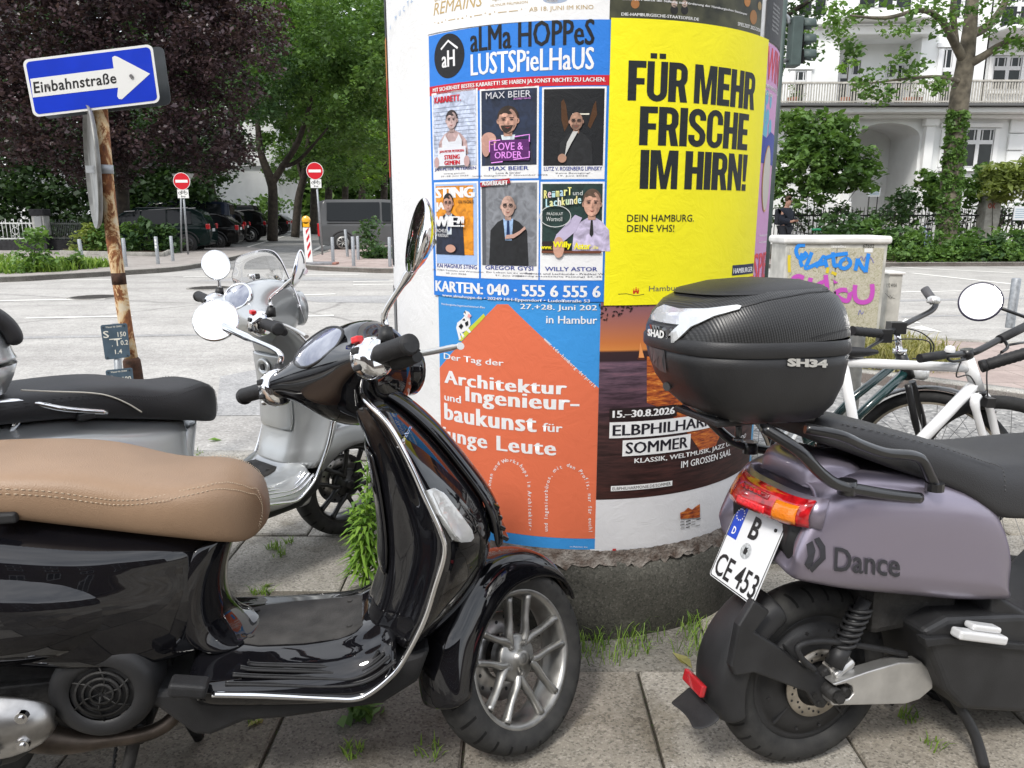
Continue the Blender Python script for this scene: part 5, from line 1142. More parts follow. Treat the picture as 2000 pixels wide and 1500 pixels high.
# === SILVER SCOOTER
sv,svF,svS,svH,svST=classic_scooter('motor_scooter','silver grey motor scooter with a clear windscreen and a top box, behind the black one',-.708,3.092,R(50.6),R(-9.8),SILVP,SEATB,silver=True)
def silver_extras():
 t=sv;S_=svST
 def sobj(nm,bm,m,parent=t):bmesh.ops.transform(bm,matrix=S_,verts=bm.verts);return obj(nm,bm,m,parent)
 out=[svS.px(u,v,0,-.25)for u,v in((470,548),(474,522),(480,503),(500,491),(520,488),(536,493),(549,512),(560,545),(576,578),(587,600),(586,615),(577,628),(560,634),(545,632),(505,618),(480,590))]
 cy=sum(p.y for p in out)/len(out);cz=sum(p.z for p in out)/len(out)
 bm=NB();rows=[]
 for j in range(1,7):
  row=[]
  for p in spline(out,4,closed=True):
   y=cy+(p.y-cy)*j/6;z=cz+(p.z-cz)*j/6;row.append((-.19-1.0*(y-cy)**2-.30*(z-1.0),y,z))
  rows.append(row)
 V=grid(bm,rows,closed_u=True);f=bm.faces.new(V[0]);f.smooth=True
 gl=mat('windscreen_acrylic',(0.93,0.94,0.95),0.03,0.0,trans=1.0,ior=1.08,coat=0.6)
 ws=sobj('windscreen',bm,gl);solid(ws,.003,0)
 bm=NB();r_=[Vector(q)for q in rows[-1]];tube(bm,r_+[r_[0]],.0015,6,cap=False);sobj('screen_edge',bm,mat('acrylic_edge',(0.62,0.62,0.68),0.2,coat=1.0),ws)
 for(a,b,c)in(((494,540),(500,562),(508,580)),((551,552),(562,575),(574,598))):
  P=[svS.px(a[0],a[1],0,-.235),svS.px(b[0],b[1],0,-.245),svS.px(c[0],c[1],0,-.25)]
  bm=NB();tube(bm,P,.0058,10);k=P[0];tube(bm,[k-Vector((.018,0,0)),k+Vector((.012,0,0))],.010,12);tube(bm,[P[2]-Vector((.01,0,0)),P[2]+Vector((.02,0,0))],.008,10);st=sobj('screen_strut',bm,CHROME)
  bm=NB();tube(bm,[k+Vector((.012,0,0)),k+Vector((.026,0,0))],.011,12);sobj('clamp_knob',bm,RUB,st)
 lc=svS.M@svS.px(422,518,0,-.42);rc=svS.M@svS.px(581,525,0,-.42)
 mirror_world(sv,svF,svST@Vector((-.412,.222,1.03)),lc,(EYE-lc).normalized()+Vector((.1,0,.30)),.052,1.12)
 mirror_world(sv,svF,svST@Vector((-.412,-.222,1.045)),rc,(-.95,-.12,.25),.056,1.1)
 p=svF.px(530,714,1,0.0);bm=NB();lathe(bm,[(.03,0),(.034,.004),(.030,.010),(.020,.008),(.018,.004),(.001,.004)],'X',24,M=Matrix.Translation((p.x-.030,0,p.z))@Matrix.Diagonal((-1,1.25,1,1)));fixn(bm);lk=obj('ignition_lock',bm,SILVP,t)
 bm=NB();disc(bm,(p.x-.036,0,p.z),(-1,0,0),.012,16,.006);obj('key_barrel',bm,PLAST,lk)
 P=[svF.px(u,v,1,-.157)for u,v in((40,755),(100,758),(175,761),(215,768),(250,783),(276,799))]
 bm=NB();tube(bm,[Vector((q.x,-(.1575),q.z-.01))for q in spline(P,5)],.0026,6);obj('piping',bm,mat('pale_piping',(0.55,0.52,0.45),0.6),t)
 bm=NB()
 for e in(-1,1):
  tube(bm,spline([Vector((-.985,e*.15,.752)),Vector((-1.10,e*.155,.785)),Vector((-1.22,e*.13,.825)),Vector((-1.45,e*.10,.835)),Vector((-1.60,e*.09,.835))],5),.009,10)
  tube(bm,[Vector((-1.19,e*.135,.818)),Vector((-1.215,e*.12,.76)),Vector((-1.23,e*.11,.74))],.008,8)
 tube(bm,[(-1.35,-.115,.835),(-1.35,.115,.835)],.008,8);tube(bm,[(-1.55,-.09,.835),(-1.55,.09,.835)],.008,8)
 obj('luggage_rack',bm,CHROME,t)
 def se(a,b,z,n=32,x0=-1.42,p=.55):
  return[(x0+a*math.copysign(abs(math.cos(2*PI*k/n))**p,math.cos(2*PI*k/n)),b*math.copysign(abs(math.sin(2*PI*k/n))**p,math.sin(2*PI*k/n)),z)for k in range(n)]
 bm=NB();rows=[se(.185,.16,.842),se(.205,.185,.855),se(.226,.205,.90),se(.236,.215,.935)];V=grid(bm,rows,closed_u=True);bm.faces.new(V[0][::-1]);bm.faces.new(V[-1]);fixn(bm)
 bx=obj('top_box',bm,SILVP,t)
 bm=NB();rows=[se(.240,.219,.935),se(.240,.219,.95),se(.232,.212,.955),se(.226,.206,1.0),se(.205,.185,1.05),se(.16,.14,1.085),se(.09,.08,1.10)];V=grid(bm,rows,closed_u=True);bm.faces.new(V[-1]);bm.faces.new(V[0][::-1]);fixn(bm);ld=obj('lid',bm,SILVP,bx);subsurf(ld,1)
 bm=NB();rows=[]
 for z,x0,th in((.985,-1.190,.03),(1.03,-1.196,.045),(1.075,-1.225,.055),(1.11,-1.275,.05),(1.13,-1.32,.02)):
  rows.append([(x0+.028*(1-(y/.19)**4),y,z)for y in[-.19+.038*k for k in range(11)]])
 grid(bm,rows);fixn(bm);bp=obj('backrest_pad',bm,SEATB,bx);solid(bp,.045,-1);subsurf(bp,2)
silver_extras()
# === PURPLE ELECTRIC SCOOTER
PURP=carpaint('matt_lilac_grey_paint',(0.275,0.245,0.305),0.65,0.34,coat=0.25,dust=0.03)
NPX,NPY,NB_=.719,1.695,R(17.2)
NM=pose(NPX,NPY,NB_)@Matrix.Rotation(-R(2.5),4,'X')
NF=LF(NM)
nq=thing('electric_scooter','lilac grey electric scooter with a black top box, seen from behind on the right','electric scooter',(NPX,NPY,0))
nq.rotation_euler=NM.to_euler()
def poly_prism(pts,y0,y1):
 bm=NB();prism(bm,[(p.x,y0,p.z)for p in pts],(0,y1-y0,0));fixn(bm);return bm
def npx(pts,y):return[NF.px(u,v,1,y)for u,v in pts]
def purple():
 t=nq
 top=npx([(1514,893),(1580,925),(1700,945),(1800,955),(1900,965),(1940,985),(1962,1020),(1985,1100)],-.15);low=npx([(1502,1108),(1512,1164),(1600,1180),(1700,1195),(1850,1200),(1985,1205)],-.165)
 ztab=[(p.x,p.z)for p in top];zl=[(p.x,p.z)for p in low[1:]]
 xr=-.20
 secs=[]
 for X,zt_,zb_,h,q in((-.118,.735,.600,.095,.075),(-.158,.742,.560,.140,.10),(-.142,.750,.545,.162,.12),(-.085,.762,.532,.172,.128),(-.03,.770,.515,.180,.13),(.05,.765,.495,.185,.132),(.15,.755,.470,.187,.132),(.24,.745,.447,.187,.13),(.33,.722,.430,.185,.125),(.385,.684,.422,.182,.12),(.42,.63,.415,.178,.12),(.450,.56,.410,.170,.12),(.472,.48,.408,.150,.10)):
  d=zt_-zb_;k_=interp([(-.10,.46),(.12,0)],X)
  secs.append(mirr([(a_+k_*(c_-.6),b_,c_)for a_,b_,c_ in[(X,0,zt_),(X,q*.8,zt_),(X,q,zt_-.004),(X-.002,q+(h-q)*.62,zt_-d*.09),(X-.004,h*.985,zt_-d*.26),(X-.008,h,zt_-d*.50),(X-.006,h*1.004,zt_-d*.74),(X+.004,h*.985,zt_-d*.83),(X+.02,h*.86,zb_),(X+.02,h*.5,zb_+.01),(X+.02,0,zb_+.01)]]))
 bm=NB();ring_loft(bm,secs);sh=obj('body_panel',bm,PURP,t);subsurf(sh,1)
 secs=[]
 for X,zt_,zb_,h in((-.085,.765,.735,.075),(-.080,.785,.73,.090),(-.05,.798,.72,.104),(-.02,.800,.72,.116),(.06,.785,.71,.12)):
  secs.append(mirr([(X,0,zt_),(X,h*.6,zt_),(X,h*.92,zt_-.012),(X,h,zt_-.035),(X,h*1.05,zb_),(X,0,zb_)]))
 bm=NB();ring_loft(bm,secs);o=obj('tail_cover',bm,PURP,t);subsurf(o,1)
 bm=NB();secs=[]
 for X,zt_,zb_,h in((-.13,.66,.545,.085),(-.135,.67,.535,.100),(-.08,.70,.525,.15),(0,.70,.50,.15)):secs.append(mirr([(X,0,zt_),(X,h,zt_),(X-.01,h,(zt_+zb_)/2),(X+.03,h*.8,zb_),(X+.03,0,zb_)]))
 ring_loft(bm,secs);bevel(obj('tail_underside',bm,PLAST,t),.008)
 P0,P1,P2,P3=NF.px(1469,913,1,.098),NF.px(1606,977,1,-.155),NF.px(1592,1026,1,-.155),NF.px(1439,966,1,.098)
 def lamp_bm(f0,f1,v0,v1,off,n=14):
  bm=NB();rows=[]
  for j in range(5):
   v=v0+(v1-v0)*j/4;row=[]
   for i in range(n+1):
    f=f0+(f1-f0)*i/n;a=P0.lerp(P1,f).lerp(P3.lerp(P2,f),v)
    bul=.030*(1-(2*f-1)**4)*.8+.010*(1-(2*v-1)**2)+off+.014
    row.append(a+Vector((-bul,0,-.1*bul)))
   rows.append(row)
  grid(bm,rows);fixn(bm);return bm
 redl=mat('red_lens',(0.42,0.008,0.012),0.12,coat=1.0,noise=0.45,nscale=60);red2=mat('bright_red_lens',(0.80,0.02,0.03),0.15,coat=1.0,noise=0.2,nscale=150,bump=0.3,bscale=180)
 la=obj('rear_light',lamp_bm(0,1,0,1,.0),redl,t);solid(la,.012,0)
 for nm,m_,a,b,c,d,off in(('brake_lens',red2,.20,.60,.60,.90,.007),('brake_lens',mat('dark_red_lens',(0.22,0.004,0.008),0.2,coat=1.0),.20,.60,.18,.34,.007),('indicator',AMBER,.70,.93,.20,.93,.008),('indicator',AMBER,.0,.07,.1,.8,.007)):
  o=obj(nm,lamp_bm(a,b,c,d,off),m_,la);solid(o,.004,0)
 bm=NB()
 for k in range(5):
  f=.26+.06*k;a=P0.lerp(P1,f).lerp(P3.lerp(P2,f),.26);box(bm,a+Vector((-.060,0,0)),(.004,.008,.008))
 obj('light_chip',bm,red2,la)
 bm=NB();rows=[]
 for v in(-.09,1.10):
  rows.append([P0.lerp(P1,f).lerp(P3.lerp(P2,f),v)+Vector((-.030*(1-(2*f-1)**4)*.8-.004,0,0))for f in[-.03+1.08*i/12 for i in range(13)]])
 grid(bm,rows);fixn(bm);o=obj('light_surround',bm,PURP,la);solid(o,.01,0)
 pc=Vector((-.167,.008,.562));Rp=Matrix.Rotation(R(23.9),3,'Y')
 def pl(w,h,o=0):return pc+Rp@Vector((-o,-w,h))
 def plate_obj(nm,shapes,m,parent,off):
  bm=NB()
  for pts in shapes:V,F=tri_poly(pts);add2d(bm,V,F,lambda a,b:pl(a,b,off))
  fixn(bm);o=obj(nm,bm,m,parent)
  for p in o.data.polygons:
   pass
  return o
 bm=NB();prism(bm,[pl(a,b,0)for a,b in rrect(.18,.20,.008)],Rp@Vector((.0015,0,0)));fixn(bm);npl=obj('number_plate',bm,mat('plate_white',(0.74,0.75,0.76),0.35,coat=0.5),t)
 BKP=mat('plate_black',(0.01,0.01,0.01),0.4);BLP=mat('plate_blue',(0.01,0.06,0.5),0.4)
 def ptext(s,x0,y0,x1,y1,m,bold=.03,off=.0012):
  V,F=text_mesh(s,bold,res=3);V=fit(V,x0,y0,x1,y1);bm=NB();add2d(bm,V,F,lambda a,b:pl(a,b,off));return bm
 o=plate_obj('plate_frame',[band([tuple(q)for q in rrect(.176,.196,.007)]+[(.088,.091)],[tuple(q)for q in rrect(.171,.191,.006)]+[(.0855,.0895)])],BKP,npl,.0006)
 plate_obj('euro_band',[[(-.085,.008),(-.048,.008),(-.048,.095),(-.085,.095)]],BLP,npl,.0006)
 bm=ptext('D',-.073,.017,-.060,.036,None)
 for k in range(12):
  a=2*PI*k/12;V,F=text_mesh('*',.05,res=1);V=fit(V,-.0665+.014*math.cos(a)-.0025,.068+.014*math.sin(a)-.0025,-.0665+.014*math.cos(a)+.0025,.068+.014*math.sin(a)+.0025);add2d(bm,V,F,lambda x,y:pl(x,y,.0012))
 obj('country_code',bm,mat('plate_white2',(0.8,0.8,0.8),0.4),npl)
 bm=ptext('B',-.014,.028,.018,.082,None);b2=ptext('CE 453',-.080,-.090,.082,-.034,None,.012)
 obj('registration',bm,BKP,npl);obj('registration',b2,BKP,npl)
 bm=NB();V,F=tri_poly(arcp(.0,-.002,.019,.019,0,354,40));add2d(bm,V,F,lambda a,b:pl(a,b,.0008));obj('seal',bm,mat('plate_seal',(0.42,0.44,0.45),0.45,noise=0.35,nscale=160),npl)
 bm=NB();V,F=tri_poly([(-.006,-.010),(.005,-.010),(.007,.001),(.003,.004),(.006,.009),(-.001,.006),(-.005,.008),(-.007,-.002)]);add2d(bm,V,F,lambda a,b:pl(a,b,.0013));obj('seal_bear',bm,BKP,npl)
 for(a,b)in((-.062,.086),(.066,.075)):bm=NB();disc(bm,pl(a,b,.0008),-(Rp@Vector((1,0,0))),.0042,12,.002);obj('bolt',bm,BKP,npl)
 dg=bpy.context.evaluated_depsgraph_get();dg.update()
 from mathutils.bvhtree import BVHTree
 bv=BVHTree.FromObject(sh,dg)
 def on_shell(u,v,off=.005):
  e=NF.I@EYE;d=(NF.I.to_3x3()@ray(u,v)).normalized();h=bv.ray_cast(e,d)
  if h[0]is None:q=NF.px(u,v,1,-.188);return q+Vector((0,-off,0))
  return h[0]-d*off
 DK=mat('dark_decal',(0.03,0.03,0.036),0.45)
 V,F=text_mesh('Dance',.012,res=3);c=[(1629,1116),(1758,1128),(1631,1069),(1759,1082)]
 V=fit(V,0,0,1,1);bm=NB()
 def q2(x,y):
  lo=Vector(c[0]).lerp(Vector(c[1]),x);hi=Vector(c[2]).lerp(Vector(c[3]),x);p=lo.lerp(hi,y);return on_shell(p.x,p.y)
 add2d(bm,V,F,q2)
 for pts in([(1591,1049),(1611,1064),(1611,1072),(1590,1057)],[(1584,1067),(1600,1062),(1612,1068),(1612,1086),(1605,1100),(1601,1087)],[(1576,1065),(1587,1059),(1589,1078),(1583,1094),(1571,1086)]):pass
 E1=[(1575,1063),(1587,1056),(1593,1075),(1588,1098),(1579,1113),(1571,1103),(1578,1086)]
 E2=[(1590,1053),(1600,1049),(1612,1067),(1613,1091),(1586,1119),(1580,1110),(1602,1088),(1602,1074)]
 for pts in(E1,E2):V,F=tri_poly([(a,b)for a,b in pts]);add2d(bm,V,F,lambda a,b:on_shell(a,b))
 fixn(bm);obj('lettering',bm,DK,t)
 topc=[(-.06,.90),(0,.888),(.06,.872),(.16,.845),(.26,.815),(.34,.785),(.40,.765),(.46,.752),(.55,.745),(.68,.755),(.80,.76)]
 secs=[]
 for X,h,bz in((-.075,.075,.845),(-.06,.100,.835),(-.02,.12,.825),(.06,.138,.79),(.15,.150,.755),(.24,.162,.725),(.31,.170,.69),(.36,.172,.65),(.42,.172,.625),(.52,.168,.615),(.66,.150,.63),(.78,.11,.66),(.82,.06,.68)):
  a=interp(topc,X)-(.03 if X<-.07 else 0);d=a-bz
  secs.append(mirr([(X,0,a-.004),(X,h*.35,a),(X,h*.70,a-d*.04),(X,h*.90,a-d*.15),(X,h,a-d*.42),(X,h*1.02,a-d*.75),(X,h*.98,bz),(X,h*.6,bz),(X,0,bz)]))
 bm=NB();ring_loft(bm,secs);se_=obj('seat',bm,SEATB,t);subsurf(se_,1)
 bm=NB();Q=spline([Vector((X,-(h*.885+.004),interp(topc,X)-.012))for X,h in((-.02,.12),(.06,.138),(.15,.150),(.24,.162),(.30,.170),(.35,.172),(.38,.172))]+[Vector((.385,-.170,.75)),Vector((.388,-.178,.70))],10)
 for i in range(0,len(Q)-1,2):tube(bm,[Q[i],Q[i+1]],.0012,5)
 obj('stitching',bm,mat('dark_thread',(0.06,0.06,0.06),0.7),se_)
 RK=mat('black_satin_steel',(0.010,0.010,0.011),0.28,coat=0.6,dust=0.0)if False else mat('black_satin_steel',(0.010,0.010,0.011),0.28,coat=0.6)
 for e in(-1,1):
  up=[NF.px(u,v,1,-.18)for u,v in((1588,842),(1640,850),(1680,868),(1728,884),(1775,888),(1798,897),(1812,922),(1824,947))]
  lo=[NF.px(u,v,1,-.18)for u,v in((1520,845),(1560,880),(1600,922),(1635,946),(1690,958),(1740,966),(1795,972))]
  bm=NB();tube(bm,spline([Vector((p.x,e*min(.182,.10+.8*max(0,p.x+.22)),p.z))for p in up],5),.0115,10);tube(bm,spline([Vector((p.x,e*min(.182,.10+.9*max(0,p.x+.27)),p.z))for p in lo],5),.0125,10)
  f=Vector((up[-1].x,e*.182,up[-1].z));disc(bm,f-Vector((0,0,.012)),(0,0,1),.02,12,.018);m2=Vector((lo[3].x+.03,e*.175,lo[3].z-.025));tube(bm,[m2,m2+Vector((0,0,.03))],.02,10)
  obj('grab_rail',bm,RK,t)
 bm=NB();box(bm,(-.17,0,.905),(.24,.18,.014))
 for y in(-.09,0,.09):tube(bm,[(-.30,y*.8,.912),(-.25,y,.905),(-.08,y,.895)],.011,8)
 tube(bm,[(-.30,-.072,.912),(-.31,0,.914),(-.30,.072,.912)],.011,8);tube(bm,[(-.26,-.08,.89),(-.26,-.08,.865)],.008,8);disc(bm,(-.26,-.08,.862),(0,0,-1),.012,10,.006)
 bevel(obj('rear_rack',bm,RK,t),.004)
 wr=obj('wheel',NB_hub(),PLAST,t);wr.matrix_local=Matrix.Translation((0,0,.229))
 bm=NB();w=.049;prof=[(.160,-w*.7),(.168,-w*.9),(.190,-w),(.212,-w*.86),(.224,-w*.6),(.229,-w*.28),(.230,0)];prof+=[(r,-y)for r,y in prof[-2::-1]]
 lathe(bm,prof,'Y',72);fixn(bm);obj('tyre',bm,TYRE2,wr)
 bm=NB();lathe(bm,[(.058,-.060),(.086,-.060),(.086,-.056),(.058,-.056),(.058,-.060)],'Y',48);fixn(bm)
 for k in range(30):
  a=2*PI*k/30;r=.066+.006*(k%3);disc(bm,(r*math.cos(a),-.0603,r*math.sin(a)),(0,-1,0),.0032,8,.0004,mi=1)
 obj('brake_disc',bm,[mat('worn_brake_disc',(0.45,0.41,0.35),0.4,0.9,noise=0.2,nscale=50),PLAST],wr)
 bm=NB();rows=[]
 for k in range(19):
  f=k/18;a=R(118+(192-118)*f);ro=.262+.012*math.sin(PI*f);hw_=.066+.006*f
  rows.append([(rr*math.cos(a),-y,.229+rr*math.sin(a))for rr,y in((.205,hw_),(.235,hw_*1.02),(ro-.008,hw_*.86),(ro,hw_*.45),(ro+.002,0),(ro,-hw_*.45),(ro-.008,-hw_*.86),(.235,-hw_*1.02),(.205,-hw_))])
 grid(bm,rows);fixn(bm);mg=obj('mudguard',bm,PLAST,t);solid(mg,.006,0);subsurf(mg,1)
 bm=NB();rows=[]
 for k in range(6):
  f=k/5;rows.append([(-.268-.065*f+.012*(1-(y/.07)**2)*f,y*(1-.25*f**3),.20-.055*f+.03*f*f)for y in(-.07,-.05,-.02,.02,.05,.07)])
 grid(bm,rows);fixn(bm);o=obj('mud_flap',bm,RUB,mg);solid(o,.005,0);subsurf(o,1)
 bm=NB();box(bm,(-.292,.012,.245),(.014,.085,.030),Matrix.Rotation(R(14),3,'Y'));bevel(obj('rear_reflector',bm,mat('red_reflector',(0.40,0.012,0.018),0.25,coat=1.0,bump=0.3,bscale=250),mg),.004)
 pts=npx([(1470,1170),(1502,1192),(1472,1232),(1520,1262),(1568,1298),(1600,1312),(1617,1300),(1622,1322),(1618,1365),(1606,1382),(1592,1380),(1572,1350),(1540,1338),(1470,1312),(1432,1318),(1425,1300),(1440,1220)],-.085);o=obj('mudguard_arm',poly_prism(pts,-.092,-.068),PLAST,mg);bevel(o,.006,3)
 for u,v in((1607,1315),(1590,1357),(1600,1374)):bm=NB();q=NF.px(u,v,1,-.092);disc(bm,q,(0,-1,0),.0065,10,.004);obj('bolt',bm,ENG,mg)
 pts=npx([(1622,1332),(1690,1308),(1752,1290),(1795,1290),(1816,1312),(1816,1340),(1790,1362),(1762,1371),(1620,1374),(1617,1362),(1652,1362),(1662,1350),(1660,1337),(1648,1331),(1625,1336)],-.115)
 SA=mat('cast_aluminium',(0.56,0.55,0.53),0.38,0.85,noise=0.12,nscale=18);o=obj('swing_arm',poly_prism(pts,-.125,-.09),SA,t);bevel(o,.006,3)
 bm=NB();tube(bm,[(.0,-.13,.235),(.0,-.06,.235)],.018,12);disc(bm,(.0,-.13,.235),(0,-1,0),.013,6,.012);tube(bm,[(.03,-.128,.238),(.03,-.10,.238)],.010,10);obj('axle_nut',bm,ENG,t)
 bm=NB();a,b=NF.px(1628,1300,1,-.10),NF.px(1690,1170,1,-.10);tube(bm,[a,b],.016,12);P=[]
 for k in range(70):an=k*.62;f=k/69;c_=a.lerp(b,.28+.6*f);P.append(c_+Vector((.024*math.cos(an),.024*math.sin(an),0)))
 tube(bm,P,.0045,6);tube(bm,[a,a.lerp(b,.30)],.022,12);obj('shock_absorber',bm,PLAST,t)
 bm=NB();tube(bm,spline(npx([(1590,1308),(1565,1285),(1560,1262),(1600,1252),(1660,1258),(1720,1268),(1770,1278)],-.105),6),.0075,8);obj('brake_hose',bm,RUB,t)
 bm=NB();box(bm,(.035,-.085,.285),(.06,.03,.045),Matrix.Rotation(R(-30),3,'Y'));tube(bm,[(.01,-.10,.27),(.06,-.10,.30)],.012,10);bevel(obj('brake_caliper',bm,SA,t),.006)
 pts=npx([(1800,1232),(1850,1205),(1990,1200),(2060,1205),(2120,1400),(1880,1386),(1845,1350)],-.16);o=obj('lower_body',poly_prism(pts,-.165,.165),PLAST,t);bevel(o,.015,3)
 pts=npx([(1800,1245),(1850,1242),(2060,1262),(2060,1275),(1850,1256),(1806,1262)],-.17);o=obj('footboard_edge',poly_prism(pts,-.178,-.15),RUB,t);bevel(o,.003)
 bm=NB();box(bm,(.24,0,.42),(.26,.20,.14));bevel(obj('inner_frame',bm,ENG,t),.02)
 bm=NB();q0,q1=NF.px(1866,1236,1,-.19),NF.px(1958,1248,1,-.19);c_=(q0+q1)/2;d=(q1-q0);Rr=Matrix.Rotation(-math.atan2(d.z,d.x),3,'Y');box(bm,c_,(d.length,.032,.022),Rr);box(bm,c_+Vector((.02,.01,.014)),(d.length*.6,.03,.016),Rr);bevel(obj('footpeg',bm,mat('pale_aluminium',(0.70,0.70,0.70),0.35,0.3),t),.006,3)
 bm=NB();tube(bm,spline([NF.px(1826,1335,1,.0),NF.px(1850,1368,1,.01),NF.px(1885,1410,1,.02)]+[Vector((.50,.10,.03)),Vector((.52,.13,.005))],4),.012,10);obj('side_stand',bm,PLAST,t)
 bm=NB();q=NF.I@G(1922,1506);tube(bm,spline([Vector((.30,-.10,.27)),Vector((.34,-.11,.19)),q.lerp(Vector((.34,-.11,.19)),.45)+Vector((.02,0,0)),q+Vector((0,0,.01))],5),.013,10);obj('centre_stand',bm,PLAST,t);bm=NB();a=NF.px(1740,1372,1,.05);tube(bm,[a+Vector((.02,0,.06)),a,Vector((a.x,.05,.10))],.010,8);box(bm,(a.x,.05,.095),(.05,.03,.014));tube(bm,[(.30,-.10,.25),(.24,-.08,.16)],.012,8);obj('centre_stand',bm,PLAST,t)
 bm=NB();secs=[]
 for X,zt_,zb_,h in((.42,.44,.20,.15),(.60,.33,.19,.16),(.85,.33,.20,.17),(.95,.40,.22,.17)):secs.append(mirr([(X,0,zt_),(X,h*.9,zt_),(X,h,zt_-.03),(X,h,zb_+.03),(X,h*.8,zb_),(X,0,zb_)]))
 ring_loft(bm,secs);bevel(obj('floorboard',bm,PLAST,t),.01)
 bm=NB();secs=[]
 for z,x0,x1,h in((.33,.90,1.02,.19),(.5,.98,1.16,.20),(.7,1.02,1.16,.19),(.88,1.0,1.10,.14),(.95,.98,1.08,.10)):secs.append([(x1,0,z),((x0+x1)/2,-h,z),(x0,-h*.9,z),(x0-.02,0,z),(x0,h*.9,z),((x0+x1)/2,h,z)])
 ring_loft(bm,secs);o=obj('leg_shield',bm,PURP,t);subsurf(o,2)
 bm=NB();
 for e in(-1,1):tube(bm,[(1.10,.07*e,.62),(1.24,.075*e,.233)],.02,10)
 obj('fork',bm,PLAST,t)
 wf=obj('wheel',NB_hub(),PLAST,t);wf.matrix_local=Matrix.Translation((1.24,0,.229));bm=NB();lathe(bm,prof,'Y',72);fixn(bm);obj('tyre',bm,TYRE2,wf)
 g0=NF.px(1926,713,1,.32);g1=NF.px(2010,688,1,.26);hb=Vector((1.0,0,.985))
 bm=NB();n=16;tube(bm,[g0.lerp(g1,k/n)for k in range(n+1)],[.017 if k%2 else.0185 for k in range(n+1)],14);tube(bm,[g0+(g0-g1).normalized()*.016,g0],.019,14);obj('handgrip',bm,RUB,t)
 bm=NB();tube(bm,[g1,g1.lerp(hb,.5),hb,Vector((1.08,-.30,1.0))],.018,10);secs=[]
 for X,h,z0,z1 in((.90,.06,.93,1.0),(.96,.10,.92,1.05),(1.04,.10,.92,1.05),(1.10,.05,.94,1.0)):secs.append(mirr([(X,0,z1),(X,h,(z0+z1)/2+.01),(X,0,z0)]))
 ring_loft(bm,secs);obj('handlebar',bm,PLAST,t)
 mc=NF.px(1915,589,1,.27);nrm=(NF.I.to_3x3()@((EYE-NF.M@mc).normalized()+Vector((-.1,0,.42)))).normalized();x,y=frame_of(nrm);Mx=Matrix((x,y,nrm)).transposed().to_4x4();Mx.translation=mc
 bm=NB();lathe(bm,[(.001,-.022),(.04,-.018),(.056,-.006),(.058,0),(.056,.004),(.052,.003)],'Z',36,M=Mx@Matrix.Diagonal((1.0,1.05,1,1)));fixn(bm);mo=obj('mirror',bm,mat('mirror_black_rim',(0.018,0.016,0.04),0.35),t)
 bm=NB();lathe(bm,[(.0535,.003),(.03,.0045),(.001,.005)],'Z',36,M=Mx@Matrix.Diagonal((1.0,1.05,1,1)));fixn(bm);obj('mirror_glass',bm,MIRG,mo)
 bm=NB();tube(bm,[NF.px(1952,601,1,.265),NF.px(2010,622,1,.25),NF.px(2060,660,1,.22),hb.lerp(g1,.7)],.005,8);obj('mirror_stem',bm,RK,mo)
def NB_hub():
 bm=NB();lathe(bm,[(.001,-.05),(.05,-.05),(.055,-.044),(.10,-.046),(.138,-.042),(.142,-.032),(.150,-.034),(.160,-.036),(.164,-.032),(.164,.036),(.14,.04),(.001,.045)],'Y',60)
 for k in range(12):a=2*PI*k/12+.2;disc(bm,(.128*math.cos(a),-.043,.128*math.sin(a)),(0,-1,0),.004,8,.003)
 for k in range(4):
  a=2*PI*k/4+.7;box(bm,(.118*math.cos(a),-.046,.118*math.sin(a)),(.05,.004,.005),Matrix.Rotation(-a,3,'Y'))
 fixn(bm);return bm
purple()
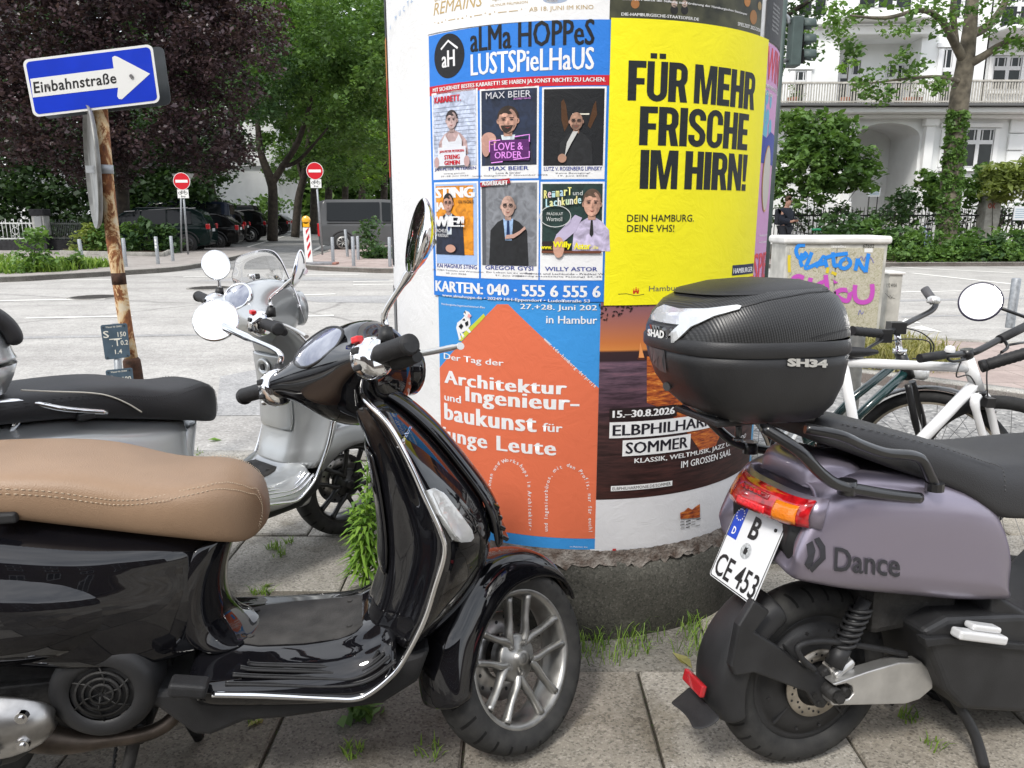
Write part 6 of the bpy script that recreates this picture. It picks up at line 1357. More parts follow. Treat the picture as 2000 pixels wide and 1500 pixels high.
def top_box():
 o=NF.M@Vector((-.31,0,.93));t=thing('top_box','black motorcycle top box with a white reflector band, on the rack of the lilac scooter','top box',o);t.rotation_euler=NM.to_euler()
 L0=Vector((-.31,0,.93))
 CARB=None
 m,N,L,b=nodes_of('carbon_pattern_plastic');b.inputs['Roughness'].default_value=0.36;b.inputs['Specular IOR Level'].default_value=0.5
 tc=N.new('ShaderNodeTexCoord');w1=N.new('ShaderNodeTexWave');w1.inputs['Scale'].default_value=60;mp=N.new('ShaderNodeMapping');mp.inputs['Rotation'].default_value=(0,R(12),0);L.new(tc.outputs['Object'],mp.inputs[0]);L.new(mp.outputs[0],w1.inputs['Vector'])
 w2=N.new('ShaderNodeTexWave');w2.inputs['Scale'].default_value=62;w2.bands_direction='Z';L.new(mp.outputs[0],w2.inputs['Vector'])
 c=mixc(N,L,1.0,ramp(N,L,w1.outputs['Fac'],[(0.35,(0.012,)*3),(0.65,(0.034,)*3)]),ramp(N,L,w2.outputs['Fac'],[(0.3,(0.75,)*3),(0.7,(1.1,)*3)]),'MULTIPLY');L.new(c,b.inputs['Base Color']);bump(N,L,b,w1.outputs['Fac'],0.2,0.002)
 BOXP=mat('topbox_plastic',(0.020,0.020,0.021),0.45,noise=0.15,nscale=12,bump=0.12,bscale=450)
 def se(x0,x1,h,z,n=44,pr=.50,pf=.72,tilt=0.0):
  out=[];x0,x1=[-.31+(q+.31)*.89+.092 for q in(x0,x1)];h*=.93;z=.915+(z-.915)*.96-.018;xc=(x0+x1)/2;a=(x1-x0)/2
  for k in range(n):
   an=2*PI*k/n;ca,sa=math.cos(an),math.sin(an);p=pf
   X=xc+a*math.copysign(abs(ca)**(.62 if ca>0 else.80),ca);Y=h*math.copysign(abs(sa)**.62,sa)
   out.append(Vector((X,Y,z+tilt*(X-xc)))-L0)
  return out
 low=[(-.375,-.165,.125,.915),(-.415,-.130,.155,.925),(-.452,-.105,.178,.955),(-.488,-.085,.192,1.0),(-.508,-.078,.198,1.045),(-.516,-.076,.200,1.075)]
 bm=NB();V=grid(bm,[se(a,b_,h,z,tilt=-.02)for a,b_,h,z in low],closed_u=True);bm.faces.new(V[0][::-1]);bm.faces.new(V[-1]);fixn(bm);bx=obj('box_shell',bm,BOXP,t);
 bm=NB();V=grid(bm,[se(a,b_,h,z,tilt=-.02)for a,b_,h,z in((-.517,-.074,.202,1.070),(-.521,-.072,.205,1.076),(-.521,-.074,.204,1.098),(-.517,-.076,.201,1.102))],closed_u=True);fixn(bm);obj('rim_band',bm,BOXP,t)
 lid=[(-.517,-.076,.201,1.100),(-.515,-.080,.200,1.125),(-.500,-.092,.193,1.158),(-.472,-.110,.180,1.186),(-.430,-.140,.155,1.206),(-.37,-.19,.11,1.218),(-.32,-.25,.05,1.222)]
 bm=NB();V=grid(bm,[se(a,b_,h,z,tilt=.03)for a,b_,h,z in lid],closed_u=True);bm.faces.new(V[-1]);fixn(bm);ld=obj('lid',bm,m,t)
 bm=NB();V=grid(bm,[se(a,b_,h,z+.004,tilt=.03)for a,b_,h,z in((-.452,-.125,.158,1.198),(-.44,-.14,.148,1.206),(-.37,-.19,.11,1.219),(-.32,-.25,.05,1.2235))],closed_u=True);bm.faces.new(V[-1]);fixn(bm);obj('lid_panel',bm,BOXP,ld)
 dg=bpy.context.evaluated_depsgraph_get();dg.update()
 from mathutils.bvhtree import BVHTree
 bvs=[BVHTree.FromObject(q,dg)for q in(bx,ld)]
 TL=LF(NF.M@Matrix.Translation(L0))
 def hit(u,v,off=.002):
  e=TL.I@EYE;d=(TL.I.to_3x3()@ray(u,v)).normalized();hs=[h for h in(q.ray_cast(e,d)for q in bvs)if h[0]is not None]
  if not hs:return None
  h=min(hs,key=lambda h:h[3]);return h[0]+h[1]*off*(1 if h[1].dot(d)<0 else-1)
 def decal(nm,px,mtl,th,parent,off=.002,dense=5):
  """outline in photo pixels laid on the box; subdivided so that it follows the surface"""
  V,F=tri_poly(px);bm=NB();add2d(bm,V,F,lambda a,b:Vector((a,b,0)))
  xs=[p[0]for p in px];k=math.ceil(min(xs)/dense)
  while k*dense<max(xs):
   bmesh.ops.bisect_plane(bm,geom=bm.verts[:]+bm.edges[:]+bm.faces[:],plane_co=(k*dense,0,0),plane_no=(1,0,0));k+=1
  last=None;bad=[]
  for v in bm.verts:
   h=hit(v.co.x,v.co.y,off)
   if h is None:bad.append(v)
   else:v.co=h;last=h
  bmesh.ops.delete(bm,geom=bad,context='VERTS');fixn(bm)
  o_=obj(nm,bm,mtl,parent);
  if th:solid(o_,th,0)
  return o_
 WB=mat('pale_reflector_band',(0.62,0.63,0.63),0.18,0.5,coat=1.0)
 decal('reflector_band',[(1287,604),(1300,598),(1330,606),(1380,606),(1440,598),(1448,600),(1444,606),(1390,622),(1352,640),(1325,665),(1304,678),(1298,674),(1312,652),(1330,636),(1300,632),(1276,626),(1276,616)],WB,.004,ld,.004)
 decal('lid_seam',[(1445,599),(1500,585),(1580,570),(1640,566),(1640,568),(1580,572.5),(1500,587.5),(1446,601.5)],PLAST,0,ld,.0015);decal('lid_seam',[(1664,640),(1600,655),(1585,660),(1585,662),(1600,657.5),(1664,642.5)],PLAST,0,ld,.0015)
 gp_=decal('badge_panel',[(1270,634),(1300,640),(1324,640),(1308,664),(1298,674),(1272,666),(1266,655)],mat('gloss_black_panel',(0.006,0.006,0.007),0.1,coat=1.0),0,ld,.003)
 def wtext(nm,s,quad,mtl,parent,bold,off,italic=0.0):
  V,F=text_mesh(s,bold,italic=italic,res=2);V=fit(V,0,0,1,1);bm=NB();vs=[]
  for x,y in V:
   p=Vector(quad[0]).lerp(Vector(quad[1]),x).lerp(Vector(quad[2]).lerp(Vector(quad[3]),x),y);h=hit(p.x,p.y,off);vs.append(bm.verts.new(h if h is not None else Vector((0,0,0))))
  for f in F:
   try:bm.faces.new([vs[i]for i in f])
   except ValueError:pass
  fixn(bm);return obj(nm,bm,mtl,parent)
 WL=mat('white_lettering',(0.72,0.72,0.70),0.4);SL=mat('silver_lettering',(0.55,0.54,0.51),0.4,0.3)
 wtext('lettering','SHAD',[(1269,656),(1300,662),(1269,642),(1302,646)],WL,t,.05,.005);wtext('lettering','SH34',[(1536,715),(1614,718),(1536,699),(1615,702)],SL,t,.06,.003)
 decal('latch_recess',[(1270,676),(1300,684),(1304,728),(1290,722),(1276,708)],mat('latch_grey',(0.07,0.07,0.075),0.4,noise=.2,nscale=30),0,bx,.003)
 q=hit(1306,753,.002)
 if q is not None:bm=NB();disc(bm,q,(-.9,-.4,-.1),.010,16,.006);obj('lock',bm,STEEL,bx)
 bm=NB();box(bm,Vector((-.20,0,.898))-L0,(.24,.18,.016));bevel(obj('mounting_plate',bm,PLAST,t),.005)
top_box()
# === STREET FURNITURE NEARBY
def quad_map(c):
 """unit square -> bilinear quad of 3D points: ll, lr, ul, ur"""
 return lambda x,y:c[0].lerp(c[1],x).lerp(c[2].lerp(c[3],x),y)
def flat(nm,shapes,fn,m,parent,th=0.0):
 bm=NB()
 for pts in shapes:V,F=tri_poly(pts)if not isinstance(pts,tuple)else pts;add2d(bm,V,F,fn)
 fixn(bm);o=obj(nm,bm,m,parent)
 if th:solid(o,th,0)
 return o
def rust_mat():
 m,N,L,b=nodes_of('rusty_cream_paint');b.inputs['Roughness'].default_value=0.75
 tc=N.new('ShaderNodeTexCoord');mp=N.new('ShaderNodeMapping');mp.inputs['Scale'].default_value=(1,1,.55);L.new(tc.outputs['Object'],mp.inputs[0]);v=mp.outputs[0]
 n1=noise(N,L,v,9,9,0.72,0.6);n2=noise(N,L,v,45,5,0.7)
 rust=ramp(N,L,n2,[(0.3,(0.07,0.022,0.010)),(0.55,(0.22,0.075,0.022)),(0.8,(0.36,0.14,0.05))])
 edge=ramp(N,L,n1,[(0.42,(0.62,0.54,0.40)),(0.50,(0.60,0.42,0.22)),(0.53,(0.45,0.22,0.08))])
 k=ramp(N,L,n1,[(0.50,(0,0,0)),(0.545,(1,1,1))]);L.new(mixc(N,L,k,edge,rust),b.inputs['Base Color']);bump(N,L,b,n1,0.5,0.01);return m
RUST=rust_mat();RUSTD=mat('dark_rust',(0.05,0.022,0.012),0.85,noise=0.5,nscale=30,bump=0.5,bscale=80)
def back_steel():return mat('sign_back_grey',(0.055,0.062,0.068),0.45,0.3,noise=0.12,nscale=8)
def sign_pole():
 Y=4.05;b=AY(286,899,Y);b.z=0;t=thing('street_sign','blue one-way street sign on a leaning rusty pole behind the silver scooter','street sign',b)
 def L_(p):return p-b
 top=AY(194,190,Y);slv=AY(258,708,Y)
 bm=NB();tube(bm,[L_(slv),L_(AY(247,648,Y)),L_(AY(232,544,Y)),L_(AY(221,470,Y)),L_(AY(206,330,Y)),L_(top)],.034,20);obj('pole',bm,RUST,t)
 bm=NB();tube(bm,[Vector((0,0,0)),L_(AY(259,718,Y)),L_(AY(257,704,Y)),L_(AY(256,699,Y))],[.047,.046,.044,.035],20);obj('sleeve',bm,RUSTD,t)
 bm=NB();p=AY(232,544,Y);d=(top-slv).normalized();tube(bm,[L_(p-d*.03),L_(p+d*.03)],.0355,20);obj('rust_band',bm,RUSTD,t)
 WP=mat('sign_white',(0.72,0.72,0.70),0.35,coat=0.4);BP=mat('sign_blue',(0.004,0.035,0.50),0.32,coat=0.5,noise=0.12,nscale=5);KP=mat('sign_black',(0.015,0.015,0.015),0.4)
 Ys=3.985
 def P(u,v,o=0.0):return L_(AY(u,v,Ys-o))
 ll,lr,ul,ur=(66,229),(313,200),(44,117),(297,86)
 def uv(x,y):return Vector(ll).lerp(Vector(lr),x).lerp(Vector(ul).lerp(Vector(ur),x),y)
 def un(pts,o):return lambda x,y:P(*uv(x,y),o)
 def rr(w,h,r):return[(x/2.2+.5,y+.5)for x,y in rrect(w*2.2,h,r,5)]
 sg=flat('sign_panel',[rr(1,1,.10)],un(0,0),WP,t,.004);fixm(sg)
 flat('blue_field',[rr(.962,.915,.075)],un(0,.0032),BP,sg)
 def raw(pts,o,m,nm):return flat(nm,[pts],lambda x,y:P(x,y,o),m,sg)
 raw([(59,154),(222,133.5),(219,112),(224,109),(230,111),(293,144),(238,194),(232,193),(229,188),(230.5,171),(64,190.5)],.0042,WP,'arrow')
 V,F=text_mesh('Einbahnstraße',.016,spacing=1.06,res=3);V=fit(V,0,0,1,1);q=[(67,182.5),(228,162.5),(64.5,160),(225.5,141)]
 bm=NB();add2d(bm,V,F,lambda x,y:P(*Vector(q[0]).lerp(Vector(q[1]),x).lerp(Vector(q[2]).lerp(Vector(q[3]),x),y),.0052));fixn(bm);obj('lettering',bm,KP,sg)
 bm=NB()
 disc(bm,P(257,149,.0052),(0,-1,0),.009,10,.006);obj('bolt',bm,STEEL,sg)
 bm=NB();disc(bm,P(94,168,.0054),(0,-1,0),.009,10,.006);obj('bolt',bm,STEEL,sg)
 bs=flat('back_panel',[[(x,y)for x,y in rr(1,1,.10)]],lambda x,y:L_(AY(*(uv(x,y)+Vector((22,4))),4.115)),back_steel(),t,.003);fixm(bs)
 c=AY(186,328,Y-.01);n=Vector((-.84,-.54,.02)).normalized();bm=NB();x,y=frame_of(n);lathe(bm,[(.001,0),(.285,0),(.30,.010),(.302,.022),(.298,.022),(.29,.006),(.001,.006)],'Z',48,M=Matrix.Translation(L_(c))@Matrix((x,y,n)).transposed().to_4x4());fixn(bm);obj('round_sign',bm,mat('dull_sign_back',(0.20,0.20,0.19),0.5,0.5,noise=0.3,nscale=12),t)
 bm=NB();p=AY(205,331,Y);tube(bm,[L_(p+Vector((0,0,-.022))),L_(p+Vector((0,0,.022)))],.040,16);box(bm,L_(p+Vector((-.055,-.01,0))),(.06,.03,.035));obj('clamp',bm,M['zinc'],t)
sign_pole()
def water_plates():
 Y=3.88;b=AY(236,905,Y);b.z=0;PB=mat('slate_blue_plate',(0.045,0.075,0.105),0.45,coat=0.2,noise=0.15,nscale=20);LW=mat('plate_lettering',(0.62,0.61,0.55),0.5)
 t=thing('utility_marker','short grey post with two slate blue water pipe plates by the rusty pole','marker post',b);L_=lambda p:p-b
 bm=NB();tube(bm,[(0,.02,0),L_(AY(226,632,Y+.02))],.018,12);obj('post',bm,M['zinc'],t)
 for k,(q,rows)in enumerate((([(206,703),(254.5,697),(196,635),(248,631)],[('Wasser Nr 20403',.18,.90,.78,.95),('S',.05,.62,.27,.82),('150',.60,.62,.92,.76),('.',.33,.36,.36,.39),('T',.44,.36,.66,.56),('0.2',.68,.37,.97,.51),('1.4',.42,.13,.70,.26)]),([(216,789),(264,783),(206,723),(258.5,718)],[('Wasser Nr 20404',.18,.90,.78,.95),('S',.05,.62,.27,.82),('100',.60,.62,.92,.76),('0.2',.68,.37,.97,.51)]))):
  def P(x,y,o=0.0):p=Vector(q[0]).lerp(Vector(q[1]),x).lerp(Vector(q[2]).lerp(Vector(q[3]),x),y);return L_(AY(p.x,p.y,Y-o))
  pn=flat('plate',[[(x/.75+.5,y+.5)for x,y in rrect(.75,1,.06)]],lambda x,y:P(x,y),PB,t,.004);fixm(pn)
  bm=NB()
  for s_,x0,y0,x1,y1 in rows:V,F=text_mesh(s_,.01,res=2);V=fit(V,x0,y0,x1,y1);add2d(bm,V,F,lambda x,y:P(x,y,.0035))
  if k==0:add2d(bm,np.array([(.26,.555),(.74,.555),(.74,.58),(.26,.58)]),[(0,1,2,3)],lambda x,y:P(x,y,.0038))
  fixn(bm);obj('lettering',bm,LW,pn)
  for x,y in((.09,.92),(.88,.93),(.1,.05),(.9,.05)):bm=NB();disc(bm,P(x,y,.0035),(0,-1,0),.0035,8,.002);obj('bolt',bm,PLAST,pn)
water_plates()
# --- graffiti cabinets
def cabinets():
 Y=7.45;a,c=AY(1522,660,Y),AY(1716,660,Y);zt=AY(1600,476,Y).z;w=c.x-a.x;b=Vector(((a.x+c.x)/2,Y,.02))
 m,N,L,bs=nodes_of('grimy_grey_beige');bs.inputs['Roughness'].default_value=0.7;tc=N.new('ShaderNodeTexCoord');n1=noise(N,L,tc.outputs['Object'],7,9,0.75,1.2);n2=noise(N,L,tc.outputs['Object'],22,7,0.75,3.0)
 cc=ramp(N,L,n2,[(0.36,(0.20,0.19,0.11)),(0.47,(0.42,0.39,0.29)),(0.6,(0.50,0.47,0.39)),(0.8,(0.56,0.54,0.47))]);L.new(mixc(N,L,ramp(N,L,n1,[(0.5,(0,0,0)),(0.7,(0.55,)*3)]),cc,(0.33,0.34,0.20)),bs.inputs['Base Color']);CBM=m
 CB=mat('cabinet_grey',(0.46,0.45,0.41),0.6,noise=0.2,nscale=8);LID=mat('cabinet_lid',(0.68,0.67,0.64),0.55,noise=0.12,nscale=7)
 t=thing('utility_cabinet','large grey beige cabinet with blue and pink graffiti by the grass strip','utility cabinet',b)
 d=.42;zt-=.02
 bm=NB();box(bm,(0,d/2,(zt+.10)/2),(w,d,zt-.10));bevel(obj('housing',bm,CB,t),.012)
 bm=NB();box(bm,(0,d/2,.05),(w*.98,d*.96,.10));obj('plinth',bm,M['concrete'],t)
 bm=NB();box(bm,(0,d/2,zt+.035),(w+.06,d+.06,.075));bevel(obj('lid',bm,LID,t),.028,4)
 for e in(-1,1):
  bm=NB();box(bm,(e*w*.235,-.006,(zt+.10)/2-.01),(w*.455,.012,zt-.16));bevel(obj('door',bm,CBM,t),.004)
 bm=NB();box(bm,(.012,-.014,zt*.5),(.02,.014,.14));bevel(obj('handle',bm,PLAST,t),.004)
 def P(u,v,o=.0145):p=AY(u,v,Y-o);return p-b
 def strokes(nm,ls,wd,m,o=.0145):
  bm=NB()
  for k,pts in enumerate(ls):
   pp=[Vector((1500+x/3.062,380+y/3.062))for x,y in pts];pp=spline(pp,5)if len(pp)>2 else pp;V,F=tri_poly(thickline([(q.x,q.y)for q in pp],wd));add2d(bm,V,F,lambda x,y,k=k:P(x,y,o+.0006*k))
  fixn(bm);return obj(nm,bm,m,t)
 strokes('graffiti',[[(222,302),(185,305),(168,335),(180,372),(205,385),(230,362),(215,345)],[(205,350),(195,400),(205,432)],[(262,345),(240,400),(225,440),(262,428),(300,408)],[(285,435),(318,392),(335,372),(345,408),(352,435)],[(300,418),(350,410)],[(345,378),(400,362),(478,352)],[(388,345),(392,390),(398,425),(420,420)],[(470,378),(438,398),(432,430),(460,442),(490,420),(488,392),(466,380)],[(522,455),(530,420),(536,382)],[(536,384),(560,430),(585,462)],[(585,465),(592,410),(602,352)]],7.5,mat('blue_spray',(0.02,0.22,0.68),0.5))
 strokes('graffiti',[[(215,500),(180,488),(150,505),(148,540)],[(255,600),(255,500),(300,490),(330,515),(290,545)],[(345,480),(352,540),(356,600)],[(392,520),(430,515),(475,535),(490,590),(475,635),(430,620),(405,590),(440,570),(480,575)],[(522,540),(518,590),(530,632),(570,645),(610,628),(625,580),(622,535)]],9,mat('magenta_spray',(0.48,0.075,0.42),0.5),.016)
 strokes('graffiti',[[(128,362),(126,400),(128,465)],[(350,425),(358,445),(352,470)],[(380,465),(410,478)]],6,mat('yellow_spray',(0.62,0.48,0.03),0.5),.0138)
 strokes('graffiti',[[(545,385),(560,370),(572,395),(585,372),(600,392),(615,375),(632,410)],[(540,720),(550,690),(560,715),(572,700)]],1.2,mat('pen_scrawl',(0.15,0.15,0.45),0.5),.0185)
 def tx(s_,u0,v0,u1,v1,m,nm='lettering',o=.019):
  V,F=text_mesh(s_,.01,res=2);A_,B_=P(u0,v0,o),P(u1,v1,o);V=fit(V,A_.x,A_.z,B_.x,B_.z);bm=NB();add2d(bm,V,F,lambda x,y:Vector((x,-o,y)));fixn(bm);return obj(nm,bm,m,t)
 tx('67602',1685,484,1708,477,mat('sign_black',(0.015,)*3,0.4));tx('iseebu',1624,484,1652,478,mat('sign_white',(0.7,)*3,0.4))
 bm=NB();A_,B_=P(1688,493),P(1705,485);box(bm,((A_.x+B_.x)/2,-.0135,(A_.z+B_.z)/2),(B_.x-A_.x,.003,B_.z-A_.z));obj('sticker',bm,mat('sign_white',(0.7,)*3,0.4),t)
 Y2=7.9;a,c=AY(1727,640,Y2),AY(1753,640,Y2);zt=AY(1740,540,Y2).z;b2=Vector(((a.x+c.x)/2,Y2,.02));w=c.x-a.x
 t2=thing('utility_cabinet','narrow grey cabinet marked 192 400A beside the large graffiti cabinet','utility cabinet',b2)
 bm=NB();box(bm,(0,.15,zt/2),(w,.3,zt));bevel(obj('housing',bm,CB,t2),.01);bm=NB();box(bm,(0,.15,zt+.012),(w+.035,.34,.025));bevel(obj('lid',bm,LID,t2),.008)
 bm=NB()
 for s_,u0,v0,u1,v1 in(('192 400A',1731,561,1752,553),):
  V,F=text_mesh(s_,0,res=1);A_,B_=AY(u0,v0,Y2)-b2,AY(u1,v1,Y2)-b2;V=fit(V,A_.x,A_.z,B_.x,B_.z);add2d(bm,V,F,lambda x,y:Vector((x,-.004,y)))
 for pts in([(728,600),(745,620),(715,605)],[(700,590),(735,625),(752,600),(738,615),(760,622)]):
  pp=[(1500+x/3.062,380+y/3.062)for x,y in pts];V,F=tri_poly(thickline(pp,.7));add2d(bm,V,F,lambda x,y:AY(x,y,Y2-.005)-b2)
 fixn(bm);obj('lettering',bm,mat('sign_black',(0.015,)*3,0.4),t2)
cabinets()
# --- bicycles
BTYRE=mat('bicycle_tyre',(0.018,0.018,0.018),0.75,noise=0.3,nscale=60);SPOKE=mat('spokes',(0.35,0.35,0.36),0.35,0.8);GTYRE=mat('tan_sidewall',(0.42,0.37,0.29),0.7)
def bike_wheel(parent,c,r,yaw,side=None,rimm=None):
 o=obj('wheel',None or bike_rim(r),rimm or ALLOY,parent);o.matrix_local=Matrix.Translation(c)@Matrix.Rotation(yaw,4,'Z')
 bm=NB();tr=.026;ring=[(r-tr+tr*math.cos(R(30*k)),tr*.95*math.sin(R(30*k)))for k in range(13)];lathe(bm,ring,'Y',64);fixn(bm);ty=obj('tyre',bm,BTYRE,o)
 if side:
  for e in(-1,1):bm=NB();lathe(bm,[(r-tr*2.1,e*.012),(r-tr*1.4,e*.019),(r-tr*.8,e*.0205)],'Y',64);obj('sidewall',bm,side,ty)
 bm=NB()
 for k in range(28):
  a=2*PI*k/28;e=1 if k%2 else-1;b_=a+(.5 if k%4<2 else-.5);tube(bm,[(.022*math.cos(b_),e*.03,.022*math.sin(b_)),((r-.045)*math.cos(a),0,(r-.045)*math.sin(a))],.0011,4,cap=False)
 obj('spokes',bm,SPOKE,o);return o
def bike_rim(r):
 bm=NB();lathe(bm,[(r-.040,-.011),(r-.030,-.0125),(r-.030,.0125),(r-.040,.011),(r-.046,0),(r-.040,-.011)],'Y',64);lathe(bm,[(.008,-.045),(.02,-.035),(.022,-.028),(.012,-.02),(.012,.02),(.022,.028),(.02,.035),(.008,.045)],'Y',20);fixn(bm);return bm
def white_bike():
 Y=2.78;gx=AY(1960,900,Y).x;b=Vector((gx,Y,0));t=thing('bicycle','white bicycle with black handlebar, nearest of the parked bikes on the right','bicycle',b,0,'bicycles parked beside the column')
 WPt=mat('white_bike_paint',(0.74,0.74,0.74),0.28,coat=0.8);BKc=mat('black_component',(0.013,0.013,0.014),0.4,coat=0.3)
 P=lambda u,v,o=0.0:AY(u,v,Y+o)-b
 r=.335;fw=Vector((P(1962,900).x,0,r));yaw=R(-52)
 bike_wheel(t,fw,r,yaw);bb=Vector((P(1700,900).x,0,.28));rw=Vector((bb.x-.43,0,r));bike_wheel(t,rw,r,0)
 ht,hb_=P(1889,700),P(1911,764);st=P(1647,712);
 bm=NB();tube(bm,[P(1640,707),ht+Vector((.004,0,-.035))],.018,12);tube(bm,[st,bb],.0185,12);tube(bm,[hb_+Vector((-.01,0,.035)),bb],.022,12);tube(bm,[ht,hb_],.023,14);tube(bm,[bb,rw+Vector((0,-.06,0))],.010,8);tube(bm,[bb,rw+Vector((0,.06,0))],.010,8);tube(bm,[st,rw+Vector((0,-.06,0))],.009,8);tube(bm,[st,rw+Vector((0,.06,0))],.009,8)
 obj('frame',bm,WPt,t)
 bm=NB();ax=Vector((math.sin(-yaw)*-1,0,0));lat=Vector((-math.sin(yaw),math.cos(yaw),0))*.055;fd=Vector((math.cos(yaw),math.sin(yaw),0))
 cr=hb_+Vector((.006,0,-.015))
 for e in(-1,1):tube(bm,spline([cr+lat*e*.3,cr+lat*e+Vector((.01,0,-.03)),cr.lerp(fw,.5)+lat*e,fw+lat*e],5),[.017]*6+[.014]*5+[.011]*5,10)
 obj('fork',bm,WPt,t)
 bm=NB();tube(bm,[hb_+Vector((.001,0,-.012)),hb_+Vector((0,0,.003))],.026,14);obj('headset_ring',bm,BKc,t)
 bm=NB();tube(bm,[ht,ht+Vector((-.006,0,.035))],.022,12);tube(bm,spline([P(1800,699,-.10),P(1838,694,-.07),P(1886,691),P(1908,686),P(1950,664,.05),P(1968,655,.08)],5),.0125,10);obj('handlebar',bm,BKc,t)
 bm=NB();tube(bm,[P(1796,700,-.10),P(1842,693,-.07)],.0165,12);obj('handgrip',bm,RUB,t);bm=NB();tube(bm,[P(1952,663,.05),P(2012,633,.16)],.0165,12);obj('handgrip',bm,RUB,t)
 bm=NB();q=P(1855,683,-.06);lathe(bm,[(.001,.016),(.014,.012),(.018,0),(.018,-.008)],'Z',18,M=Matrix.Translation(q));obj('bell',bm,mat('bell_white',(0.7,0.7,0.7),0.3),t)
 bm=NB();tube(bm,spline([P(1960,662,.05),P(1968,678,.04),P(1956,688,.02)],4),.006,8);tube(bm,[P(1968,674,.06),P(2005,668,.10)],.005,8);obj('brake_lever',bm,BKc,t);bm=NB();tube(bm,spline([P(1848,697,-.05),P(1860,706,-.06),P(1885,702,-.04)],4),.005,8);obj('brake_lever',bm,BKc,t)
 bm=NB();tube(bm,spline([P(1880,698,-.03),P(1868,735,-.05),P(1895,735,-.03),P(1918,780,.0)],6),.0028,6);tube(bm,spline([P(1955,690,.03),P(1930,715,.02),P(1928,760,.0),P(1932,790,0)],6),.0028,6);obj('brake_cable',bm,BKc,t)
 bm=NB();q=P(1640,690);tube(bm,[st,q],.013,10);secs=[]
 for dx,h,z0,z1 in((-.13,.05,-.005,.03),(-.10,.07,-.015,.04),(-.02,.05,-.015,.03),(.10,.018,-.01,.02),(.14,.008,0,.012)):secs.append(mirr([(dx,0,z1),(dx,h*.8,z1-.006),(dx,h,(z0+z1)/2),(dx,h*.6,z0),(dx,0,z0)]))
 b2=NB();ring_loft(b2,[[(a+q.x,c,d_+q.z)for a,c,d_ in s_]for s_ in secs]);obj('saddle',b2,RUB,t);obj('seat_post',bm,BKc,t)
 bm=NB();c0=cr+Vector((0,0,.01));box(bm,c0+fd*.03+Vector((0,0,-.03)),(.03,.05,.035));obj('brake',bm,BKc,t)
 bm=NB();lathe(bm,[(.03,-.05),(.085,-.05),(.085,-.044),(.03,-.044)],'Y',28,M=Matrix.Translation(bb));tube(bm,[bb+Vector((0,-.055,0)),bb+Vector((.10,-.06,-.13))],.009,8);obj('crankset',bm,BKc,t)
white_bike()
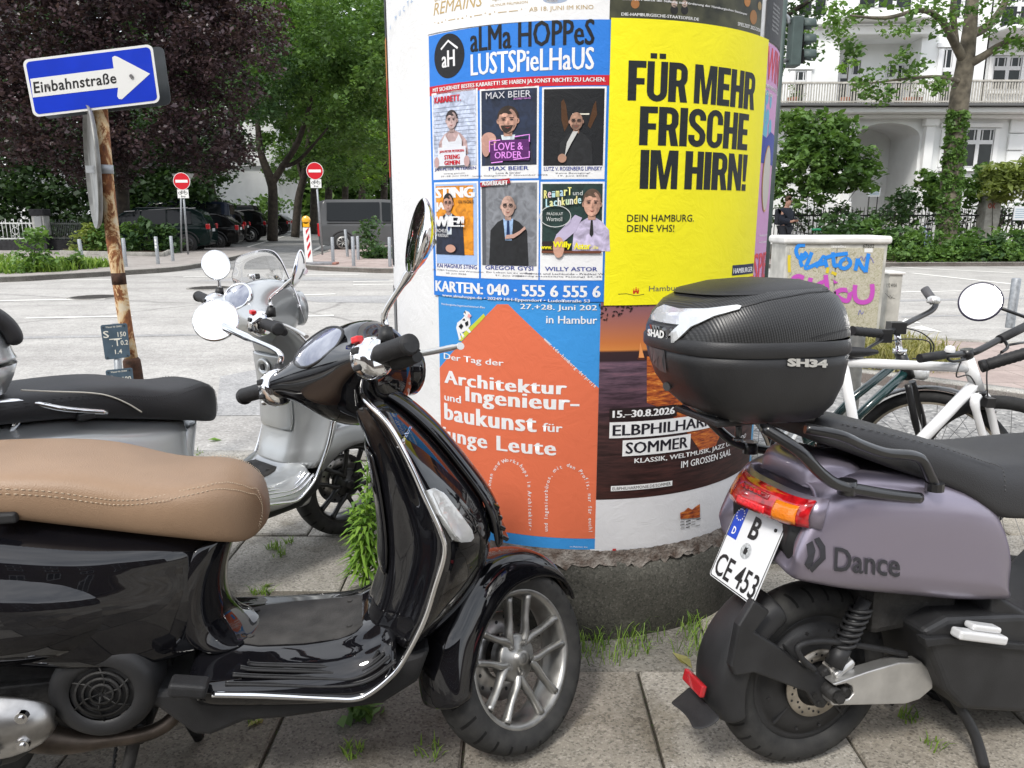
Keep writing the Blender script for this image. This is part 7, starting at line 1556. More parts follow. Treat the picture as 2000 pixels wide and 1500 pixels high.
def dark_bike():
 Y=3.02;b=Vector((AY(1817,900,Y).x,Y,0));t=thing('bicycle','black and dark green city bicycle with silver bell, behind the white bike','bicycle',b,0,'bicycles parked beside the column')
 GP=mat('dark_green_paint',(0.008,0.035,0.035),0.25,coat=1.0);BKc=mat('black_component',(0.013,0.013,0.014),0.4,coat=0.3)
 P=lambda u,v,o=0.0:AY(u,v,Y+o)-b
 r=.318;fw=Vector((0,0,r));yaw=R(-40);bike_wheel(t,fw,r,yaw,GTYRE);bb=Vector((P(1600,860).x,0,.28));rw=Vector((bb.x-.46,0,r));bike_wheel(t,rw,r,0,GTYRE)
 ht,hb_=P(1757,687),P(1777,738);st=P(1540,730)
 bm=NB();tube(bm,[ht,hb_],.022,12);obj('head_tube',bm,BKc,t)
 bm=NB();tube(bm,[P(1760,702),P(1660,782),bb+Vector((-.06,0,.10))],.0165,12);tube(bm,[P(1772,724),P(1676,812),bb],.019,12);tube(bm,[st,bb],.017,12);tube(bm,[bb,rw],.010,8);tube(bm,[st,rw+Vector((0,-.06,0))],.009,8);tube(bm,[st,rw+Vector((0,.06,0))],.009,8);obj('frame',bm,GP,t)
 bm=NB();lat=Vector((-math.sin(yaw),math.cos(yaw),0))*.055;cr=hb_+Vector((.003,0,-.02))
 for e in(-1,1):tube(bm,spline([cr+lat*e*.6,cr.lerp(fw,.45)+lat*e,fw+lat*e],6),[.014]*7+[.011]*6,10)
 obj('fork',bm,BKc,t)
 bm=NB();tube(bm,[ht,P(1751,645)],.0125,12);tube(bm,[ht+Vector((0,0,.012)),ht+Vector((0,0,-.006))],.026,14);obj('stem',bm,CHROME,t)
 bm=NB();box(bm,P(1750,640),(.06,.05,.045));tube(bm,spline([P(1716,652,-.12),P(1735,648,-.06),P(1750,642),P(1770,632,.02),P(1800,617,.09),P(1820,606,.13),P(1828,592,.16),P(1818,575,.20)],5),.0115,10);obj('handlebar',bm,BKc,t)
 bm=NB();G_=[P(1664,646,-.20),P(1716,651,-.12)];n=12;tube(bm,[G_[0].lerp(G_[1],k/n)for k in range(n+1)],[.0165 if k%2 else.0185 for k in range(n+1)],12);obj('handgrip',bm,RUB,t);bm=NB();tube(bm,[P(1806,564,.22),P(1824,590,.17)],.0175,12);obj('handgrip',bm,mat('grey_grip',(0.09,0.09,0.095),0.6),t)
 bm=NB();q=P(1823,588,.12);lathe(bm,[(.001,.022),(.012,.021),(.022,.014),(.027,0),(.024,-.008),(.001,-.01)],'Z',22,M=Matrix.Translation(q));obj('bell',bm,mat('bell_silver',(0.62,0.62,0.60),0.25,0.6),t)
 bm=NB();tube(bm,spline([P(1728,652,-.10),P(1722,664,-.11),P(1705,674,-.14),P(1684,688,-.17)],5),.008,8,sy=.6);box(bm,P(1727,656,-.10),(.05,.03,.05));obj('brake_lever',bm,BKc,t)
 bm=NB();tube(bm,spline([P(1765,640,-.02),P(1800,650,-.03),P(1823,672,-.02),P(1818,695,0),P(1795,712,.0),P(1790,740,0)],6),.0028,6);tube(bm,spline([P(1730,668,-.10),P(1770,662,-.06),P(1815,668,-.04),P(1812,698,-.02),P(1782,700,0)],6),.0028,6);obj('brake_cable',bm,BKc,t)
 bm=NB();rows=[]
 for k in range(16):
  a=R(52+115*k/15);rr=r+.022;fd=Vector((math.cos(yaw),math.sin(yaw),0));lt=Vector((-math.sin(yaw),math.cos(yaw),0));rows.append([fw+fd*(rr-.012*(j/2-1)**2)*math.cos(a)+Vector((0,0,(rr-.012*(j/2-1)**2)*math.sin(a)))+lt*.028*(j/2-1)for j in range(5)])
 grid(bm,rows);fixn(bm);o=obj('mudguard',bm,mat('black_gloss_component',(0.008,0.008,0.008),0.12,coat=1.0),t);solid(o,.002,0)
 bm=NB();q=P(1801,727,.0);lathe(bm,[(.001,.02),(.03,.014),(.034,0),(.028,-.03),(.001,-.045)],'X',20,M=Matrix.Translation(q));fixn(bm);obj('headlamp',bm,LENSC,t)
 bm=NB();q=fw+Vector((math.cos(yaw)*.14,math.sin(yaw)*.14-.012,.115));box(bm,q,(.075,.012,.032),Matrix.Rotation(R(20),3,'Y')@Matrix.Rotation(yaw,3,'Z'));bevel(obj('spoke_reflector',bm,AMBER,t),.008,3)
 bm=NB();q=P(1540,700);secs=[]
 for dx,h,z0,z1 in((-.13,.07,-.02,.05),(-.08,.10,-.03,.05),(0,.07,-.02,.04),(.12,.022,-.01,.025),(.15,.01,0,.015)):secs.append(mirr([(dx+q.x,0,z1+q.z),(dx+q.x,h,(z0+z1)/2+q.z),(dx+q.x,0,z0+q.z)]))
 ring_loft(bm,secs);obj('saddle',bm,RUB,t)
dark_bike()
def stand_post():
 p=Vector((AY(1657,840,3.6).x,3.6,0));o=obj('cycle_stand',cyl_bm(.035,.80),mat('grey_stand',(0.16,0.16,0.15),0.6,0.4,noise=0.3,nscale=15));o.location=p;tag(o,'thick grey steel post partly hidden behind the white bicycle','cycle stand')
def cyl_bm(r,h,bev=.01,n=24):
 bm=NB();V=lathe(bm,[(r,0),(r,h-bev),(r-bev*.4,h-bev*.3),(r-bev,h),(.001,h)],'Z',n);return bm
stand_post()
# --- bollards
def bollards():
 first=None;used=[]
 for u,vb,vt,lb in((163,520,467,'grey bollard left of the rusty pole, by the bushy verge'),(246,521,465,'grey bollard just right of the rusty pole'),(309,516,462,'grey bollard with torn white stickers'),(338,510,461,'grey bollard nearest the left no-entry sign'),(651,514,463,'grey bollard right of the warning beacon, weeds at its foot'),(679,501,448,'taller grey bollard set back beside the van'),(691,520,462,'grey bollard at the kerb in front of the grey van'),(700,507,461,'grey bollard in front of the roadside bush'),(762,521,463,'grey bollard half hidden by the left edge of the column'),(1972,640,543,'grey steel bollard on the red paved island at the right')):
  p=G(u,vb,.03);Yb=p.y;h=AY(u,vt,Yb).z-.03;o=obj('bollard',cyl_bm(.045 if u<1900 else.05,h,.012),M['zinc']);o.location=(p.x,p.y,.03);tag(o,lb,'bollard','grey steel bollards')
  if u in(163,679):o.rotation_euler=(0,R(-3),0)
  if u==309:
   for k in range(3):bm=NB();box(bm,(.004*k,-.046,h*(.62+.12*k)),(.05,.004,.06));st=obj('sticker',bm,mat('sign_white',(0.7,)*3,0.4),o)
bollards()
# --- no-entry signs, beacon
REDS=mat('sign_red',(0.52,0.008,0.018),0.35,coat=0.4)
def bike_icon(fn,m,parent):
 bm=NB()
 def ring(cx,cy,r,w=.05):V,F=tri_poly(band(arcp(cx,cy,r,r,0,360,18),arcp(cx,cy,r-w,r-w,0,360,18)));add2d(bm,V,F,fn)
 ring(.25,.58,.17);ring(.75,.58,.17)
 for a in([(.25,.58),(.40,.78),(.66,.78),(.75,.58)],[(.40,.78),(.50,.56),(.66,.78)],[(.25,.58),(.50,.56)],[(.62,.86),(.72,.88)],[(.34,.84),(.46,.84)]):V,F=tri_poly(thickline(a,.045));add2d(bm,V,F,fn)
 V,F=text_mesh('frei',.02,res=1);V=fit(V,.3,.08,.7,.32);add2d(bm,V,F,fn)
 fixn(bm);return obj('bicycle_symbol',bm,m,parent)
def no_entry(u,v,rpx,vb,ub,plate,label,tri=False):
 p=G(ub,vb,.03);Y=p.y;b=Vector((p.x,Y,.03));t=thing('no_entry_sign',label,'road sign',b,0,'no-entry signs with bicycle plates');L_=lambda q:q-b
 c=L_(AY(u,v,Y));r=rpx/1500*Y
 bm=NB();tube(bm,[(0,.06,0),c+Vector((.0,.06,r*.9))],.032,12);obj('pole',bm,M['zinc'],t)
 WP=mat('sign_white',(0.72,0.72,0.70),0.35)
 bm=NB();disc(bm,c,(0,-1,0),r,40,.012);pn=obj('sign_disc',bm,WP,t);bm=NB();disc(bm,c+Vector((0,-.012,0)),(0,-1,0),r*.94,40,.004);obj('red_field',bm,REDS,pn)
 bm=NB();box(bm,c+Vector((0,-.018,0)),(r*1.45,.006,r*.32));obj('white_bar',bm,WP,pn)
 u0,v0,u1,v1=plate;A_,B_=L_(AY(u0,v0,Y)),L_(AY(u1,v1,Y));bm=NB();box(bm,(A_+B_)/2,(B_.x-A_.x,.012,A_.z-B_.z));pp=obj('plate',bm,WP,t)
 bike_icon(lambda x,y:Vector((A_.x+(B_.x-A_.x)*x,A_.y-.008,B_.z+(A_.z-B_.z)*y)),mat('sign_black',(0.015,)*3,0.4),pp)
 if tri:
  pass
 return t,Y
no_entry(355,354,16,497,366,(346,370,369,387),'red no-entry sign on two thin poles in front of the dark SUV')
no_entry(615,334,16,498,629,(606,350,628,367),'red no-entry sign beside the grey van')
def give_way_back():
 Y=27.2;b=AY(352,480,Y);b.z=.03;t=thing('give_way_sign','grey back of a triangular sign just behind the left no-entry disc','road sign',b);L_=lambda q:q-b
 bm=NB();prism(bm,[L_(AY(u,v,Y))for u,v in((335,339),(380,339),(357.5,376))],(0,.01,0));fixn(bm);obj('sign_panel',bm,mat('dull_sign_back',(0.20,0.20,0.19),0.5),t)
 bm=NB();tube(bm,[(0,.04,0),L_(AY(352,340,Y))+Vector((0,.04,0))],.03,10);obj('pole',bm,M['zinc'],t)
give_way_back()
def beacon():
 p=G(603,517,.03);Y=p.y;b=Vector((p.x,Y,.03));t=thing('warning_beacon','red and white striped road beacon with a yellow lamp on a grey foot','warning beacon',b);L_=lambda q:q-b
 WP=mat('sign_white',(0.72,0.72,0.70),0.35);tp,bt=L_(AY(598,444,Y)),L_(AY(604,512,Y));w=.095
 bm=NB();prism(bm,[bt+Vector((-w,0,0)),bt+Vector((w,0,0)),tp+Vector((w,0,0)),tp+Vector((-w,0,0))],(0,.05,0));fixn(bm);pn=obj('board',bm,WP,t)
 bm=NB()
 for k in range(4):
  z=.10+k*.23;q=[(.00,z),(1.0,z+.16),(1.0,z+.27),(.0,z+.11)];f=lambda x,y:bt.lerp(tp,min(1,y))+Vector((-.02+(w-.01)*x,-.006,0));V,F=tri_poly(q);add2d(bm,V,F,f)
 fixn(bm);obj('stripes',bm,REDS,pn)
 bm=NB();box(bm,(.15,.15,.03),(1.0,.5,.07));bevel(obj('foot',bm,mat('grey_foot',(0.19,0.19,0.20),0.8,noise=0.3,nscale=9),t),.02)
 bm=NB();box(bm,(.55,.12,.03),(.4,.4,.06));bevel(obj('foot_block',bm,mat('red_foot',(0.28,0.13,0.10),0.85,noise=0.3,nscale=9),t),.02)
 bm=NB();q=tp+Vector((0,.03,.02));box(bm,q+Vector((0,0,.05)),(.16,.10,.12));lathe(bm,[(.001,-.05),(.10,-.05),(.11,-.03),(.11,.03),(.10,.05),(.001,.05)],'Y',22,M=Matrix.Translation(q+Vector((0,0,.17))));fixn(bm);obj('lamp',bm,mat('yellow_lamp',(0.75,0.36,0.01),0.3,coat=0.8),t)
beacon()
# === FOLIAGE
def leaf_mat(name,col,col2,trans=0.35,rough=0.5):
 m=bpy.data.materials.new(name);m.use_nodes=True;N=m.node_tree.nodes;L=m.node_tree.links;b=N['Principled BSDF'];b.inputs['Roughness'].default_value=rough;b.inputs['Specular IOR Level'].default_value=0.35
 at=N.new('ShaderNodeVertexColor');at.layer_name='tone';c=mixc(N,L,at.outputs[0],tuple(col),tuple(col2));sp=N.new('ShaderNodeSeparateColor');L.new(at.outputs[0],sp.inputs[0])
 c=ramp(N,L,sp.outputs[0],[(0.0,col),(1.0,col2)]);L.new(c,b.inputs['Base Color'])
 tr=N.new('ShaderNodeBsdfTranslucent');L.new(mixc(N,L,1.0,c,(1.3,1.35,0.7),'MULTIPLY'),tr.inputs[0]);ms=N.new('ShaderNodeMixShader');ms.inputs[0].default_value=trans
 L.new(b.outputs[0],ms.inputs[1]);L.new(tr.outputs[0],ms.inputs[2]);L.new(ms.outputs[0],N['Material Output'].inputs[0]);return m
COPPER=leaf_mat('copper_leaves',(0.024,0.016,0.021),(0.098,0.060,0.066),0.2,0.36)
GREEN=leaf_mat('green_leaves',(0.045,0.105,0.026),(0.17,0.285,0.075))
DGREEN=leaf_mat('dark_green_leaves',(0.022,0.056,0.022),(0.085,0.155,0.055))
VDG=leaf_mat('hedge_leaves',(0.012,0.030,0.012),(0.050,0.095,0.032))
LIME=leaf_mat('fresh_green_leaves',(0.09,0.20,0.025),(0.26,0.42,0.06))
OLIVE=leaf_mat('olive_leaves',(0.11,0.15,0.03),(0.32,0.38,0.11))
DRYG=leaf_mat('dry_grass',(0.16,0.17,0.05),(0.40,0.36,0.15));GRASSM=leaf_mat('grass_blades',(0.07,0.15,0.02),(0.26,0.38,0.07))
BARK=mat('bark',(0.035,0.028,0.021),0.9,noise=0.5,nscale=6,bump=0.8,bscale=25);BARKL=mat('light_bark',(0.11,0.095,0.07),0.9,noise=0.45,nscale=5,bump=0.8,bscale=22)
def leaves_mesh(C,n_per,spread,size,seed,flat=.75,up=.5,length=1.0,tone=None):
 """C: k x 3 clump centres -> one mesh of k*n_per pointed leaves"""
 g=np.random.default_rng(seed);C=np.repeat(np.asarray(C,float),n_per,0);n=len(C)
 d=g.normal(size=(n,3));d/=np.linalg.norm(d,axis=1)[:,None];d*=(g.random(n)**.5)[:,None]*spread;d[:,2]*=flat;P=C+d
 nr=g.normal(size=(n,3))*.75;nr[:,2]=np.abs(nr[:,2])+up;nr/=np.linalg.norm(nr,axis=1)[:,None]
 t=g.normal(size=(n,3));t-=nr*(t*nr).sum(1)[:,None];t/=np.linalg.norm(t,axis=1)[:,None];b=np.cross(nr,t)
 s=size*np.clip(np.exp(g.normal(-.08,.32,n)),.4,1.8)[:,None];l=s*length
 V=np.stack([P-t*l*.5,P+b*s*.34+nr*s*.06,P+t*l*.5-nr*s*.08,P-b*s*.34+nr*s*.06],1).reshape(-1,3)
 me=bpy.data.meshes.new('leaves');me.vertices.add(4*n);me.vertices.foreach_set('co',V.ravel());me.loops.add(4*n);me.loops.foreach_set('vertex_index',np.arange(4*n,dtype=np.int32))
 me.polygons.add(n);me.polygons.foreach_set('loop_start',np.arange(0,4*n,4,dtype=np.int32));me.polygons.foreach_set('loop_total',np.full(n,4,dtype=np.int32));me.update(calc_edges=True)
 cl=np.repeat(g.random(len(C)//n_per),n_per);tn=np.clip(.42*g.random(n)+.58*cl,0,1);col=np.repeat(np.stack([tn,tn,tn,np.ones(n)],1),4,0)
 a=me.color_attributes.new('tone','FLOAT_COLOR','CORNER');a.data.foreach_set('color',col.ravel().astype(np.float32));return me
def blob_pts(blobs,dens,seed,squash=.85):
 g=np.random.default_rng(seed);out=[]
 for c,r in blobs:
  k=max(6,int(dens*r*r));d=g.normal(size=(k,3));d/=np.linalg.norm(d,axis=1)[:,None];d*=(r*g.uniform(.35,1.0,k)**.6)[:,None];d[:,2]*=squash;out.append(np.asarray(c)+d)
 return np.concatenate(out)
def B_(u,v,rpx,Y):p=AY(u,v,Y);return(tuple(p),rpx/1500*Y)
def tree(name,label,limbs,blobs,m,bark,size,dens=30,n_per=26,seed=1,group=None,spread=.5,up=.5):
 """limbs: list of (points, radii) in world space; first point of the first limb is the foot"""
 b=Vector(limbs[0][0][0]);t=thing(name,label,'tree',b,0,group);bm=NB()
 for pts,rad in limbs:
  P=spline([Vector(p)-b for p in pts],5);n=len(P);tube(bm,P,[interp([(k/(len(rad)-1),r)for k,r in enumerate(rad)],i/(n-1))for i in range(n)],10)
 obj('trunk',bm,bark,t)
 me=leaves_mesh(blob_pts(blobs,dens,seed)-np.array(b),n_per,spread,size,seed,up=up);obj('crown',me,m,t);return t
TG='trees along the side street'
def foot(u,v,Y):p=AY(u,v,Y);return(p.x,p.y,0.0)
tree('copper_beech','big dark purple-leaved tree filling the upper left behind the street sign',[([foot(240,470,29),AY(240,400,29),AY(238,300,29),AY(240,100,29)],[.26,.23,.21,.12]),([AY(238,330,29),AY(330,220,29),AY(430,120,29.5)],[.16,.11,.05]),([AY(238,330,29),AY(150,220,28.5),AY(40,150,28)],[.16,.1,.05])],[B_(*q)for q in((60,80,150,27),(200,10,165,27.5),(330,60,150,28),(430,120,105,28.5),(470,50,85,29.5),(120,215,120,27),(300,225,105,27.5),(400,265,85,28),(10,225,110,27),(180,-70,130,28),(380,-60,110,29),(200,310,75,28),(-80,60,140,27),(455,305,45,28.5))],COPPER,BARK,.145,24,44,3)
tree('street_tree','dark leaning tree trunk between the purple tree and the left no-entry sign',[([foot(420,460,37),AY(418,400,37),AY(404,330,37),AY(375,270,37),AY(350,200,37)],[.2,.17,.16,.14,.07]),([AY(412,350,37),AY(430,280,37.5),AY(470,200,38)],[.13,.1,.04])],[B_(*q)for q in((470,220,80,37),(420,300,60,38),(350,330,80,39),(500,130,90,38),(300,370,70,39))],DGREEN,BARK,.2,17,30,4,TG)
tree('street_tree','forked green tree at the mouth of the side street behind the parked cars',[([foot(531,455,41),AY(533,380,41),AY(528,350,41),AY(508,290,41),AY(500,180,41)],[.28,.24,.24,.17,.08]),([AY(531,360,41),AY(552,325,41),AY(585,270,40.5),AY(620,150,40)],[.19,.17,.14,.06]),([AY(552,325,41),AY(585,312,41),AY(640,250,40)],[.12,.1,.04])],[B_(*q)for q in((590,90,120,41),(680,50,130,40),(560,200,75,42),(660,190,100,41),(520,100,80,43),(740,130,90,40),(610,280,55,43),(720,250,70,42))],GREEN,BARK,.22,14,34,5,TG)
tree('street_tree','green tree with a straight dark trunk just left of the right no-entry sign',[([foot(576,455,48),AY(583,390,48),AY(596,330,48),AY(610,200,48)],[.26,.23,.2,.08]),([AY(590,350,48),AY(575,290,48),AY(560,220,48)],[.13,.1,.04])],[B_(*q)for q in((640,300,75,49),(560,300,60,50),(600,180,90,50),(700,320,70,47),(740,260,60,47))],GREEN,BARK,.24,12,32,6,TG)
for k,(u,Y,w,lb)in enumerate(((612,56,.3,'slim brown trunk behind the dark minivan'),(640,62,.32,'slim tree far down the side street, behind the right no-entry pole'),(672,66,.3,'slim tree above the roof of the grey van, left one'),(705,72,.35,'slim tree above the roof of the grey van, right one'),(748,60,.3,'slim tree close to the left edge of the column'))):
 tree('street_tree',lb,[([foot(u,450,Y),AY(u+2,380,Y),AY(u+6,250,Y)],[w,w*.9,w*.4])],[B_(*q)for q in((u,290,55,Y),(u+30,230,60,Y),(u-20,340,32,Y))],(GREEN,LIME,DGREEN)[k%3],BARK,.3,7,26,20+k,TG)
def mass(name,label,cat,blobs,m,size,dens,n_per,seed,spread=.8,kind=None,group=None,up=.5,length=1.0):
 me=leaves_mesh(blob_pts(blobs,dens,seed),n_per,spread,size,seed,up=up,length=length);o=obj(name,me,m);tag(o,label,cat,group,kind);return o
mass('woods','dense far greenery closing the view down the side street','woods',[B_(u,v,r,Y)for u,v,r,Y in[(300+50*i,390-75*j+20*(i%2),62,78+6*((i+j)%3))for i in range(11)for j in range(6)]],GREEN,.75,2.6,28,41,1.6,'stuff')
mass('woods','bushes between the parked cars and the white building','woods',[B_(395+28*i,425-14*(i%2),28,52)for i in range(6)],GREEN,.3,9,30,44,.8,'stuff')
mass('woods','dark hedge and garden trees behind the white iron fence','woods',[B_(u,v,r,Y)for u,v,r,Y in[(-120+70*i,420-85*j+15*(i%2),68,35+3*((i+j)%2))for i in range(8)for j in range(3)]],VDG,.24,14,38,42,.8,'stuff')
mass('woods','tall dark wood behind the purple tree','woods',[B_(u,v,r,Y)for u,v,r,Y in[(-150+110*i,150-120*j,95,50+3*(i%2))for i in range(7)for j in range(2)]],DGREEN,.7,3.4,28,43,1.5,'stuff')
SHR='shrubs along the far pavement'
def shrub(label,blobs,m,size,dens,seed,n_per=26,spread=.28,cat='shrub',up=.5,length=1.2,group=SHR):
 b=Vector((blobs[0][0][0],blobs[0][0][1],0.03));t=thing('shrub',label,cat,b,0,group)
 me=leaves_mesh(blob_pts(blobs,dens,seed)-np.array(b),n_per,spread,size,seed,up=up,length=length);obj('foliage',me,m,t)
 bm=NB();rnd=random.Random(seed)
 for k in range(7):
  c=Vector(blobs[rnd.randrange(len(blobs))][0])-b;tube(bm,[Vector((rnd.uniform(-.15,.15),rnd.uniform(-.1,.1),-.05)),c*.5+Vector((0,0,.05)),c],[.018,.012,.005],5)
 obj('stems',bm,BARK,t)
shrub('pale green weedy bush on the grassy verge at the left kerb',[B_(*q)for q in((62,500,26,18.2),(75,478,24,18.3),(52,520,24,18),(85,510,22,18.2),(70,460,12,18.3))],GREEN,.10,70,51)
shrub('small weedy plant at the foot of the leaning bollard',[B_(*q)for q in((150,505,14,19),(142,515,12,19))],GREEN,.08,120,52,20,.15)
for k,q in enumerate(((170,470,22,27,OLIVE,'brownish low shrub at the left end of the planted bed'),(205,472,30,27,GREEN,'bright green shrub behind the rusty pole in the planted bed'),(248,470,30,27.5,GREEN,'green shrub right of the rusty pole in the planted bed'),(285,462,34,27.5,DGREEN,'tall dark feathery shrub near the dark SUV'),(320,475,30,27.5,DGREEN,'dark shrub touching the nose of the SUV'))):
 shrub(q[5],[B_(q[0],q[1],q[2],q[3]),B_(q[0]+12,q[1]+12,q[2]*.8,q[3]),B_(q[0]-12,q[1]+14,q[2]*.8,q[3]),B_(q[0]+4,q[1]-20,q[2]*.5,q[3])],q[4],.15,30,60+k)
shrub('loose grey green bush between the bollards and the grey van',[B_(*q)for q in((728,470,26,24.5),(722,448,22,24.5),(740,490,26,24),(755,495,24,24),(715,490,16,24))],DGREEN,.13,40,71)
def blades(name,label,spots,m,h,seed,n=40,w=.012,kind='stuff'):
 g=random.Random(seed);V,F,T=[],[],[]
 for(x,y,r,z0,k)in spots:
  for i in range(int(n*k)):
   a,q=g.uniform(0,2*PI),r*math.sqrt(g.random());px,py=x+q*math.cos(a),y+q*math.sin(a);hh=h*g.uniform(.4,1.2);d=g.uniform(0,2*PI);ln=hh*g.uniform(.2,1.35);ww=w*g.uniform(.6,1.3);dx,dy=math.cos(d),math.sin(d);s=len(V)
   V+=[(px-dy*ww,py+dx*ww,z0),(px+dy*ww,py-dx*ww,z0),(px+dx*ln*.4+dy*ww*.7,py+dy*ln*.4-dx*ww*.7,z0+hh*.7),(px+dx*ln*.4-dy*ww*.7,py+dy*ln*.4+dx*ww*.7,z0+hh*.7),(px+dx*ln,py+dy*ln,z0+hh*.95)];F+=[(s,s+1,s+2,s+3),(s+3,s+2,s+4)];T+=[g.random()]*7
 me=bpy.data.meshes.new(name);me.from_pydata(V,[],F);a=me.color_attributes.new('tone','FLOAT_COLOR','CORNER');a.data.foreach_set('color',np.repeat(np.array(T,np.float32),4));o=obj(name,me,m);tag(o,label,'grass',None,kind);return o
blades('grass','grass strip on the far left kerb',[(G(u,v).x,G(u,v).y,.5,.03,1)for u,v in((5,528),(25,535),(45,525),(90,532),(115,530),(130,522),(150,527),(170,524),(190,523),(0,515),(100,520))],GRASSM,.26,1,170,.02)
blades('grass','dry grass round the graffiti cabinet',[(G(u,v).x,G(u,v).y,.35,.03,1)for u,v in((1660,690),(1690,700),(1715,705),(1740,712),(1765,715),(1785,712),(1700,685),(1745,695),(1770,695),(1725,690),(1680,715),(1650,705),(1800,720),(1640,690),(1720,720))],DRYG,.20,2,170,.007)
def gw(u,v):p=G(u,v);return p.x,p.y
blades('grass','grass tufts round the foot of the column',[gw(u,v)+(r,0,k)for u,v,r,k in((1175,1275,.09,2.2),(1215,1262,.09,1.8),(1260,1245,.07,.8),(1140,1265,.06,.8),(1355,1240,.06,1.2),(1340,1270,.05,.7),(1330,1225,.05,.6),(1250,1260,.06,.4),(1110,1245,.04,.5),(1385,1290,.04,.4))],GRASSM,.065,3,36,.0017)
blades('grass','tiny weeds growing from the slab joints',[gw(u,v)+(r,0,k)for u,v,r,k in((535,1070,.03,.8),(545,1085,.025,.5),(520,1160,.02,.5),(500,1158,.02,.4),(690,1470,.03,.6),(840,1470,.04,.4),(800,1300,.02,.5),(495,1412,.015,.2),(1050,1405,.02,.3),(1775,1405,.03,.5),(1820,1460,.03,.4),(380,888,.05,.4),(565,1060,.02,.4))],GRASSM,.03,4,60,.0022)
def fireweed():
 b=Vector((gw(722,1150)[0],gw(722,1150)[1]-.02,0));t=thing('weed','tall bright green leafy weed behind the front of the black scooter','weed',b);g=random.Random(8);V,F,T=[],[],[];bm=NB()
 for k in range(5):
  tp=Vector((g.uniform(-.09,.07),g.uniform(-.05,.05),g.uniform(.26,.54)));P=[Vector((g.uniform(-.03,.04),g.uniform(-.03,.03),0)),tp*.5,tp];tube(bm,spline(P,4),.004,5)
  for i in range(75):
   f=.15+.85*i/75;c=P[0].lerp(tp,f);a=i*2.4;l=.12*(1.05-.5*f)*g.uniform(.6,1.2);d=Vector((math.cos(a),math.sin(a),.45 if f<.85 else 1.1)).normalized();sd=Vector((-math.sin(a),math.cos(a),0))*.0075;s=len(V);m_=c+d*l*.5;e=c+d*l-Vector((0,0,l*.45));V+=[c,m_+sd,e,m_-sd];F+=[(s,s+1,s+2,s+3)];T+=[g.random()]*4
 obj('stem',bm,LIME and mat('weed_stem',(0.12,0.20,0.04),0.6),t);me=bpy.data.meshes.new('leaves');me.from_pydata(V,[],F);a=me.color_attributes.new('tone','FLOAT_COLOR','CORNER');a.data.foreach_set('color',np.repeat(np.array(T,np.float32),4));obj('leaves',me,LIME,t)
fireweed()
def rosette():
 x,y=gw(712,1395);t=thing('weed','small rosette weed with toothed leaves in a slab joint under the black scooter','weed',(x,y,0));g=np.random.default_rng(4);me=leaves_mesh(np.array([[0,0,.02],[.01,-.01,.04],[-.02,.01,.03],[.03,0,.02],[-.03,-.02,.015]]),9,.035,.035,5,up=.6,length=1.5);obj('leaves',me,GREEN,t)
rosette()
def leaf_litter():
 for u,v,m,lb in((522,1142,OLIVE,'dry olive leaf on the pale slabs'),(505,1408,DRYG,'pale yellow leaf on the dark slab under the scooter'),(1338,1290,DRYG,'yellowed leaf beside the column foot'),(420,858,LIME,'fresh green leaf lying on the road'),(300,800,LIME,'single small leaf on the road behind the silver seat')):
  p=G(u,v,.006 if v>880 else ZR+.012);me=leaves_mesh(np.zeros((1,3)),2,.008,.05,u,up=3,length=1.4);o=obj('fallen_leaf',me,m);o.location=p;tag(o,lb,'leaf','fallen leaves')
 p=G(485,1173,.012);bm=NB();rows=[[(x*.03,y*.016,.006*math.sin(3*x+2*y))for x in(-1,-.5,0,.5,1)]for y in(-1,0,1)];grid(bm,rows);o=obj('paper_scrap',bm,mat('litter_paper',(0.62,0.68,0.70),0.5));o.location=p;tag(o,'crumpled pale blue paper scrap on the slabs','litter')
leaf_litter()
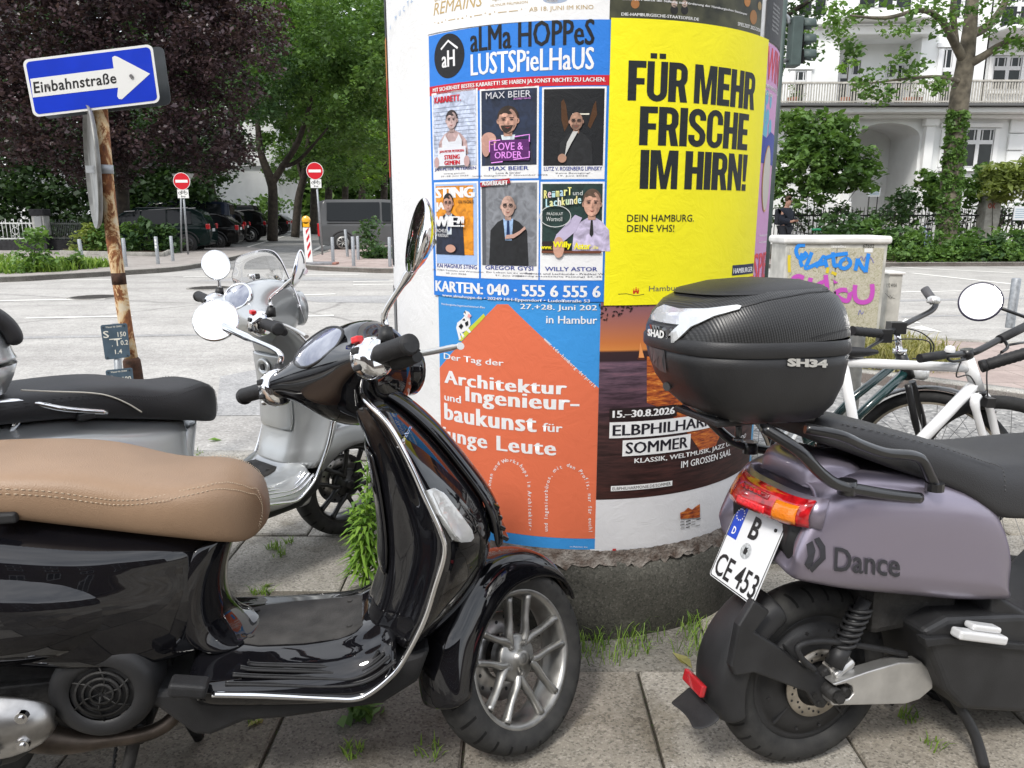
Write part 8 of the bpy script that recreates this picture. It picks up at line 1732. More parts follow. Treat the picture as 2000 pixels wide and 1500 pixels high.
def far_left():
 K=[gp(118,498),gp(126,499),gp(320,503),gp(345,492)];kerb_line('bed_edging',K,.02,.16,.14,M['kerb'],-1);sheet('bed_soil',[gp(125,496),gp(320,500),gp(345,488),gp(200,480),gp(120,484)],.10,M['soil'])
 Y=29.5
 def bars(name,label,u0,u1,vt,vb,n,m,wall):
  b=AY((u0+u1)/2,480,Y);b.z=0;t=thing(name,label,'fence',b);x0,x1=AY(u0,450,Y).x-b.x,AY(u1,450,Y).x-b.x;zt,zb=AY(0,vt,Y).z,AY(0,vb,Y).z;bm=NB();box(bm,((x0+x1)/2,0,zt),(x1-x0,.04,.05));box(bm,((x0+x1)/2,0,zb),(x1-x0,.04,.05));obj('rail',bm,m,t);bm=NB()
  for k in range(n+1):x=x0+(x1-x0)*k/n;tube(bm,[(x,0,zb-.15),(x,0,zt+(.16 if k%2 else.06))],.014,6)
  if name=='iron_fence':
   for q in(.35,.8):c=Vector((x0+(x1-x0)*q,-.02,(zt+zb)/2));[tube(bm,[c+Vector((r*math.cos(a),0,r*math.sin(a)+o))for a in[R(20*i)for i in range(19)]],.012,5)for r,o in((.12,0),(.08,.2),(.08,-.2))]
  obj('bars',bm,m,t);bm=NB();box(bm,((x0+x1)/2,.05,wall/2),(x1-x0,.3,wall));obj('plinth',bm,M['dark_wall'],t)
 bars('iron_fence','white iron garden fence with scrollwork at the far left',-120,68,436,466,24,M['white_iron'],.40);bars('garden_gate','dark low railing right of the white gate pillar',100,157,437,465,16,mat('grey_rail',(0.10,0.11,0.10),.6),.42)
 b=AY(86,480,Y-.2);b.z=0;t=thing('gate_pillar','white gate pillar with a black cap beside the white iron fence','gate pillar',b);zt=AY(0,415,Y).z;bm=NB();box(bm,(0,0,.3),(.46,.4,.6));obj('base',bm,M['dark_wall'],t);bm=NB();box(bm,(0,0,zt*.5+.18),(.44,.38,zt-.6));obj('shaft',bm,mat('off_white_render',(0.42,0.42,0.40),.8,noise=.2,nscale=6),t);bm=NB();box(bm,(0,0,zt+.0),(.54,.5,.24));bevel(obj('cap',bm,M['dark_wall'],t),.03);bm=NB();box(bm,(.02,-.2,zt*.55+.2),(.26,.05,zt*.42));obj('notice_box',bm,mat('notice_grey',(0.30,0.31,0.31),.5),t)
far_left()
# === VEHICLES
CARG=mat('tinted_car_glass',(0.008,0.010,0.011),0.06,0.0,spec=0.3);TAILR=mat('tail_lamp_red',(0.45,0.01,0.015),0.2,coat=1.0)
def car(label,tail,heading,paint,kind='suv',cat='car',group='cars parked in the side street',rimm=None):
 """profile rows: x from the tail, bottom, belt, roof"""
 K={'suv':(4.7,.93,[(.0,.45,.95,.98),(.06,.32,1.0,1.12),(.25,.28,1.02,1.5),(.55,.25,1.03,1.63),(1.6,.22,1.02,1.68),(2.5,.22,1.0,1.66),(3.0,.22,.99,1.48),(3.55,.22,.98,1.06),(4.3,.24,.88,.92),(4.62,.32,.75,.80),(4.7,.42,.62,.66)],.82,3.75,.37),'wagon':(4.7,.91,[(.0,.42,.88,.9),(.06,.3,.92,1.02),(.45,.25,.94,1.36),(.9,.22,.94,1.46),(2.2,.2,.92,1.48),(2.7,.2,.91,1.36),(3.3,.2,.9,.98),(4.3,.22,.78,.82),(4.7,.36,.55,.6)],.85,3.7,.34),'van':(4.9,.96,[(.0,.35,1.1,1.75),(.05,.28,1.12,1.88),(.3,.25,1.14,1.96),(2.4,.25,1.13,1.98),(3.3,.25,1.12,1.93),(3.75,.25,1.1,1.55),(4.15,.25,1.06,1.14),(4.6,.27,.92,.98),(4.85,.34,.72,.78),(4.9,.42,.6,.64)],.9,3.85,.36)}[kind]
 Lg,W,pr,xr,xf,rw=K;t=thing('parked_van' if kind=='van' else 'parked_car',label,cat,(tail[0],tail[1],tail[2]if len(tail)>2 else ZR),heading,group)
 secs=[]
 for x,zb,ze,zr in pr:
  h=W*(.93 if x in(pr[0][0],pr[-1][0])else 1.0)*(.96 if x>Lg-.45 else 1);hr=h-.05-.18*min(1,(zr-ze)/.6);mid=(zb+ze)/2
  secs.append(mirr([(x,0,zr),(x,hr*.75,zr-.005),(x,hr,zr-.05),(x,h-.05,ze),(x,h,ze-.07),(x,h+.01,mid),(x,h-.02,zb+.12),(x,h-.10,zb),(x,0,zb)]))
 bm=NB();ring_loft(bm,secs,n=3);obj('body',bm,paint,t,smooth=60)
 ix=lambda k,x:interp([(p[0],p[k])for p in pr],x);i1=max(p[0]for p in pr if p[3]-p[2]>.3)
 def side(x,f):ze,zr=ix(2,x),ix(3,x);h=W-.05;hr=W-.05-.18*min(1,(zr-ze)/.6);z=ze+.05+(zr-ze-.14)*f;return x,(h+(hr-h)*(z-ze)/max(.05,zr-.05-ze))+.045,z
 x0=.35 if kind=='van' else.62;xs=[x0,2.35,2.43,i1+.28]if kind=='van' else[x0,1.42,1.48,2.30,2.36,i1+.25]
 for e in(-1,1):
  for a,c in zip(xs[::2],xs[1::2]):
   bm=NB();rows=[[Vector((p[0],e*p[1],p[2]))for p in(side(a+(c-a)*k/6+(.0 if f else-.02*(a==x0)),f)for k in range(7))]for f in(0,.5,1)];grid(bm,rows);fixn(bm);obj('window',bm,CARG,t)
  bm=NB();box(bm,(.04,e*(W-.10),ix(2,.1)-(.02 if kind!='van' else.28)),(.14,.22,.20 if kind!='van' else.5));bevel(obj('tail_light',bm,TAILR,t),.03,3)
  for xw in(xr,xf):
   bm=NB();lathe(bm,[(.02,-.02),(rw*.62,-.02),(rw*.68,.0),(rw*.95,-.012),(rw,.03),(rw,.18),(.02,.18)],'Y',28);wo=obj('wheel',bm,BTYRE,t);wo.matrix_local=Matrix.Translation((xw,e*(W+.012),rw))@Matrix.Diagonal((1,-e,1,1)).to_4x4()
   bm=NB();lathe(bm,[(rw*.50,-.028),(rw*.68,-.028),(rw*.66,-.005)],'Y',28)
   for k in range(7):a=2*PI*k/7;tube(bm,[(.03*math.cos(a),-.03,.03*math.sin(a)),(rw*.6*math.cos(a),-.026,rw*.6*math.sin(a))],.022,6)
   lathe(bm,[(.001,-.045),(.05,-.04),(.06,-.02)],'Y',16);obj('rim',bm,rimm or ALLOY,wo)
   bm=NB();pts=[(xw+(rw+.07)*math.cos(R(180*k/14)),e*(W+.015),rw+(rw+.07)*math.sin(R(180*k/14)))for k in range(15)];tube(bm,pts,.03,6);obj('wheel_arch',bm,PLAST,t)
  bm=NB();box(bm,(xs[-1]-.12,e*(W+.08),ix(2,xs[-1])+.08),(.12,.16,.14));bevel(obj('wing_mirror',bm,PLAST,t),.03,2)
  for xd in xs[1:-1:2]:bm=NB();box(bm,(xd-.18,e*(W+.012),ix(2,xd)-.14),(.18,.02,.03));obj('door_handle',bm,paint,t)
  bm=NB();tube(bm,[side(x0+.1,1.25),side(i1-.1,1.25)]if kind!='van' else[side(x0,-.14),side(i1,-.14)],.018,6);bmesh.ops.transform(bm,matrix=Matrix.Diagonal((1,e,1,1)),verts=bm.verts);obj('trim_strip',bm,STEEL if kind=='suv' else PLAST,t)
 bm=NB();zb,zt=ix(2,.2)+.1,ix(3,.4)-.12;a=.02 if kind=='van' else.10;c=.0 if kind=='van' else.40;prism(bm,[(a-.015,y,z)if z<zt else(c-.01,y*.86,z)for y,z in((-W*.8,zb),(W*.8,zb),(W*.8,zt),(-W*.8,zt))],(.02,0,.01));fixn(bm);obj('rear_window',bm,CARG,t)
 bm=NB();box(bm,(-.008,0,.85),(.01,.52,.11));obj('number_plate',bm,mat('plate_white',(0.7,)*3,.4),t)
 return t
DKG=carpaint('dark_green_car',(0.006,0.014,0.013),0,.3,coat=.35,dust=.02);DKB=carpaint('dark_blue_car',(0.008,0.012,0.022),0,.3,coat=.35,dust=.02);BLK=carpaint('black_car',(0.006,)*3,0,.3,coat=.35,dust=.02);GRY=carpaint('grey_van_paint',(0.095,0.098,0.10),0,.4,coat=.35,dust=.03);SLV=carpaint('pale_car',(0.40,0.41,0.42),.5,.4,dust=.04);WHT=carpaint('white_car',(0.62,)*3,0,.4,dust=.04)
PERP=Vector((-.981,-.195));HD=math.atan2(-.195,-.981)
def tailpos(d,o=.8):q=a0+sdir*d+PERP*(o+.55);return(q.x,q.y)
for d,k,p,lb,o in((1.3,'suv',DKG,'dark green SUV, nearest of the row of parked cars',.2),(4.2,'wagon',BLK,'dark estate car squeezed between the green SUV and the dark van',-.4),(7.0,'van',DKB,'dark blue van with tinted windows behind the green SUV',.3),(10.3,'suv',BLK,'black SUV with red lamps just right of the dark blue van',.1),(13.4,'suv',BLK,'second black SUV with red lamps, beside a pale small car',-.5),(20.0,'van',BLK,'black minivan further down the side street',.6),(26,'wagon',BLK,'small dark hatchback behind the yellow beacon lamp',-.6),(30,'wagon',SLV,'pale car farthest down the parked row',-.6),(16.0,'wagon',WHT,'white small car almost hidden among the black SUVs',.2)):
 if k=='suv' or k=='wagon':car(lb,tailpos(d,o),HD,p,k,rimm=ALLOY_DK if d<10 else None)
 else:car(lb,tailpos(d,o),HD,p,k,'van')
q=G(626,487);car('dark grey passenger van parked right of the side street, nose to the right',(q.x,q.y),math.atan2(.19,.98),GRY,'van','van')
q=G(640,466);car('white van whose roof shows above the grey van',(q.x+.8,q.y+1),math.atan2(.19,.98),WHT,'van','van')
# === WHITE VILLA ON THE RIGHT
WALL=mat('white_render',(0.80,0.81,0.80),.8,noise=.06,nscale=1.2,bump=.1,bscale=40);WALL2=mat('white_trim',(0.84,0.84,0.83),.7);WINF=mat('window_frame_white',(0.70,)*3,.5);GLS=mat('dark_window_glass',(0.016,0.020,0.020),.05,coat=.15,spec=.3,noise=.5,nscale=1.5);DARK=mat('dark_doorway',(0.012,0.012,0.013),.8)
def villa():
 Y=29.0;o0=Vector((AY(1760,420,Y).x,Y,0));t=thing('white_villa','white villa with a long balcony and an arched entrance behind the trees','house',o0)
 def X(u):return AY(u,420,Y).x-o0.x
 def Z(v):return AY(1000,v,Y).z
 def bx(nm,u0,v0,u1,v1,y0,y1,m,bev=0,parent=t):bm=NB();x0,x1,z0,z1=X(u0),X(u1),Z(v1),Z(v0);box(bm,((x0+x1)/2,(y0+y1)/2,(z0+z1)/2),(x1-x0,y1-y0,z1-z0));o=obj(nm,bm,m,parent);(bevel(o,bev)if bev else None);return o
 g=430
 uc=1719.5;ru=60.5;arch=[(X(1659),0),(X(1659),Z(268))]+[(X(uc)+(X(1780)-X(uc))*math.cos(R(180-180*k/16)),Z(268)+(Z(240)-Z(268))*math.sin(R(180*k/16)))for k in range(1,16)]+[(X(1780),Z(268)),(X(1780),0)]
 outer=[(X(1780),0),(X(1990),0),(X(1990),Z(226)),(X(1380),Z(226)),(X(1380),0)]
 bm=NB();V,F=tri_poly(arch+outer);
 for yy in(0,.3):add2d(bm,V,F,lambda x,z:Vector((x,yy,z)))
 fixn(bm);rows=[[Vector((x,yy,z))for x,z in arch]for yy in(0,.3,2.2)];grid(bm,rows,smooth=False);obj('ground_floor_wall',bm,WALL,t)
 bx('entrance_back_wall',1655,236,1785,g+40,2.2,2.3,WALL)
 d=[(X(1656),0),(X(1656),Z(272))]+[(X(1680)+(X(1704)-X(1680))*math.cos(R(180-180*k/12)),Z(272)+(Z(258)-Z(272))*math.sin(R(180*k/12)))for k in range(1,12)]+[(X(1704),Z(272)),(X(1704),0)];bm=NB();prism(bm,[(x,2.1,z)for x,z in d],(0,.08,0));fixn(bm);obj('doorway',bm,DARK,t)
 bm=NB();c=Vector((X(1744),2.08,Z(305)))
 for dz,r in((.45,.10),(.25,.14),(0,.10),(-.25,.16),(-.5,.08)):bmesh.ops.create_icosphere(bm,subdivisions=2,radius=r,matrix=Matrix.Translation(c+Vector((0,0,dz))))
 obj('wall_relief',bm,WALL2,t)
 V,F=text_mesh('18',.02);V=fit(V,X(1704),Z(346),X(1711),Z(339));bm=NB();add2d(bm,V,F,lambda x,z:Vector((x,2.19,z)));obj('house_number',bm,DARK,t)
 for u0,u1 in((1784,1803),(1637,1652)):
  bx('pilaster',u0+1,246,u1-1,g+40,-.22,-.002,WALL2,.02);bx('capital',u0-4,229,u1+4,248,-.30,-.004,WALL2,.05);bx('pilaster_base',u0-3,395,u1+3,g+40,-.30,-.006,WALL2,.03)
 for k in range(6):bx('quoin',1948,228+34*k,1978,228+34*k+32,-.10,-.002,WALL,.03)
 bx('cornice',1380,215,1992,226,-.9,.25,WALL2,.05);bx('cornice',1380,226,1992,233,-.45,-.003,WALL2,.04);bx('balcony_slab',1380,210,1994,214.5,-1.15,.2,mat('slab_edge',(0.12,)*3,.8))
 def wallbox(nm,u0,v0,u1,v1,y0):bx(nm,u0,v0,u1,v1,y0,y0+.25,WALL)
 wallbox('upper_wall',1380,-420,1624,212,.5);wallbox('upper_wall',1778,-420,1905,212,.5);wallbox('upper_wall',1624,-420,1778,66,.5);wallbox('loggia_back',1620,60,1782,212,1.6);bx('loggia_side',1621,66,1624,212,.75,1.6,WALL);bx('loggia_side',1778,66,1781,212,.75,1.6,WALL);bx('loggia_ceiling',1621,64,1781,66.5,.75,1.6,WALL)
 bx('beam',1612,48,1790,66,.1,.498,WALL2,.04);bx('beam',1605,30,1796,42,-.5,.4,WALL2,.05);bx('cornice',1380,36,1612,46,.15,.499,WALL2,.04)
 wallbox('upper_wall',1905,-420,2450,212,1.3);bx('upper_wall',1902,-420,1905,212,.5,1.3,WALL);wallbox('right_wall',1978,212,2450,g+40,1.0)
 bx('balcony_slab',1915,50,2450,58,-.2,1.3,WALL2,.04)
 def win(u0,v0,u1,v1,y,nx,nz,trans=.35,surround=True):
  f=bx('window',u0,v0,u1,v1,y-.04,y+.02,WINF);gl=bx('pane',u0+2,v0+2,u1-2,v1-2,y-.052,y-.041,GLS,0,f);x0,x1,z0,z1=X(u0),X(u1),Z(v1),Z(v0);bm=NB()
  for k in range(1,nx):box(bm,(x0+(x1-x0)*k/nx,y-.065,(z0+z1)/2),(.13,.03,z1-z0-.06))
  box(bm,((x0+x1)/2,y-.066,z1-(z1-z0)*trans),(x1-x0-.06,.034,.14));zt=z1-(z1-z0)*trans
  for k in range(nx*2):box(bm,(x0+(x1-x0)*(k+.5)/(nx*2),y-.060,(zt+z1)/2),(.035,.02,z1-zt-.1))
  obj('glazing_bars',bm,WINF,f)
  if surround:
   bm=NB();box(bm,((x0+x1)/2,y-.03,z1+.12),(x1-x0+.5,.14,.14));box(bm,((x0+x1)/2,y-.05,z0-.1),(x1-x0+.3,.2,.1));[box(bm,(x,y-.02,(z0+z1)/2),(.16,.1,z1-z0))for x in(x0-.1,x1+.1)];obj('surround',bm,WALL2,f)
 win(1829,252,1920,326,-.002,3,2);win(1625,99,1691,208,1.598,3,2,.32,False);win(1742,110,1776,208,1.597,2,2,.3,False);win(1541,134,1562,208,.498,1,2,.3);win(1820,90,1862,208,.497,2,2);win(1943,97,1997,164,1.298,2,2);win(1978,262,2040,326,.998,3,2);win(1820,-60,1870,30,.496,2,2);win(1650,-90,1750,10,.494,3,2);win(1945,-40,2010,45,1.296,2,2);win(1540,270,1600,340,-.003,2,2);win(1540,-60,1590,25,.495,2,2)
 RW=mat('weathered_rail',(0.42,0.40,0.36),.8,noise=.2,nscale=8)
 def rail(u0,u1,vt,vb,y,n,m,w=.035):bm=NB();x0,x1=X(u0),X(u1);zt,zb=Z(vt),Z(vb);box(bm,((x0+x1)/2,y,zt),(x1-x0,.08,.06));box(bm,((x0+x1)/2,y,zb+.06),(x1-x0,.06,.05));[box(bm,(x0+(x1-x0)*k/n,y,(zt+zb)/2),(w,.03,zt-zb-.01))for k in range(n+1)];obj('balcony_railing',bm,m,t)
 rail(1400,1624,171,210,-1.0,46,RW);rail(1624,1820,170,210,-1.05,42,RW);rail(1820,1992,167,210,-1.0,34,RW,.055);rail(1930,2300,26,50,-.1,60,M['black_iron'],.02);rail(1994,2400,176,206,-.2,40,M['black_iron'],.02)
 bm=NB();x0,x1=X(1380),X(2450);rz=Z(-420);prism(bm,[(x0,-.6,rz),(x0,10,rz),(x0,9,rz+3),(x0,2,rz+3)],(x1-x0,0,0));fixn(bm);obj('roof',bm,mat('slate_roof',(0.06,0.055,0.055),.8,noise=.3),t);bx('side_wall',1380,-420,1384,g+40,.76,9,WALL);bx('side_wall',2446,-420,2450,g+40,1.6,9,WALL)
 for u,v,lb,m_,sz in((1650,135,'light green potted shrub on the balcony, in front of the tall window',LIME,20),(1548,190,'small potted plant at the left end of the balcony',GREEN,14),(1775,160,'pale green potted plant behind the tree branch on the balcony',LIME,16),(1790,195,'low red flower box plant on the balcony',GREEN,10)):
  b=Vector((AY(u,200,Y-.4).x,Y-.4,Z(210)));p_=thing('potted_plant',lb,'potted plant',b,0,'plants on the balcony');bm=NB();lathe(bm,[(.001,0),(.14,0),(.19,.28),(.17,.28),(.001,.25)],'Z',14);obj('pot',bm,mat('terracotta',(0.30,0.11,0.06),.8),p_);me=leaves_mesh(blob_pts([((0,0,Z(v)-Z(210)),sz/1500*Y)],40,u),20,.22,.12,u);obj('foliage',me,m_,p_);bm=NB();tube(bm,[(0,0,.2),(0.02,0,Z(v)-Z(210))],.02,6);obj('stem',bm,BARK,p_)
villa()
def far_white():
 for u0,v0,u1,v1,Y,lb in((400,130,530,470,62,'white building glimpsed through the trees behind the SUV'),(-80,120,22,470,48,'white building glimpsed at the left edge behind the purple tree')):
  a,c=AY(u0,v1,Y),AY(u1,v0,Y);b=Vector(((a.x+c.x)/2,Y,0));t=thing('white_building',lb,'building',b,0,'white buildings among the trees');w=c.x-a.x;bm=NB();box(bm,(0,3,c.z/2),(w,6,c.z));obj('wall',bm,WALL,t);bm=NB();[box(bm,(0,-.1,c.z*f),(w+.1,.3,.25))for f in(.42,.44,.75)];obj('cornice',bm,WALL2,t)
  for k in range(3):
   for f in(.55,.85):bm=NB();box(bm,(w*(k-1)/3.3,-.02,c.z*f),(w/9,.06,c.z*.10));obj('window',bm,GLS,t)
  bm=NB();box(bm,(0,3,c.z+.2),(w+.6,6.6,.4));obj('roof',bm,WALL2,t)
far_white()
# --- the garden edge in front of the villa
def garden_edge():
 Y=26.6;zt=AY(0,412,Y).z
 for u0,u1,lb in((1400,1912,'black spiked iron garden fence in front of the villa'),(1946,2300,'black iron fence right of the stone gate pillar')):
  b=Vector((AY((u0+u1)/2,430,Y).x,Y,0));t=thing('iron_fence',lb,'fence',b);x0,x1=AY(u0,430,Y).x-b.x,AY(u1,430,Y).x-b.x;bm=NB();[box(bm,((x0+x1)/2,0,z),(x1-x0,.03,.05))for z in(zt-.15,.45)];obj('rail',bm,M['black_iron'],t);bm=NB();n=int((x1-x0)/.13);[tube(bm,[(x0+(x1-x0)*k/n,0,.3),(x0+(x1-x0)*k/n,0,zt),(x0+(x1-x0)*k/n,0,zt+.14)],[.014,.014,.003],5)for k in range(n+1)];obj('bars',bm,M['black_iron'],t);bm=NB();box(bm,((x0+x1)/2,.04,.18),(x1-x0,.3,.36));obj('plinth',bm,M['grey_wall'],t)
 b=Vector((AY(1929,430,Y-.1).x,Y-.1,0));t=thing('gate_pillar','pale stone gate pillar with a red scrawl beside the bamboo','gate pillar',b);h=AY(0,385,Y).z;bm=NB();box(bm,(0,0,h/2),(.50,.5,h));bevel(obj('shaft',bm,mat('pale_stone',(0.36,0.35,0.31),.85,noise=.3,nscale=6),t),.02);bm=NB();box(bm,(0,0,h+.04),(.58,.58,.09));bevel(obj('cap',bm,M['grey_wall'],t),.02)
 V,F=text_mesh('ok',.02);V=fit(V,-.2,h-.38,.05,h-.12);bm=NB();add2d(bm,V,F,lambda x,z:Vector((x,-.256,z)));obj('scrawl',bm,mat('red_scrawl',(0.4,.06,.03),.6),t)
 for u0,v0,u1,v1,Yb,lb,nb in((1978,403,2004,430,24.8,'white notice board on the fence at the right edge',2),(1695,366,1720,384,27.5,'small white information board below the villa arch',1)):
  a,c=AY(u0,v1,Yb),AY(u1,v0,Yb);b=Vector(((a.x+c.x)/2,Yb,0));t=thing('notice_board',lb,'notice board',b);bm=NB();box(bm,(0,0,(a.z+c.z)/2),(c.x-a.x,.04,c.z-a.z));obj('board',bm,mat('board_white',(0.62,.64,.66),.5),t);bm=NB();[box(bm,(0,-.024,a.z+(c.z-a.z)*f),((c.x-a.x)*.8,.006,.012))for f in(.2,.35,.5,.65,.8)];obj('print',bm,mat('print_blue',(0.15,.3,.42),.6),t);bm=NB();[tube(bm,[(x,.03,0),(x,.03,c.z)],.02,6)for x in(-.15,.15)];obj('post',bm,M['black_iron'],t)
garden_edge()
RG='shrubs in front of the villa'
def rs(lb,q,m,size=.15,dens=30,seed=0,**k):shrub(lb,[B_(*b)for b in q],m,size,dens,seed or int(q[0][0]),group=RG,**k)
sheet('bed_soil',[gp(1560,511),gp(2400,503),(40,26.2),(6,26.2)],.05,M['soil'])
rs('broad green dogwood bush left of the arched entrance',((1600,285,50,25.5),(1560,320,50,25.5),(1640,330,50,25.3),(1690,345,36,25),(1580,250,40,26),(1650,255,32,25.6),(1540,370,45,25.5),(1600,360,40,25.3),(1680,300,22,25.2),(1570,285,45,25.8),(1625,300,45,25.4),(1545,240,26,26)),GREEN,.18,44)
rs('round glossy shrub below the information board',((1760,395,28,25.6),(1775,380,18,25.6),(1745,415,24,25.4)),DGREEN,.14,40)
rs('leafy laurel left of the ivy tree',((1820,350,24,26.2),(1810,370,26,26),(1830,390,22,26)),GREEN,.2,26)
rs('green bush right of the ivy tree under the villa window',((1900,350,32,26.9),(1930,345,28,27),(1890,380,30,26.8),(1920,385,30,26.9)),GREEN,.18,26)
rs('drooping bamboo clump behind the gate pillar',((1955,350,34,25.9),(1990,345,38,25.9),(2020,350,40,25.9),(1940,365,22,25.7),(1970,370,26,25.8)),OLIVE,.13,60,up=.5,length=2.4)
for k,(u,v,r,Y,m)in enumerate(((1650,440,26,23.2,DGREEN),(1690,450,30,23,GREEN),(1725,440,34,23.4,DGREEN),(1760,455,30,23,GREEN),(1800,478,22,22.6,GREEN),(1835,480,24,22.6,GREEN),(1880,465,30,22.8,GREEN),(1925,470,28,22.8,DGREEN),(1965,470,28,22.8,GREEN),(2005,465,30,22.8,DGREEN),(1610,445,20,24.6,DGREEN),(2060,465,34,22.8,GREEN))):
 rs(('low shrub at the kerb, %s'%('left of the blue bicycle','brightest one behind the graffiti cabinet','tall one below the round shrub','yellowish one beside the cabinet lid','just under the blue bicycle','at the foot of the ivy tree','right of the ivy tree foot','in front of the gate pillar','under the white notice board','cut by the right photo edge','behind the green-saddled bicycle','beyond the right edge of the notice board')[k]),((u,v,r,Y),(u+14,v+22,r*.9,Y-.3),(u-14,v+24,r*.9,Y-.3),(u,v+36,r*.8,Y-.6)),m,.15,26,100+k)
mass('hedge','dark hedge behind the iron fence of the villa','hedge',[B_(1530+42*i,428-6*(i%2),26,27.4)for i in range(13)],DGREEN,.16,34,24,78,.35,'stuff')
mass('ground_cover','low leafy ground cover along the far right kerb','ground cover',[B_(1620+34*i,495,18,22.1)for i in range(18)],GREEN,.11,45,22,77,.3,'stuff')
def right_trees():
 Y=23.6;P=lambda u,v,o=0:AY(u,v,Y+o)
 limbs=[([foot(1845,470,Y),P(1850,440),P(1858,350),P(1868,250),P(1876,180),P(1886,120),P(1896,40),P(1908,-80)],[.34,.31,.28,.27,.27,.24,.18,.1]),([P(1884,130),P(1920,110,-.3),P(1965,82,-.6),P(2020,70,-1)],[.14,.11,.08,.04]),([P(1884,120),P(1862,80,-.3),P(1838,40,-.6),P(1800,20,-1),P(1730,35,-1.6),P(1660,30,-2)],[.15,.11,.09,.07,.05,.02]),([P(1892,70),P(1930,50,.3),P(1960,10,.5),P(1990,-60,0)],[.14,.12,.1,.05]),([P(1880,160),P(1830,150,-.8),P(1760,155,-1.4),P(1680,165,-1.8)],[.07,.05,.035,.012]),([P(1868,90,-.2),P(1862,20,-.4),P(1870,-60,-.5)],[.09,.08,.05])]
 t=tree('sycamore','tall tree with an ivy-clad trunk in front of the villa',limbs,[B_(*q)for q in((1700,40,45,22),(1640,55,40,21.8),(1760,30,45,22),(1820,10,50,22.5),(1900,-40,90,23),(1980,-20,70,23),(1960,60,32,22.8),(1990,95,26,22.6),(1740,120,30,22),(1690,165,26,21.9),(1790,135,26,22),(1720,185,20,22),(1850,45,30,22.4),(1600,20,40,21.8),(1570,70,22,21.7),(1830,165,14,22.4),(1660,95,16,21.9),(1750,-60,90,22.5))],GREEN,BARKL,.16,9,20,31,None,.32)
 g=np.random.default_rng(3);pts=[]
 for k in range(420):
  f=g.random();v=470-250*f;u=1845+24*f;a=g.uniform(PI,2*PI);p=AY(u,v,Y);pts.append((p.x+.27*math.cos(a),p.y+.27*math.sin(a),max(.05,p.z+g.uniform(-.1,.1))))
 b=t.location;obj('ivy',leaves_mesh(np.array(pts)-np.array(b),9,.10,.12,5,up=.3),GREEN,t)
 Y2=19;tree('roadside_tree','tree whose leaves hang behind the traffic light, mostly hidden by the column',[([foot(1400,470,Y2),AY(1420,300,Y2),AY(1440,60,Y2),AY(1460,-150,Y2)],[.2,.18,.15,.1]),([AY(1440,90,Y2),AY(1520,40,Y2-.4),AY(1600,-10,Y2-.6)],[.09,.07,.03])],[B_(*q)for q in((1530,40,34,18.6),(1545,90,26,18.6),(1560,15,36,18.5),(1600,-10,46,18.4),(1580,105,14,18.5),(1520,130,16,18.6),(1480,-60,90,18.5))],DGREEN,BARK,.13,24,22,32,None,.3)
right_trees()
def traffic_light():
 Y=13.5;b=Vector((AY(1503,420,Y).x,Y,ZR));t=thing('traffic_light','grey green traffic light seen from the side beside the top of the column','traffic light',b);P=lambda u,v,o=0:AY(u,v,Y+o)-b;HS=mat('signal_grey_green',(0.052,0.075,0.07),.55,noise=.15,nscale=6)
 bm=NB();tube(bm,[(0,0,0),(0,0,P(0,-30).z)],.05,14);obj('pole',bm,HS,t)
 bm=NB();tube(bm,spline([P(1505,40),P(1524,28),P(1538,34),P(1541,46)],4),.035,10);tube(bm,[P(1505,118),P(1542,118)],.03,10);obj('bracket',bm,M['zinc'],t)
 a,c=P(1538,131),P(1566,34);bm=NB();box(bm,((a.x+c.x)/2,0,(a.z+c.z)/2),(c.x-a.x,.26,c.z-a.z));hd=obj('signal_head',bm,HS,t);bevel(hd,.02)
 for v in(52,82,112):bm=NB();q=P(1566,v);rows=[[q+Vector((x,.11*math.cos(a_),.11*math.sin(a_)+.02))for a_ in[R(-20+220*k/14)for k in range(15)]]for x in(0,.2-0.0)];rows[1]=[p+Vector((0,0,-.01))for p in rows[1]];grid(bm,rows);o=obj('visor',bm,HS,hd);solid(o,.008,0);bm=NB();disc(bm,q,(1,0,0),.10,20,.02);obj('lens',bm,DARK,hd)
traffic_light()
# --- far bicycles and the man with the phone
def far_bike(u,v,Y,yaw,m,label,sad):
 p=AY(u,v,Y);t=thing('bicycle',label,'bicycle',(p.x,Y,.04),yaw,'bicycles parked before the villa');r=.34
 for x in(-.53,.53):
  bm=NB();tube(bm,[Vector((x+r*math.cos(R(15*k)),0,r+r*math.sin(R(15*k))))for k in range(25)],.018,6,cap=False);w=obj('wheel',bm,BTYRE,t);bm=NB();tube(bm,[Vector((x+(r-.03)*math.cos(R(15*k)),0,r+(r-.03)*math.sin(R(15*k))))for k in range(25)],.010,5,cap=False)
  for k in range(12):tube(bm,[(x,0,r),(x+(r-.03)*math.cos(R(30*k)),0,r+(r-.03)*math.sin(R(30*k)))],.002,3)
  obj('rim',bm,SLV,w)
 bm=NB();[tube(bm,[a,b],.018,8)for a,b in(((-.53,0,r),(-.08,0,.30)),((-.08,0,.30),(-.2,0,.82)),((-.53,0,r),(-.18,0,.74)),((-.08,0,.30),(.36,0,.72)),((-.17,0,.70),(.34,0,.80)),((.53,0,r),(.33,0,.95)))];obj('frame',bm,m,t)
 bm=NB();tube(bm,[(.33,0,.95),(.31,0,1.05),(.25,.25,1.07)],.014,6);tube(bm,[(.31,0,1.05),(.25,-.25,1.07)],.014,6);obj('handlebar',bm,STEEL,t);bm=NB();box(bm,(-.22,0,.86),(.26,.16,.07));bevel(obj('saddle',bm,sad,t),.03,3)
 for x in(-.53,.53):bm=NB();tube(bm,[Vector((x+(r+.035)*math.cos(R(20+14*k)),0,r+(r+.035)*math.sin(R(20+14*k))))for k in range(11)],.022,5);obj('mudguard',bm,m,t)
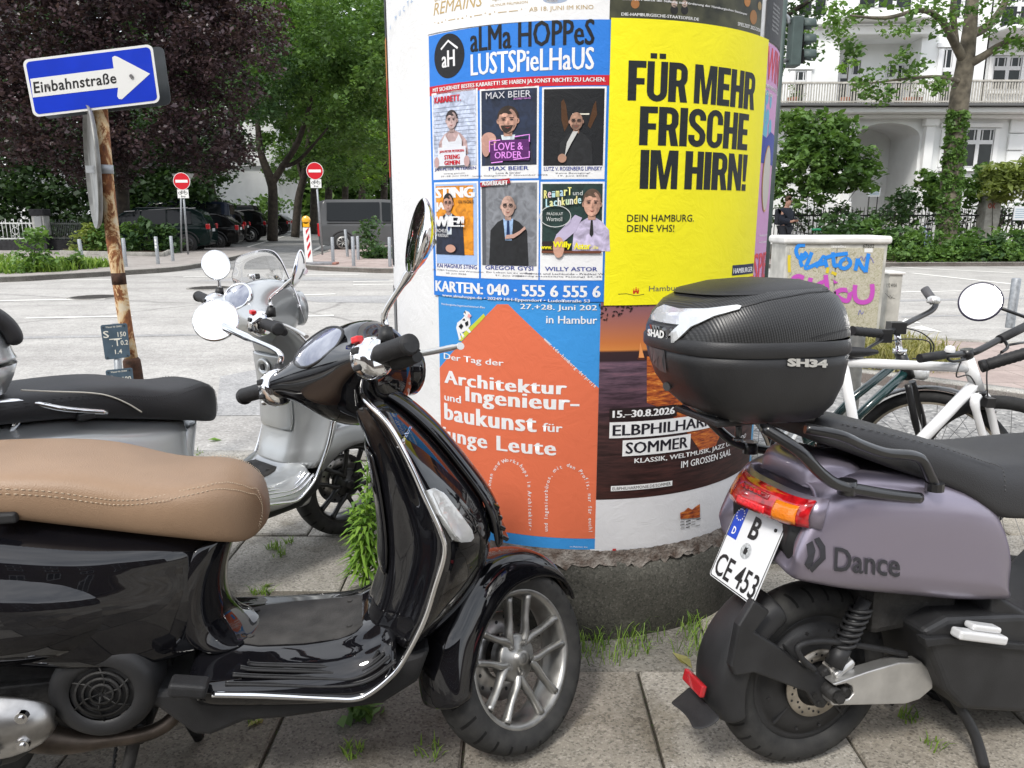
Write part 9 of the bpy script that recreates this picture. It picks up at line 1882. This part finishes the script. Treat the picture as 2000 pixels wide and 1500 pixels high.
BB=mat('black_component',(0.013,0.013,0.014),0.4,coat=0.3)
far_bike(1581,440,23.6,PI,BB,'dark bicycle with a green saddle cover beside the man with the phone',mat('green_cover',(0.02,.22,.10),.5));far_bike(1812,430,24.6,R(70),mat('pale_blue_paint',(0.25,.33,.55),.3),'white and blue bicycle leaning by the ivy tree',BB);far_bike(1690,430,25.4,R(15),BB,'dark bicycle half hidden in the shrubs below the arch',BB);far_bike(1880,425,25.6,R(60),BB,'dark bicycle just right of the ivy trunk',BB)
def skin_body(nm,J,E,rad,m,parent,root=0):
 me=bpy.data.meshes.new(nm);me.from_pydata(J,E,[]);o=obj(nm,me,m,parent);md=o.modifiers.new('k','SKIN');sk=me.skin_vertices[0].data
 for i,r in enumerate(rad):sk[i].radius=(r,r)if not isinstance(r,tuple)else r
 sk[root].use_root=True;subsurf(o,2);return o
def man():
 p=AY(1529,505,21.9);b=Vector((p.x,21.9,.03));t=thing('person','man in a dark jacket with a backpack looking down at his phone beside the column','person',b,R(-50));SKN=mat('skin',(0.42,.23,.16),.5);NV=mat('navy_cloth',(0.010,.013,.022),.85,noise=.2,nscale=8);TR=mat('dark_trousers',(0.018,.02,.026),.85)
 J=[(0,0,.98),(0,0,1.2),(-.01,0,1.42),(.0,0,1.53),(.045,0,1.62),(.055,0,1.72),(0,.10,.92),(.02,.11,.5),(-.01,.11,.09),(.10,.12,.04),(0,-.10,.92),(.05,-.10,.5),(.03,-.11,.09),(.14,-.11,.04),(0,.19,1.42),(.03,.25,1.16),(.24,.16,1.14),(.31,.13,1.17),(0,-.19,1.42),(.03,-.25,1.16),(.25,-.12,1.12),(.32,-.06,1.16)]
 E=[(0,1),(1,2),(2,3),(3,4),(4,5),(0,6),(6,7),(7,8),(8,9),(0,10),(10,11),(11,12),(12,13),(2,14),(14,15),(15,16),(16,17),(2,18),(18,19),(19,20),(20,21)]
 skin_body('body',J,E,[.12,.12,.11,.055,.085,.075,.075,.05,.042,.035,.075,.05,.042,.035,.045,.036,.034,.03,.045,.036,.034,.03],SKN,t)
 skin_body('jacket',[(0,0,.90),(0,0,1.2),(-.01,0,1.43),(0,0,1.50),(0,.20,1.42),(.03,.26,1.16),(.22,.17,1.14),(0,-.20,1.42),(.03,-.26,1.16),(.23,-.13,1.12)],[(0,1),(1,2),(2,3),(2,4),(4,5),(5,6),(2,7),(7,8),(8,9)],[(.21,.18),(.20,.17),(.18,.16),.08,.105,.095,.07,.105,.095,.07],NV,t)
 skin_body('trousers',[(0,0,.95),(0,.10,.90),(.02,.11,.5),(-.01,.11,.08),(0,-.10,.90),(.05,-.10,.5),(.03,-.11,.08)],[(0,1),(1,2),(2,3),(0,4),(4,5),(5,6)],[.15,.105,.08,.065,.105,.08,.065],TR,t)
 for y,x in((.115,.03),(-.11,.07)):bm=NB();box(bm,(x,y,.035),(.27,.10,.08));bevel(obj('shoe',bm,BB,t),.03,3)
 bm=NB();bmesh.ops.create_icosphere(bm,subdivisions=3,radius=.098,matrix=Matrix.Translation((.035,0,1.725))@Matrix.Diagonal((1.05,.88,1.0,1)));[bm.verts.remove(v)for v in list(bm.verts)if v.co.x>.085 and v.co.z<1.76 or v.co.z<1.67];o=obj('hair',bm,mat('brown_hair',(0.07,.035,.018),.8,noise=.4,nscale=50),t)
 bm=NB();[bmesh.ops.create_icosphere(bm,subdivisions=1,radius=r,matrix=Matrix.Translation(c))for c,r in(((.145,0,1.665),.016),((.13,.03,1.69),.010),((.13,-.03,1.69),.010))];obj('face_features',bm,mat('face_brown',(0.25,.12,.08),.6),t)  # nose and eyes as small balls in one brown, darker than the skin
 bm=NB();box(bm,(.345,.03,1.20),(.015,.075,.15),Matrix.Rotation(R(-50),3,'Y'));bevel(obj('phone',bm,BB,t),.004);bm=NB();box(bm,(-.20,0,1.25),(.15,.30,.44));bevel(obj('backpack',bm,mat('dark_backpack',(0.02,.022,.03),.8),t),.05,3)
man()
# --- the block across the street that the paintwork reflects
def reflected_block():
 t=thing('apartment_block','dark brick apartment block mirrored in the rear flank of the black scooter','building',(0,-28,0));bm=NB();box(bm,(0,-4,6.5),(90,8,13));obj('wall',bm,mat('dark_brick',(0.085,.062,.05),.9,noise=.3,nscale=3),t)
 fr=None
 for k in range(-7,8):
  for z in(2,5.2,8.4,11.2):
   if fr is None:bm=NB();box(bm,(0,0,0),(2.2,.1,1.5));fr=obj('window',bm,WINF,t);bm=NB();[box(bm,(x,.06,0),(.95,.02,1.3))for x in(-.53,.53)];pn=obj('pane',bm,GLS,fr);fr.location=(k*5.6,.02,z)
   else:f=fr.copy();COL.objects.link(f);f.parent=t;f.location=(k*5.6,.02,z);q_=pn.copy();COL.objects.link(q_);q_.parent=f
 bm=NB();box(bm,(0,-4,13.4),(91,9,.8));obj('roof',bm,DARK,t)
reflected_block()
